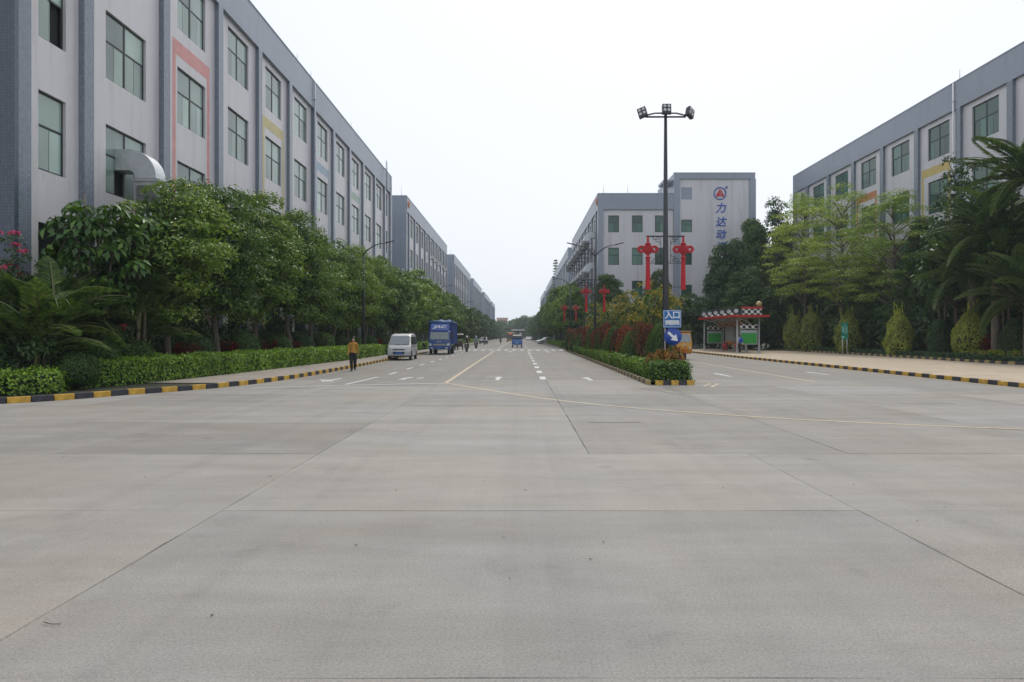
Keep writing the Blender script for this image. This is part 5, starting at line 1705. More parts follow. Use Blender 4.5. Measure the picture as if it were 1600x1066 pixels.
# double arm road lamps with knots
def road_lamp(loc, label, knots, top=8.4, arms=(1, -1), reach=2.0, rz=0, klab=''):
    t_ = thing('road_lamp', loc, rz, label, 'lamp post', 'road lamps')
    zt = top - 1.1
    MB().tube([(0, 0, 0), (0, 0, zt * 0.5), (0, 0, zt)], [0.11, 0.085, 0.06], 10).build('pole', BLACKM, t_)
    for s in arms:
        pts = []
        for k in range(9):
            f = k / 8
            pts.append((s * reach * 0.72 * f, 0, zt + (top - 0.28 - zt) * math.sin(f * math.pi / 2) ** 0.8))
        a_ = MB().tube(pts, [0.05 - 0.02 * k / 8 for k in range(9)], 7).build('arm', BLACKM, t_)
        mb = MB(); e = pts[-1]
        mb.hexa([(e[0], -0.10, e[2] - 0.03), (e[0] + s * 0.62, -0.07, e[2] + 0.13), (e[0] + s * 0.62, 0.07, e[2] + 0.13), (e[0], 0.10, e[2] - 0.03), (e[0], -0.09, e[2] + 0.04), (e[0] + s * 0.62, -0.06, e[2] + 0.19), (e[0] + s * 0.62, 0.06, e[2] + 0.19), (e[0], 0.09, e[2] + 0.04)])
        mb.build('lamp_head', BLACKM, t_)
    if knots:
        for s in (1, -1):
            mb = MB(); fret_bracket(mb, s, 0.05, 5.32, 4.30, 0.66); mb.build('bracket', BLACKM, t_)
        for s, nm in ((-1, 'left'), (1, 'right')):
            knot((loc[0] + s * 0.66, loc[1], loc[2] + 5.30), 1.0, '%s red knot ornament on the %s' % (nm, klab))
    return t_
road_lamp((5.5, 49.7, 0.1), 'double-arm road lamp with red knots, nearest on the median', True, 8.5, klab='nearest double-arm lamp')
road_lamp((5.85, 79.0, 0.1), 'second double-arm road lamp with red knots on the median', True, 8.5, klab='second double-arm lamp')
road_lamp((6.4, 108.0, 0.1), 'third double-arm road lamp past the crossing', False, 8.5)
road_lamp((-11.3, 49.4, 0.1), 'single-arm road lamp among trees behind the van', False, 8.6, arms=(1,), reach=2.2)
road_lamp((-11.2, 92.0, 0.1), 'single-arm road lamp beyond the blue truck on the left', False, 8.6, arms=(1,), reach=2.2)
road_lamp((-11.2, 134.0, 0.1), 'farthest single-arm road lamp visible in the left row', False, 8.6, arms=(1,), reach=2.2)

# green walking sign
gs = thing('walking_sign', (25.9, 54.4, 0.14), rad(-8), 'tall green information sign with white figure on two posts', 'sign')
for x in (-0.17, 0.17): MB().tube([(x, 0, 0), (x, 0, 1.35)], 0.03, 8).build('post', STEEL, gs)
MB().box(-0.25, 0.25, -0.02, 0.02, 1.3, 2.62).build('panel', mk('sign_green', (0.006, 0.19, 0.135), 0.4, var=0.08), gs, bevel=0.006)
PALEG = mk('sign_pale_green', (0.35, 0.62, 0.55), 0.5)
mb = MB(); mb.ball((-0.12, -0.024, 2.32), 0.035, 10, 6, (1, 0.3, 1)); mb.prism([(-0.16, -0.021, 2.27), (-0.08, -0.021, 2.27), (-0.09, -0.021, 2.05), (-0.05, -0.021, 1.85), (-0.08, -0.021, 1.85), (-0.12, -0.021, 2.0), (-0.17, -0.021, 1.85), (-0.2, -0.021, 1.85), (-0.15, -0.021, 2.05)], (0, -0.005, 0)); mb.build('figure', PALEG, gs)
for k in range(9):
    zc = 2.26 - k * 0.062
    MB().box(-0.01 + 0.01 * (k % 2), 0.22 - 0.02 * (k % 3), -0.025, -0.0205, zc, zc + 0.022).build('text_line', PALEG, gs)
MB().box(-0.22, -0.02, -0.025, -0.0205, 1.40, 1.52).build('white_patch', PALEG, gs)
mb = MB(); mb.prism([(-0.02, -0.021, 2.5), (0.12, -0.021, 2.36), (0.09, -0.021, 2.34), (-0.05, -0.021, 2.48)], (0, -0.005, 0)); mb.build('stroke', PALEG, gs)

# ================================================================== BUS SHELTER
def checker_mat():
    m, t, b = nodes_of('checker_print')
    c = t.nodes.new('ShaderNodeTexChecker'); c.inputs['Scale'].default_value = 1.0 / 0.28
    c.inputs['Color1'].default_value = (0.65, 0.65, 0.65, 1); c.inputs['Color2'].default_value = (0.02, 0.02, 0.02, 1)
    tcn = t.nodes.new('ShaderNodeTexCoord').outputs['Object']
    mp = t.nodes.new('ShaderNodeMapping'); mp.inputs['Location'].default_value = (0.013, 0.013, 0.0)
    t.links.new(tcn, mp.inputs['Vector']); t.links.new(mp.outputs[0], c.inputs['Vector'])
    t.links.new(c.outputs['Color'], b.inputs['Base Color']); b.inputs['Roughness'].default_value = 0.5
    return m
CHK = checker_mat()
SH_RED = mk('shelter_red', (0.42, 0.025, 0.018), 0.45)
SH_GREY = mk('shelter_post_grey', (0.42, 0.43, 0.43), 0.5)
SH_DK = mk('shelter_roof_dark', (0.05, 0.052, 0.055), 0.6)
WOODC = mk('shelter_ceiling_wood', (0.28, 0.13, 0.05), 0.6)
GREENP = mk('poster_green', (0.03, 0.33, 0.05), 0.5, var=0.05)
GREYP = mk('poster_grey', (0.33, 0.34, 0.36), 0.5, var=0.1)
ORNG = mk('seat_orange', (0.48, 0.15, 0.02), 0.5)
sh = thing('bus_shelter', (20.1, 63.0, 0.145), rad(2), 'bus shelter with red roof, checkered panels and tyres along the roof', 'bus shelter')
LX, LY = 2.25, 10.6      # across, along the road
ZR = 3.35
mb = MB(); mb.hexa([(-0.3, -0.35, ZR), (LX + 0.55, -0.35, ZR - 0.05), (LX + 0.55, LY + 0.3, ZR - 0.05), (-0.3, LY + 0.3, ZR), (-0.3, -0.35, ZR + 0.12), (LX + 0.55, -0.35, ZR + 0.07), (LX + 0.55, LY + 0.3, ZR + 0.07), (-0.3, LY + 0.3, ZR + 0.12)])
mb.build('roof', SH_DK, sh)
mb = MB(); mb.box(-0.36, -0.303, -0.40, LY + 0.35, ZR - 0.06, ZR + 0.18); mb.box(-0.30, LX + 0.62, -0.41, -0.353, ZR - 0.08, ZR + 0.14); mb.box(-0.3, LX + 0.62, LY + 0.303, LY + 0.36, ZR - 0.06, ZR + 0.15); mb.build('fascia', SH_RED, sh)
mb = MB(); mb.box(0.35, LX - 0.1, -0.33, -0.28, ZR + 0.15, ZR + 0.71); mb.build('checker_band', CHK, sh)
mb = MB(); mb.box(0.3, LX - 0.0, -0.36, -0.1, ZR + 0.713, ZR + 0.90); mb.build('top_rail', SH_RED, sh)
mb = MB(); mb.box(0.5, LX - 0.2, -0.25, LY, ZR + 0.125, ZR + 0.66); mb.build('roof_box', SH_DK, sh)
mb = MB(); mb.box(0.05, LX - 0.05, 0.1, LY - 0.2, ZR - 0.10, ZR - 0.055); mb.build('ceiling', WOODC, sh)
for i in range(6):
    y = 0.1 + i * 1.95
    wt = MB()
    prof = [(0.20, -0.10), (0.30, -0.10), (0.34, -0.06), (0.35, 0.0), (0.34, 0.06), (0.30, 0.10), (0.20, 0.10)]
    wt.lathe(prof, 22, 'y', (0, 0, 0))
    wo_ = wt.build('tyre', RUBBER, sh, (-0.10, y, ZR + 0.52), (0, 0, rad(-16)))
    hb = MB(); hb.lathe([(0.0, -0.07), (0.07, -0.085), (0.19, -0.075), (0.205, -0.10)], 18, 'y')
    for k in range(5):
        a = k * 1.2566
        hb.tube([(0.03 * math.cos(a), -0.085, 0.03 * math.sin(a)), (0.18 * math.cos(a), -0.095, 0.18 * math.sin(a))], 0.022, 5)
    hb.build('hub', mk('hub_white', (0.6, 0.6, 0.6), 0.4), wo_)
    if i < 5:
        MB().hexa([(-0.28, y + 0.45, ZR + 0.121), (0.3, y + 0.45, ZR + 0.121), (0.3, y + 1.4, ZR + 0.121), (-0.28, y + 1.4, ZR + 0.121), (-0.1, y + 0.6, ZR + 0.38), (0.3, y + 0.6, ZR + 0.38), (0.3, y + 1.25, ZR + 0.38), (-0.1, y + 1.25, ZR + 0.38)]).build('mudguard', mk('mudguard_grey', (0.45, 0.44, 0.42), 0.6), sh)
def sh_post(x, y):
    mb = MB(); mb.lathe([(0.0, 0), (0.17, 0.0), (0.17, 0.05), (0.11, 0.12), (0.10, 0.55), (0.13, 0.6), (0.065, 0.7), (0.06, ZR - 0.08), (0.0, ZR - 0.08)], 12, 'z', (x, y, 0)); mb.build('post', SH_GREY, sh)
for x, y in ((0.05, 0.2), (0.05, 10.2), (LX - 0.15, 0.2), (LX - 0.15, 3.5), (LX - 0.15, 6.8), (LX - 0.15, 10.2)): sh_post(x, y)
for k in range(6):
    y = 0.6 + k * 1.8
    MB().tube([(0.0, y, ZR - 0.12), (1.0, y, ZR - 0.35), (LX - 0.2, y, ZR - 1.15)], 0.05, 6).build('strut', SH_GREY, sh)
def ad_panel(x0, x1, y, face):
    """notice panel across the shelter end, checker strip on top"""
    MB().box(x0, x1, y - 0.05, y + 0.05, 0.75, 2.10).build('notice_panel', GREYP, sh)
    e = -0.052
    MB().box(x0 + 0.08, x1 - 0.08, y + e - 0.006, y + e, 0.85, 1.80).build('poster', GREENP, sh)
    MB().box(x0 + 0.08, x1 - 0.08, y + e - 0.006, y + e, 1.86, 2.03).build('heading', mk('poster_pale', (0.38, 0.48, 0.52), 0.5), sh)
    MB().box(x0, x1, y - 0.04, y + 0.04, 2.20, 2.62).build('checker_strip', CHK, sh)
ad_panel(0.35, LX - 0.3, 0.25, -1)
ad_panel(0.35, LX - 0.3, 10.15, -1)
mb = MB(); mb.box(0.36, 0.6, 0.19, 0.198, 0.85, 1.30); mb.build('white_notice', SIGN_W, sh)
for y0 in (4.0, 7.1):
    MB().box(LX - 0.2, LX - 0.13, y0, y0 + 2.3, 0.95, 2.5).build('notice_panel', GREYP, sh)
    MB().box(LX - 0.6, LX - 0.22, y0 - 0.1, y0 + 2.5, 0.62, 0.70).build('seat', ORNG, sh)
    MB().box(LX - 0.26, LX - 0.205, y0 - 0.1, y0 + 2.5, 0.72, 1.0).build('seat_back', ORNG, sh)
    MB().box(LX - 0.9, LX - 0.21, y0 - 0.1, y0 + 2.4, 2.52, 3.0).build('header_board', WOODC, sh)
gl = thing('globe_lamp', (22.3, 63.6, 3.75), 0, 'amber globe lamp standing on the bus shelter roof', 'lamp')
MB().tube([(0, 0, 0), (0, 0, 0.62)], 0.04, 8).build('stem', SH_GREY, gl)
mb = MB(); mb.ball((0, 0, 0.9), 0.29, 16, 10); mb.build('globe', mk('amber_globe', (0.42, 0.32, 0.14), 0.3), gl)
for i, (x, y, lab) in enumerate([(20.9, 69.5, 'red litter bin inside the bus shelter, far end'), (20.5, 64.2, 'red litter bin beside the person with the blue bag')]):
    t_ = thing('litter_bin', (x, y, 0.145), 0, lab, 'bin')
    MB().lathe([(0.0, 0.12), (0.2, 0.12), (0.24, 0.75), (0.22, 0.78), (0.0, 0.78)], 16).build('bucket', mk('bin_red', (0.42, 0.03, 0.03), 0.5), t_)
    mb = MB()
    for s in (1, -1): mb.tube([(s * 0.26, 0, 0), (s * 0.26, 0, 0.85)], 0.02, 6)
    mb.tube([(-0.26, 0, 0.85), (0.26, 0, 0.85)], 0.02, 6); mb.build('stand', BLACKM, t_)

# ================================================================== PEOPLE
SKIN = mk('skin', (0.42, 0.25, 0.17), 0.5, var=0.06)
HAIR = mk('hair_black', (0.012, 0.010, 0.009), 0.5)
def person(name, loc, rz, J, mats, label, parts=(), helmet=None, scale=1.0, hem=None):
    """J: joint -> (x, y, z, r); bones carry the material; y- is the way the person faces"""
    B = [('pelvis', 'belly', 0), ('belly', 'chest', 0), ('chest', 'collar', 0), ('collar', 'neck', 2), ('neck', 'jaw', 2), ('jaw', 'skull', 2), ('skull', 'crown', 2), ('jaw', 'nose', 2)]
    for s in ('l', 'r'):
        B += [('collar', s + 'shoulder', 0), (s + 'shoulder', s + 'elbow', 0), (s + 'elbow', s + 'wrist', 0), (s + 'wrist', s + 'palm', 2),
              ('pelvis', s + 'hip', 1), (s + 'hip', s + 'knee', 1), (s + 'knee', s + 'ankle', 1), (s + 'ankle', s + 'toe', 3)]
    J = dict(J)
    for s in ('l', 'r'):
        wx = Vector(J[s + 'wrist'][:3]); ex = Vector(J[s + 'elbow'][:3])
        d = (wx - ex).normalized(); side = Vector((0, 1, 0)) if abs(d.y) < 0.8 else Vector((1, 0, 0))
        side = (side - d * side.dot(d)).normalized()
        inw = d.cross(side)
        if inw.x * wx.x > 0: inw = -inw
        pc = wx + d * 0.07
        J[s + 'palm'] = (*pc, 0.028)
        for k in range(4):
            off = side * (0.024 * (k - 1.5)); ln = (0.075, 0.088, 0.083, 0.064)[k]
            a = pc + off + d * 0.02; b_ = a + d * ln * 0.55 + inw * 0.008; c = b_ + d * ln * 0.35 + inw * 0.03
            for q, p in (('a', a), ('b', b_), ('c', c)): J['%sf%d%s' % (s, k, q)] = (*p, 0.009 if q != 'c' else 0.007)
            B += [(s + 'palm', '%sf%da' % (s, k), 2), ('%sf%da' % (s, k), '%sf%db' % (s, k), 2), ('%sf%db' % (s, k), '%sf%dc' % (s, k), 2)]
        a = wx + d * 0.04 - side * 0.03; b_ = a + d * 0.03 - side * 0.03 + inw * 0.012
        J[s + 'ta'] = (*a, 0.011); J[s + 'tb'] = (*b_, 0.008)
        B += [(s + 'palm', s + 'ta', 2), (s + 'ta', s + 'tb', 2)]
    bm = bmesh.new()
    lay = bm.verts.layers.skin.verify()
    V = {}
    for k, (x, y, z, r) in J.items():
        v = bm.verts.new((x, y, z)); v[lay].radius = (r, r * (0.72 if k in ('belly', 'chest', 'collar', 'pelvis') else 1.0)); v[lay].use_root = (k == 'pelvis'); V[k] = v
    for a, b_, m in B: bm.edges.new((V[a], V[b_]))
    me = bpy.data.meshes.new('tmp'); bm.to_mesh(me); bm.free()
    o = bpy.data.objects.new('tmp', me); col.objects.link(o)
    md = o.modifiers.new('s', 'SKIN'); md.use_smooth_shade = True
    o.modifiers.new('u', 'SUBSURF').levels = 1
    dg = bpy.context.evaluated_depsgraph_get()
    bme = bpy.data.meshes.new_from_object(o.evaluated_get(dg)); bme.name = 'body'
    bpy.data.objects.remove(o)
    bme.materials.clear()
    for m in mats: bme.materials.append(m)
    segs = [(np.array(J[a][:3]), np.array(J[b_][:3]), m, (J[a][3] + J[b_][3]) / 2) for a, b_, m in B]
    n = len(bme.polygons)
    cs = np.empty(n * 3); bme.polygons.foreach_get('center', cs); cs = cs.reshape(-1, 3)
    best = np.full(n, 1e9); mi = np.zeros(n, int)
    for a, b_, m, r in segs:
        d = b_ - a; L2 = max(1e-9, d @ d)
        t_ = np.clip(((cs - a) @ d) / L2, 0, 1)
        dist = np.linalg.norm(cs - (a + t_[:, None] * d), axis=1) - r * 0.9
        mi = np.where(dist < best, m, mi); best = np.minimum(best, dist)
    if hem:
        core_ = (np.abs(cs[:, 0]) < 0.19)
        mi = np.where((mi == 0) & core_ & (cs[:, 2] < hem), 1, mi); mi = np.where((mi == 1) & (cs[:, 2] >= hem), 0, mi)
    bme.polygons.foreach_set('material_index', mi.tolist())
    root = thing(name, loc, rz, label, 'person', scale=scale)
    inst('body', bme, root)
    sk = Vector(J['skull'][:3]); cr_ = Vector(J['crown'][:3])
    if helmet is None:
        mb = MB(); mb.ball((sk.x, sk.y + 0.045, sk.z + 0.045), 0.095, 14, 9, (0.95, 1.0, 1.0)); mb.ball((sk.x, sk.y + 0.10, sk.z - 0.03), 0.06, 10, 7, (1.1, 0.8, 1.3)); mb.build('hair', HAIR, root)
    else:
        mb = MB(); mb.ball((sk.x, sk.y + 0.012, sk.z + 0.03), 0.135, 16, 10, (0.92, 1.05, 1.0)); mb.build('helmet', helmet, root)
    mb = MB()
    for s in (1, -1): mb.ball((sk.x + s * 0.033, sk.y - 0.083, sk.z - 0.012), 0.013, 8, 6)
    mb.box(sk.x - 0.025, sk.x + 0.025, sk.y - 0.088, sk.y - 0.078, sk.z - 0.078, sk.z - 0.07)
    mb.build('face', HAIR, root)
    return root

def stand(phase=0.0, arm=0.25):
    """walking / standing joints for a 1.62 m woman; phase swings the legs"""
    J = dict(pelvis=(0, 0, 0.90, 0.15), belly=(0, 0.0, 1.05, 0.135), chest=(0, 0.0, 1.22, 0.145), collar=(0, 0.01, 1.35, 0.10), neck=(0, 0.01, 1.40, 0.048),
             jaw=(0, -0.012, 1.455, 0.062), skull=(0, 0.0, 1.53, 0.085), crown=(0, 0.005, 1.585, 0.06), nose=(0, -0.088, 1.49, 0.012))
    for s, sg in (('l', 1), ('r', -1)):
        ph = phase * sg
        J[s + 'shoulder'] = (sg * 0.165, 0.01, 1.32, 0.065)
        J[s + 'elbow'] = (sg * 0.205, 0.03 + ph * 0.10, 1.06, 0.05)
        J[s + 'wrist'] = (sg * 0.215, -0.04 + ph * 0.24, 0.84, 0.032)
        J[s + 'hip'] = (sg * 0.08, 0, 0.84, 0.115)
        if ph > 0:      # leg trailing
            J[s + 'knee'] = (sg * 0.07, 0.02 + 0.12 * phase, 0.475, 0.088)
            J[s + 'ankle'] = (sg * 0.035, 0.34 * phase + 0.05, 0.14, 0.066)
            J[s + 'toe'] = (sg * 0.06, 0.24 * phase, 0.035, 0.035)
        else:
            J[s + 'knee'] = (sg * 0.07, -0.02 + 0.14 * ph, 0.46, 0.088)
            J[s + 'ankle'] = (sg * 0.04, 0.04 + 0.20 * ph, 0.085, 0.066)
            J[s + 'toe'] = (sg * 0.07, -0.12 + 0.20 * ph, 0.032, 0.034)
    return J
TROUSER = mk('dark_trousers', (0.010, 0.010, 0.013), 0.8)
SHOE = mk('dark_shoes', (0.015, 0.013, 0.012), 0.6)
MUST = mk('mustard_knit', (0.42, 0.20, 0.035), 0.85, var=0.25, scale=30, bump=0.3)
person('person', (-8.05, 33.0, 0.0), rad(6), stand(0.9), [MUST, TROUSER, SKIN, SHOE], 'person in mustard sweater and black trousers walking toward the camera', hem=0.90)
pj = person('person', (20.15, 62.6, 0.145), rad(200), stand(0.35), [mk('white_shirt', (0.5, 0.5, 0.52), 0.8), TROUSER, SKIN, SHOE], 'person with blue backpack standing at the bus shelter')
bpk = MB(); bpk.ball((0, 0.22, 1.15), 0.22, 14, 10, (1.0, 0.62, 1.15)); bpk.ball((0, 0.34, 1.06), 0.13, 12, 8, (1, 0.6, 0.9))
for s in (1, -1): bpk.tube([(s * 0.12, 0.12, 1.36), (s * 0.13, -0.08, 1.34), (s * 0.14, -0.10, 1.12), (s * 0.15, 0.1, 1.0)], 0.018, 6)
bp = bpk.build('backpack', mk('backpack_blue', (0.02, 0.07, 0.42), 0.7)); bp.location = pj.location; bp.rotation_euler = pj.rotation_euler
tag(bp, 'bright blue backpack worn by the person at the shelter', 'backpack')

# ================================================================== VEHICLES
CGLASS = mk('car_glass', (0.045, 0.055, 0.06), 0.06, var=0.05, spec=0.8)
HEADL = mk('headlight_glass', (0.55, 0.56, 0.56), 0.15, var=0.05)
PLATE_B = mk('plate_blue', (0.03, 0.12, 0.40), 0.4)
DKPL = mk('dark_plastic', (0.025, 0.026, 0.028), 0.6)
TAILR = mk('tail_red', (0.35, 0.015, 0.015), 0.3)

def loft(mb, prof, hw, ins=0.06, xs=(1.0, 0.985, 0.93, 0.7, 0.0)):
    """body: closed side profile (y, z) swept across the width, edges rounded"""
    n = len(prof)
    cy = sum(p[0] for p in prof) / n; cz = sum(p[1] for p in prof) / n
    st = [(-f, e) for f, e in zip(xs, (1.0, 0.45, 0.12, 0.02, 0.0))] + [(f, e) for f, e in list(zip(xs, (1.0, 0.45, 0.12, 0.02, 0.0)))[-2::-1]]
    v = []
    for f, e in st:
        for (y, z) in prof:
            d = Vector((y - cy, z - cz)); l_ = d.length
            q = d * (1 - ins * e / l_)
            v.append((f * hw(z), cy + q.x, cz + q.y))
    fs = []
    for i in range(len(st) - 1):
        for k in range(n):
            k2 = (k + 1) % n
            fs.append((i * n + k, i * n + k2, (i + 1) * n + k2, (i + 1) * n + k))
    old = mb.smooth; mb.smooth = True
    mb.add(v, fs); mb.smooth = old
    b = len(mb.v) - len(v)
    mb.f.append([b + k for k in range(n)]); mb.m.append(mb.cur); mb.sm.append(False)
    mb.f.append([b + (len(st) - 1) * n + k for k in range(n)][::-1]); mb.m.append(mb.cur); mb.sm.append(False)

WHEELS = {}
def wheel(parent, x, y, r, wd=0.17, hubm=None):
    key = (round(r, 3), wd)
    if key not in WHEELS:
        t_ = MB().lathe([(r * 0.62, -wd / 2), (r * 0.93, -wd / 2), (r, -wd * 0.32), (r, wd * 0.32), (r * 0.93, wd / 2), (r * 0.62, wd / 2), (r * 0.6, 0), (r * 0.62, -wd / 2)], 22, 'x').mesh('tyre', RUBBER)
        h = MB(); h.lathe([(0.0, -wd * 0.3), (r * 0.25, -wd * 0.34), (r * 0.5, -wd * 0.2), (r * 0.63, -wd * 0.45)], 16, 'x'); h.lathe([(0.0, wd * 0.3), (r * 0.25, wd * 0.34), (r * 0.5, wd * 0.2), (r * 0.63, wd * 0.45)], 16, 'x')
        WHEELS[key] = (t_, h.mesh('rim', STEEL))
    t_, h = WHEELS[key]
    w_ = inst('wheel', t_, parent, (x, y, r))
    inst('rim', h, w_)
    return w_

def side_poly(parent, name, pts, hw, m, out=0.006, th=0.01):
    """flat pane following the body side, both sides"""
    for s in (1, -1):
        P = [(s * (hw(z) + out), y, z) for y, z in pts]
        MB().prism(P if s > 0 else P[::-1], (s * th, 0, 0)).build(name, m, parent)

def panel(parent, name, pts, m, t=(0, -0.012, 0), lab=None):
    o = MB().prism(pts, t).build(name, m, parent)
    if lab: o['label'] = lab
    return o

def plate_text(parent, txt, size, m, loc):
    inst('lettering', text_mesh('lettering', txt, size, m, 0.004, 0, size * 0.02), parent, loc, (rad(90), 0, 0))

def minivan(loc, rz, label):
    v = thing('minivan', loc, rz, label, 'van')
    hw = lambda z: 0.79 if z < 0.95 else 0.79 - (z - 0.95) * 0.135
    prof = [(-1.74, 0.30), (-1.88, 0.36), (-1.90, 0.58), (-1.86, 0.80), (-1.72, 0.98), (-1.50, 1.08), (-1.12, 1.55), (-0.92, 1.74), (-0.6, 1.83), (0.2, 1.87), (1.2, 1.85), (1.62, 1.78), (1.76, 1.6), (1.86, 1.1), (1.88, 0.5), (1.84, 0.30)]
    paint = mk('van_silver_white', (0.52, 0.52, 0.51), 0.32, metal=0.15, var=0.04, coat=0.4)
    mb = MB(); loft(mb, prof, hw); mb.build('body', paint, v)
    a, b_ = Vector((0, -1.545, 1.05)), Vector((0, -0.985, 1.70))
    def ws(x, f): p = a.lerp(b_, f); return (x, p.y, p.z)
    nn = Vector((0, -0.65, 0.48)).normalized() * 0.012
    panel(v, 'windscreen', [Vector(q) + nn for q in (ws(-0.70, 0.02), ws(0.70, 0.02), ws(0.62, 0.98), ws(-0.62, 0.98))], mk('van_screen', (0.20, 0.23, 0.25), 0.08, spec=0.9), tuple(nn * 0.8))
    mb = MB()
    for x in (-0.25, 0.2): mb.tube([Vector(ws(x, 0.0)) + nn * 2.6, Vector(ws(x + 0.38, 0.12)) + nn * 2.6], 0.012, 5)
    mb.build('wiper', DKPL, v)
    for pts in ([(-1.32, 1.10), (-0.62, 1.10), (-0.62, 1.62), (-0.95, 1.60)], [(-0.54, 1.10), (0.5, 1.10), (0.5, 1.66), (-0.54, 1.64)], [(0.58, 1.10), (1.62, 1.12), (1.52, 1.62), (0.58, 1.66)]):
        side_poly(v, 'side_window', pts, hw, CGLASS)
    mb = MB(); mb.box(-0.74, 0.74, -1.945, -1.80, 0.34, 0.62); mb.build('bumper', mk('van_bumper', (0.42, 0.45, 0.48), 0.4), v, bevel=0.03)
    panel(v, 'lower_grille', [(-0.38, -1.947, 0.44), (0.38, -1.947, 0.44), (0.40, -1.947, 0.60), (-0.40, -1.947, 0.60)], DKPL)
    panel(v, 'upper_grille', [(-0.42, -1.875, 0.73), (0.42, -1.875, 0.73), (0.38, -1.855, 0.80), (-0.38, -1.855, 0.80)], DKPL, (0, -0.03, 0))
    panel(v, 'number_plate', [(-0.25, -1.962, 0.42), (0.25, -1.962, 0.42), (0.25, -1.962, 0.56), (-0.25, -1.962, 0.56)], PLATE_B)
    for s in (1, -1):
        panel(v, 'headlight', [(s * 0.48, -1.845, 0.80), (s * 0.73, -1.80, 0.78), (s * 0.74, -1.74, 0.96), (s * 0.52, -1.765, 0.93)], HEADL, (0, -0.05, 0.0))
        panel(v, 'fog_light', [(s * 0.50, -1.947, 0.46), (s * 0.68, -1.947, 0.46), (s * 0.68, -1.947, 0.53), (s * 0.50, -1.947, 0.53)], HEADL)
        MB().box(s * 0.82, s * 0.97, -1.30, -1.22, 1.12, 1.34).build('mirror', DKPL, v, bevel=0.02)
        panel(v, 'tail_light', [(s * 0.60, 1.872, 0.9), (s * 0.74, 1.86, 0.9), (s * 0.72, 1.80, 1.3), (s * 0.6, 1.82, 1.3)], TAILR, (0, 0.02, 0))
        for y in (-0.58, 0.54): MB().box(s * 0.794, s * 0.799, y - 0.006, y + 0.006, 0.36, 1.02).build('door_seam', DKPL, v)
        for y in (-0.72, -0.42): MB().box(s * 0.796, s * 0.825, y - 0.09, y + 0.09, 0.93, 0.965).build('door_handle', DKPL, v)
        for y in (-1.28, 1.22):
            pts = [(y + 0.36 * math.cos(k * math.pi / 10), 0.31 + 0.36 * math.sin(k * math.pi / 10)) for k in range(11)]
            P = [(s * 0.793, a_, z_) for a_, z_ in pts]
            MB().prism(P, (s * 0.006, 0, 0)).build('wheel_arch', DKPL, v)
            wheel(v, s * 0.735, y, 0.285, 0.17)
    mb = MB(); mb.box(-0.70, 0.70, -1.6, 1.6, 0.24, 0.32); mb.build('underbody', DKPL, v)
    return v
minivan((-8.38, 49.0, 0.0), rad(1.0), 'silver white minivan parked at the left kerb')

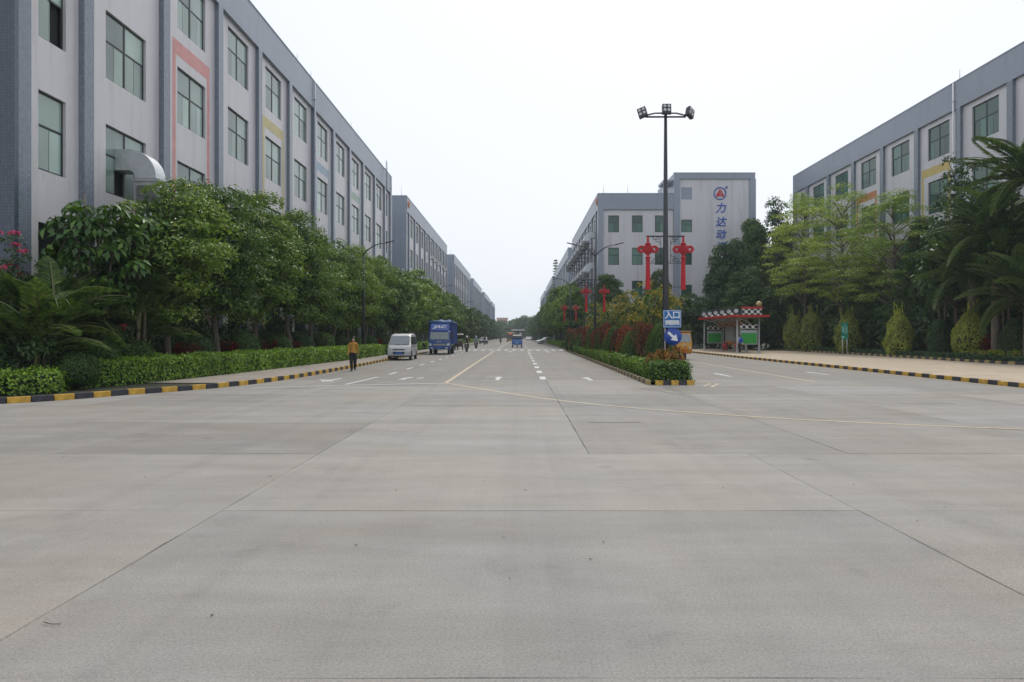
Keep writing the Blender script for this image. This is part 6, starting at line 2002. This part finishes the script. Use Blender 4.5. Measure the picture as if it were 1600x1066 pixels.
def truck(loc, rz):
    v = thing('cargo_truck', loc, rz, 'blue cargo truck with covered bed and white lettering parked behind the minivan', 'truck')
    blue = mk('truck_blue', (0.012, 0.060, 0.24), 0.35, var=0.05, coat=0.3)
    hw = lambda z: 0.98 if z < 1.4 else 0.98 - (z - 1.4) * 0.06
    prof = [(-0.95, 0.50), (-1.02, 0.62), (-1.02, 1.0), (-0.98, 1.32), (-0.78, 1.98), (-0.70, 2.12), (-0.5, 2.18), (0.55, 2.18), (0.62, 2.0), (0.62, 0.55)]
    mb = MB(); loft(mb, prof, hw, 0.05); mb.build('cab', blue, v)
    a, b_ = Vector((0, -0.972, 1.38)), Vector((0, -0.782, 2.02)); nn = Vector((0, -0.64, 0.2)).normalized() * 0.014
    def ws(x, f): p = a.lerp(b_, f); return Vector((x, p.y, p.z)) + nn
    panel(v, 'windscreen', [ws(-0.86, 0), ws(0.86, 0), ws(0.80, 1), ws(-0.80, 1)], mk('truck_screen', (0.16, 0.20, 0.20), 0.08, spec=0.9), tuple(nn))
    mb = MB(); mb.hexa([(-0.80, -0.72, 2.19), (0.80, -0.72, 2.19), (0.80, 0.2, 2.19), (-0.80, 0.2, 2.19), (-0.84, -0.42, 2.80), (0.84, -0.42, 2.80), (0.84, 0.2, 2.80), (-0.84, 0.2, 2.80)])
    df = mb.build('wind_deflector', mk('deflector_blue', (0.07, 0.13, 0.45), 0.35), v, bevel=0.03)
    ang = math.atan2(0.30, 0.61)
    inst('lettering', text_mesh('lettering', 'JAC', 0.50, SIGN_W, 0.006, 0.25, 0.022), v, (0, -0.596, 2.52), (rad(90) - ang, 0, 0), (1.35, 0.72, 1))
    inst('lettering', text_mesh('lettering', 'JAC', 0.17, STEEL, 0.008, 0.1, 0.008), v, (0, -1.035, 1.17), (rad(90), 0, 0), (1.5, 0.85, 1))
    panel(v, 'grille', [(-0.55, -1.024, 0.82), (0.55, -1.024, 0.82), (0.60, -1.024, 0.98), (-0.60, -1.024, 0.98)], mk('grille_chrome', (0.30, 0.30, 0.29), 0.4, metal=0.5))
    panel(v, 'number_plate', [(-0.24, -1.085, 0.56), (0.24, -1.085, 0.56), (0.24, -1.085, 0.72), (-0.24, -1.085, 0.72)], PLATE_B)
    MB().box(-0.96, 0.96, -1.08, -0.95, 0.48, 0.76).build('bumper', blue, v, bevel=0.03)
    for s in (1, -1):
        panel(v, 'headlight', [(s * 0.64, -1.022, 0.82), (s * 0.93, -1.0, 0.82), (s * 0.94, -0.99, 1.06), (s * 0.72, -1.018, 1.02)], HEADL, (0, -0.02, 0))
        panel(v, 'fog_light', [(s * 0.55, -1.083, 0.56), (s * 0.8, -1.083, 0.56), (s * 0.8, -1.083, 0.66), (s * 0.55, -1.083, 0.66)], HEADL)
        mb = MB(); mb.box(s * 1.04, s * 1.22, -0.92, -0.84, 1.45, 1.98); mb.tube([(s * 0.93, -0.8, 2.0), (s * 1.12, -0.88, 2.02)], 0.02, 6); mb.build('mirror', DKPL, v, bevel=0.02)
        P = [(s * (hw(z) + 0.004), y, z) for y, z in ((-0.82, 1.36), (0.35, 1.36), (0.35, 1.95), (-0.62, 1.95))]
        MB().prism(P, (s * 0.01, 0, 0)).build('side_window', CGLASS, v)
        wheel(v, s * 0.82, -0.35, 0.38, 0.2)
        wheel(v, s * 0.80, 3.1, 0.38, 0.34)
    boxb = mk('cargo_blue', (0.030, 0.065, 0.24), 0.5)
    mb = MB(); mb.box(-1.12, 1.12, 0.72, 4.9, 0.95, 2.95); mb.build('cargo_body', boxb, v)
    for s in (1, -1):
        for k in range(8):
            y = 0.78 + k * 0.585
            MB().box(s * 1.121, s * 1.15, y - 0.03, y + 0.03, 0.98, 2.93).build('side_rib', boxb, v)
    # bunched tarpaulin rolled over the top front
    vv, ff = [], []
    nx, ny = 22, 16
    for j in range(ny + 1):
        for i in range(nx + 1):
            x = -1.2 + 2.4 * i / nx; y = 0.45 + 4.5 * j / ny
            edge = min(1, 6 * min(i / nx, 1 - i / nx)) * min(1, 4 * min((j + 0.5) / ny, 1 - j / ny + 0.02))
            z = 2.97 + 0.26 * edge * (0.6 + 0.25 * math.sin(x * 7 + y * 2) + 0.22 * math.sin(x * 3.1 - y * 4.2) + 0.15 * rng.random()) * (1.25 if j < 4 else 0.7)
            vv.append((x, y, z))
    for j in range(ny):
        for i in range(nx):
            k = j * (nx + 1) + i
            ff.append((k, k + 1, k + nx + 2, k + nx + 1))
    mb = MB(); mb.smooth = True; mb.add(vv, ff); mb.smooth = False
    mb.tube([(-1.18, 0.5, 2.9), (-0.5, 0.42, 2.98), (0.2, 0.45, 2.92), (1.18, 0.5, 2.96)], [0.14, 0.17, 0.15, 0.13], 9)
    for s in (1, -1): mb.tube([(s * 1.14, 0.5, 2.93), (s * 1.17, 2.5, 2.92), (s * 1.14, 4.9, 2.93)], [0.07, 0.09, 0.07], 7)
    mb.build('tarpaulin', mk('tarp_blue', (0.030, 0.090, 0.22), 0.6, var=0.3, scale=4, bump=0.4), v)
    mb = MB(); mb.box(-0.45, 0.45, 0.6, 4.9, 0.55, 0.94); mb.build('chassis', DKPL, v)
    MB().box(-1.0, 1.0, 0.66, 0.718, 0.95, 2.9).build('headboard', boxb, v)
    return v
truck((-7.3, 62.9, 0.0), rad(0.6))

def cargo_trike(loc, rz, label):
    """yellow three-wheeled cab with a railed bed behind; front faces -y"""
    v = thing('cargo_tricycle', loc, rz, label, 'tricycle')
    yel = mk('trike_yellow', (0.56, 0.27, 0.02), 0.4, var=0.08, coat=0.2)
    hw = lambda z: 0.56 if z < 1.2 else 0.56 - (z - 1.2) * 0.07
    prof = [(-0.38, 0.42), (-0.55, 0.62), (-0.56, 1.10), (-0.52, 1.22), (-0.36, 1.86), (-0.26, 1.98), (0.75, 2.0), (0.8, 1.9), (0.8, 0.5)]
    mb = MB(); loft(mb, prof, hw, 0.05); mb.build('cab', yel, v)
    a, b_ = Vector((0, -0.515, 1.24)), Vector((0, -0.375, 1.82)); nn = Vector((0, -0.58, 0.14)).normalized() * 0.014
    def ws(x, f): p = a.lerp(b_, f); return Vector((x, p.y, p.z)) + nn
    panel(v, 'windscreen', [ws(-0.46, 0), ws(0.46, 0), ws(0.43, 1), ws(-0.43, 1)], mk('trike_screen', (0.22, 0.25, 0.27), 0.08, spec=0.9), tuple(nn))
    MB().box(-0.5, 0.5, -0.38, 0.76, 2.003, 2.06).build('roof_sheet', mk('trike_roof', (0.48, 0.28, 0.22), 0.6), v, bevel=0.02)
    for s in (1, -1):
        MB().lathe([(0.0, -0.05), (0.07, -0.045), (0.085, 0.0), (0.085, 0.04)], 14, 'y', (s * 0.36, -0.57, 0.82)).build('headlight', HEADL, v)
        P = [(s * (hw(z) + 0.004), y, z) for y, z in ((-0.38, 1.22), (0.6, 1.22), (0.6, 1.80), (-0.24, 1.80))]
        MB().prism(P, (s * 0.01, 0, 0)).build('side_window', CGLASS, v)
        mb = MB(); mb.tube([(s * 0.55, -0.45, 1.25), (s * 0.72, -0.5, 1.3)], 0.015, 5); mb.box(s * 0.68, s * 0.8, -0.53, -0.50, 0.98, 1.3); mb.build('mirror', DKPL, v)
    MB().lathe([(0, -0.02), (0.08, -0.015), (0.085, 0.02)], 14, 'y', (0, -0.57, 1.0)).build('badge', STEEL, v)
    mb = MB(); mb.box(-0.17, 0.17, -0.66, -0.52, 0.66, 0.76); mb.hexa([(-0.14, -0.78, 0.50), (0.14, -0.78, 0.50), (0.14, -0.2, 0.58), (-0.14, -0.2, 0.58), (-0.14, -0.75, 0.56), (0.14, -0.75, 0.56), (0.14, -0.2, 0.64), (-0.14, -0.2, 0.64)]); mb.build('mudguard', mk('trike_orange', (0.5, 0.12, 0.02), 0.5), v)
    wheel(v, 0, -0.5, 0.28, 0.13)
    for s in (1, -1): MB().tube([(s * 0.1, -0.5, 0.28), (s * 0.1, -0.42, 0.72)], 0.025, 6).build('fork', DKPL, v)
    pale = mk('bed_pale', (0.45, 0.47, 0.48), 0.6)
    mb = MB(); mb.box(-0.75, 0.6, 0.85, 2.4, 0.62, 0.70)
    for x in (-0.75, 0.56): mb.box(x, x + 0.04, 0.85, 2.4, 0.7, 1.15)
    mb.box(-0.75, 0.6, 0.85, 0.89, 0.70, 1.35)
    mb.build('cargo_bed', pale, v)
    for k in range(5): MB().tube([(-0.78 + k * 0.07, 0.83, 0.6), (-0.78 + k * 0.07, 0.83, 1.25)], 0.012, 5).build('rail', pale, v)
    for s in (-0.68, 0.52): wheel(v, s, 1.7, 0.28, 0.14)
    return v
cargo_trike((11.75, 49.3, 0), rad(3), 'yellow three-wheeled cargo tricycle behind the round blue sign')

def rear_trike(loc, rz, label, top=True, paint=None, cat='tricycle'):
    """small blue passenger tricycle seen from behind; rear faces -y"""
    v = thing('passenger_tricycle', loc, rz, label, cat)
    bl = paint or mk('trike_blue', (0.012, 0.13, 0.42), 0.4, var=0.06, coat=0.3)
    hw = lambda z: 0.76 if z < 1.05 else 0.76 - (z - 1.05) * 0.2
    prof = [(-1.1, 0.34), (-1.16, 0.5), (-1.15, 1.05), (-1.02, 1.2), (0.9, 1.2), (1.5, 0.95), (1.75, 0.6), (1.7, 0.34)]
    mb = MB(); loft(mb, prof, hw, 0.06); mb.build('body', bl, v)
    prof = [(-0.98, 1.18), (-0.86, 1.66), (-0.7, 1.74), (0.75, 1.74), (1.05, 1.2)]
    mb = MB(); loft(mb, prof, lambda z: 0.72 - (z - 1.15) * 0.22, 0.05); mb.build('cabin', CGLASS, v)
    MB().hexa([(-0.66, -0.95, 1.70), (0.66, -0.95, 1.70), (0.66, 0.95, 1.70), (-0.66, 0.95, 1.70), (-0.56, -0.8, 1.86), (0.56, -0.8, 1.86), (0.56, 0.85, 1.86), (-0.56, 0.85, 1.86)]).build('roof', mk('roof_cream', (0.62, 0.60, 0.55), 0.5), v, bevel=0.04)
    for s in (1, -1):
        panel(v, 'tail_light', [(s * 0.58, -1.163, 0.85), (s * 0.72, -1.163, 0.85), (s * 0.72, -1.163, 1.0), (s * 0.58, -1.163, 1.0)], TAILR)
        wheel(v, s * 0.66, -0.7, 0.28, 0.18)
    wheel(v, 0, 1.4, 0.28, 0.14)
    MB().box(-0.72, 0.72, -1.2, -1.14, 0.38, 0.5).build('bumper', mk('bumper_grey', (0.3, 0.33, 0.36), 0.5), v)
    panel(v, 'number_plate', [(-0.22, -1.163, 0.62), (0.22, -1.163, 0.62), (0.22, -1.163, 0.76), (-0.22, -1.163, 0.76)], mk('plate_pale', (0.35, 0.45, 0.55), 0.5))
    panel(v, 'trim_line', [(-0.7, -1.163, 0.93), (0.5, -1.163, 0.93), (0.5, -1.163, 0.96), (-0.7, -1.163, 0.96)], mk('plate_pale', (0.35, 0.45, 0.55), 0.5))
    return v
rear_trike((-0.38, 100.0, 0), 0, 'blue three-wheeled car with cream roof driving away on the road')

def minibus(loc):
    v = thing('minibus', loc, 0, 'distant yellow minibus with dark windscreen and red display', 'bus')
    yl = mk('bus_yellow', (0.50, 0.34, 0.05), 0.4)
    prof = [(-2.6, 0.35), (-2.75, 0.6), (-2.74, 1.1), (-2.6, 2.4), (-2.4, 2.6), (2.5, 2.6), (2.7, 2.3), (2.7, 0.4)]
    hw = lambda z: 1.02 if z < 1.2 else 1.02 - (z - 1.2) * 0.05
    mb = MB(); loft(mb, prof, hw, 0.08); mb.build('body', yl, v)
    panel(v, 'windscreen', [(-0.92, -2.765, 0.95), (0.92, -2.765, 0.95), (0.88, -2.64, 2.45), (-0.88, -2.64, 2.45)], GLASS_D)
    panel(v, 'display', [(-0.5, -2.70, 2.08), (0.5, -2.70, 2.08), (0.5, -2.675, 2.32), (-0.5, -2.675, 2.32)], mk('led_red', (0.6, 0.08, 0.06), 0.5, emit=0.6), (0, -0.03, 0))
    for s in (1, -1):
        panel(v, 'headlight', [(s * 0.6, -2.76, 0.62), (s * 0.9, -2.74, 0.62), (s * 0.9, -2.74, 0.82), (s * 0.6, -2.76, 0.82)], HEADL, (0, -0.03, 0))
        for y in (-1.8, 1.8): wheel(v, s * 0.9, y, 0.38, 0.22)
        P = [(s * (hw(z) + 0.004), y, z) for y, z in ((-2.3, 1.2), (2.3, 1.2), (2.3, 2.2), (-2.3, 2.2))]
        MB().prism(P, (s * 0.01, 0, 0)).build('side_window', GLASS_D, v)
minibus((-2.55, 190, 0))

def sedan(loc, rz, label, c, nm):
    v = thing('parked_car', loc, rz, label, 'car')
    hw = lambda z: 0.87 if z < 0.85 else 0.87 - (z - 0.85) * 0.38
    prof = [(-2.05, 0.25), (-2.15, 0.42), (-2.1, 0.66), (-1.75, 0.80), (-0.95, 0.92), (-0.25, 1.36), (0.15, 1.45), (0.8, 1.43), (1.55, 1.02), (2.05, 0.95), (2.12, 0.5), (2.05, 0.25)]
    mb = MB(); loft(mb, prof, hw, 0.07); mb.build('body', mk(nm, c, 0.3, metal=0.2, var=0.04, coat=0.4), v)
    side_poly(v, 'side_window', [(-0.72, 0.94), (0.25, 0.94), (0.25, 1.36), (-0.18, 1.34)], hw, CGLASS)
    side_poly(v, 'side_window', [(0.32, 0.94), (1.3, 0.97), (0.82, 1.35), (0.32, 1.36)], hw, CGLASS)
    panel(v, 'windscreen', [(-0.66, -0.93, 0.945), (0.66, -0.93, 0.945), (0.58, -0.28, 1.36), (-0.58, -0.28, 1.36)], CGLASS, (0, -0.012, 0.018))
    for s in (1, -1):
        panel(v, 'headlight', [(s * 0.5, -2.09, 0.58), (s * 0.8, -2.02, 0.60), (s * 0.8, -1.9, 0.74), (s * 0.5, -2.0, 0.72)], HEADL, (0, -0.03, 0.01))
        for y in (-1.3, 1.3): wheel(v, s * 0.79, y, 0.31, 0.19)
    return v
sedan((5.6, 143, 0.0), rad(-68), 'white car nosing out from the right verge', (0.62, 0.63, 0.64), 'car_white')
sedan((-7.9, 150, 0), 0, 'dark car far away at the left kerb beyond the motorcycles', (0.04, 0.045, 0.05), 'car_dark')
sedan((3.3, 262, 0), 0, 'pale car near the gate at the road end', (0.55, 0.57, 0.6), 'car_pale')
sedan((5.0, 268, 0), 0, 'dark red car near the gate at the road end', (0.16, 0.04, 0.04), 'car_red')

# ---- motorcycles with riders (front faces -y)
def motorcycle(loc, rz, label, paint):
    v = thing('motorcycle', loc, rz, label, 'motorcycle', 'motorcycles coming up the left lanes')
    for y in (-0.62, 0.62):
        w_ = MB().torus((0, 0, 0), 0.25, 0.055, 'x', 24, 8).build('wheel', RUBBER, v, (0, y, 0.305))
        MB().lathe([(0.0, -0.03), (0.2, -0.015), (0.2, 0.015), (0.0, 0.03)], 16, 'x').build('rim', STEEL, w_)
    mb = MB()
    for s in (1, -1): mb.tube([(s * 0.07, -0.62, 0.305), (s * 0.07, -0.42, 0.85), (s * 0.06, -0.38, 0.98)], 0.022, 6)
    mb.build('fork', STEEL, v)
    mb = MB(); mb.tube([(-0.33, -0.26, 1.06), (-0.12, -0.38, 1.0), (0.12, -0.38, 1.0), (0.33, -0.26, 1.06)], 0.016, 6); mb.build('handlebar', DKPL, v)
    mb = MB()
    mb.hexa([(-0.13, -0.50, 0.55), (0.13, -0.50, 0.55), (0.14, -0.30, 0.45), (-0.14, -0.30, 0.45), (-0.19, -0.45, 0.98), (0.19, -0.45, 0.98), (0.14, -0.34, 1.0), (-0.14, -0.34, 1.0)])
    mb.hexa([(-0.13, -0.32, 0.28), (0.13, -0.32, 0.28), (0.13, 0.55, 0.32), (-0.13, 0.55, 0.32), (-0.14, -0.30, 0.46), (0.14, -0.30, 0.46), (0.13, 0.72, 0.70), (-0.13, 0.72, 0.70)])
    mb.build('body', paint, v, bevel=0.03)
    MB().lathe([(0, -0.05), (0.075, -0.04), (0.09, 0.02)], 14, 'y', (0, -0.47, 0.86)).build('headlight', HEADL, v)
    MB().box(-0.13, 0.13, -0.12, 0.72, 0.70, 0.80).build('seat', DKPL, v, bevel=0.03)
    mb = MB(); mb.hexa([(-0.07, -0.92, 0.50), (0.07, -0.92, 0.50), (0.07, -0.45, 0.66), (-0.07, -0.45, 0.66), (-0.06, -0.90, 0.53), (0.06, -0.90, 0.53), (0.06, -0.45, 0.70), (-0.06, -0.45, 0.70)]); mb.build('mudguard', paint, v)
    for s in (1, -1):
        mb = MB(); mb.tube([(s * 0.25, -0.30, 1.05), (s * 0.30, -0.32, 1.2)], 0.008, 4); mb.ball((s * 0.31, -0.32, 1.24), 0.06, 10, 6, (1, 0.3, 0.7)); mb.build('mirror', DKPL, v)
    return v
def seated():
    J = dict(pelvis=(0, 0.22, 0.90, 0.15), belly=(0, 0.20, 1.05, 0.14), chest=(0, 0.14, 1.24, 0.15), collar=(0, 0.10, 1.38, 0.10), neck=(0, 0.08, 1.43, 0.05),
             jaw=(0, 0.05, 1.485, 0.065), skull=(0, 0.06, 1.56, 0.088), crown=(0, 0.065, 1.61, 0.06), nose=(0, -0.03, 1.52, 0.012))
    for s, sg in (('l', 1), ('r', -1)):
        J[s + 'shoulder'] = (sg * 0.18, 0.10, 1.35, 0.068); J[s + 'elbow'] = (sg * 0.30, -0.02, 1.14, 0.05); J[s + 'wrist'] = (sg * 0.30, -0.20, 1.07, 0.032)
        J[s + 'hip'] = (sg * 0.10, 0.18, 0.87, 0.10); J[s + 'knee'] = (sg * 0.19, -0.22, 0.76, 0.07); J[s + 'ankle'] = (sg * 0.17, -0.10, 0.40, 0.045); J[s + 'toe'] = (sg * 0.18, -0.26, 0.345, 0.036)
    return J
HW = mk('helmet_white', (0.6, 0.6, 0.6), 0.3)
HD = mk('helmet_dark', (0.05, 0.05, 0.06), 0.3)
JK = [mk('jacket_dark_brown', (0.045, 0.022, 0.02), 0.8), mk('jacket_pale_blue', (0.30, 0.34, 0.46), 0.8), mk('jacket_navy', (0.02, 0.03, 0.06), 0.8), mk('jacket_grey', (0.08, 0.08, 0.08), 0.8)]
for i, (x, y, hm, lab, lab2) in enumerate([
    (-5.62, 72.6, HW, 'dark motorcycle with lit-looking headlamp, closest of the oncoming ones', 'person in dark jacket and white helmet on the closest motorcycle'),
    (-5.9, 92.5, HW, 'motorcycle second from the camera in the left lanes', 'person in pale blue jacket riding the second motorcycle'),
    (-6.15, 120.0, HD, 'motorcycle third from the camera in the left lanes', 'person in navy jacket riding the third motorcycle'),
    (-4.2, 150.0, HD, 'motorcycle farthest from the camera, near the minibus', 'person in grey jacket riding the farthest motorcycle')]):
    motorcycle((x, y, 0), rad(rng.uniform(-3, 3)), lab, mk('moto_paint_%d' % i, ((0.03, 0.02, 0.02), (0.05, 0.06, 0.09), (0.02, 0.02, 0.025), (0.06, 0.02, 0.02))[i], 0.4))
    person('person', (x, y, 0.0), 0, seated(), [JK[i], TROUSER, SKIN, SHOE], lab2, helmet=hm)

# canopy tricycle half hidden behind the truck
v = thing('canopy_tricycle', (-7.55, 84.0, 0), 0, 'dark tricycle with cream canopy half hidden behind the truck', 'tricycle')
dk = mk('trike_dark', (0.035, 0.022, 0.02), 0.5)
mb = MB(); loft(mb, [(-0.7, 0.4), (-0.8, 0.6), (-0.75, 1.05), (-0.5, 1.15), (1.0, 1.1), (1.1, 0.45)], lambda z: 0.52, 0.06); mb.build('body', dk, v)
mb = MB(); mb.hexa([(-0.58, -0.8, 1.84), (0.58, -0.8, 1.84), (0.58, 1.1, 1.84), (-0.58, 1.1, 1.84), (-0.5, -0.7, 1.98), (0.5, -0.7, 1.98), (0.5, 1.0, 1.98), (-0.5, 1.0, 1.98)]); mb.build('canopy', mk('canopy_cream', (0.62, 0.58, 0.50), 0.6), v)
for x in (-0.5, 0.5):
    for y in (-0.6, 0.95): MB().tube([(x, y, 1.0), (x, y, 1.85)], 0.02, 6).build('canopy_post', DKPL, v)
    wheel(v, x * 0.95, 0.7, 0.27, 0.13)
wheel(v, 0, -0.65, 0.27, 0.12)

# scattered leaf litter and chips on the near concrete
n = 60
C = np.stack([lin(n, -8, 9), lin(n, 3.6, 15), np.full(n, 0.008)], 1)
N = np.stack([nrg.normal(size=n) * 0.15, nrg.normal(size=n) * 0.15, np.ones(n)], 1)
o = inst('leaf_litter', leaf_mesh('leaf_litter', C, N, lin(n, 0.015, 0.05), lin(n, 0.008, 0.02), [mk('dry_leaf', (0.07, 0.055, 0.035), 0.8)]))
tag(o, 'tiny dry leaves and chips scattered on the near concrete', 'litter', kind='stuff')
for pth in ([(-2.81, 4.03, 0.012), (-2.75, 4.0, 0.012), (-2.69, 4.0, 0.012)],):
    o = MB().tube(pth, 0.0025, 4).build('twig', BARK); tag(o, 'thin dry twig lying on the near left concrete', 'twig')

# ================================================================== HAZE
hz = MB().box(-420, 420, -40, 600, -1.5, 32).build('haze', mk('haze_tmp', (1, 1, 1)))
hm_ = bpy.data.materials.new('haze'); hm_.use_nodes = True
t = hm_.node_tree
for n_ in list(t.nodes):
    if n_.type == 'BSDF_PRINCIPLED': t.nodes.remove(n_)
pv = t.nodes.new('ShaderNodeVolumePrincipled')
pv.inputs['Color'].default_value = (0.78, 0.90, 1.0, 1)
pv.inputs['Density'].default_value = 0.00036
pv.inputs['Anisotropy'].default_value = 0.3
t.links.new(pv.outputs['Volume'], t.nodes['Material Output'].inputs['Volume'])
hz.data.materials.clear(); hz.data.materials.append(hm_)
tag(hz, 'thin pale haze in the air along the road', 'haze', kind='stuff')
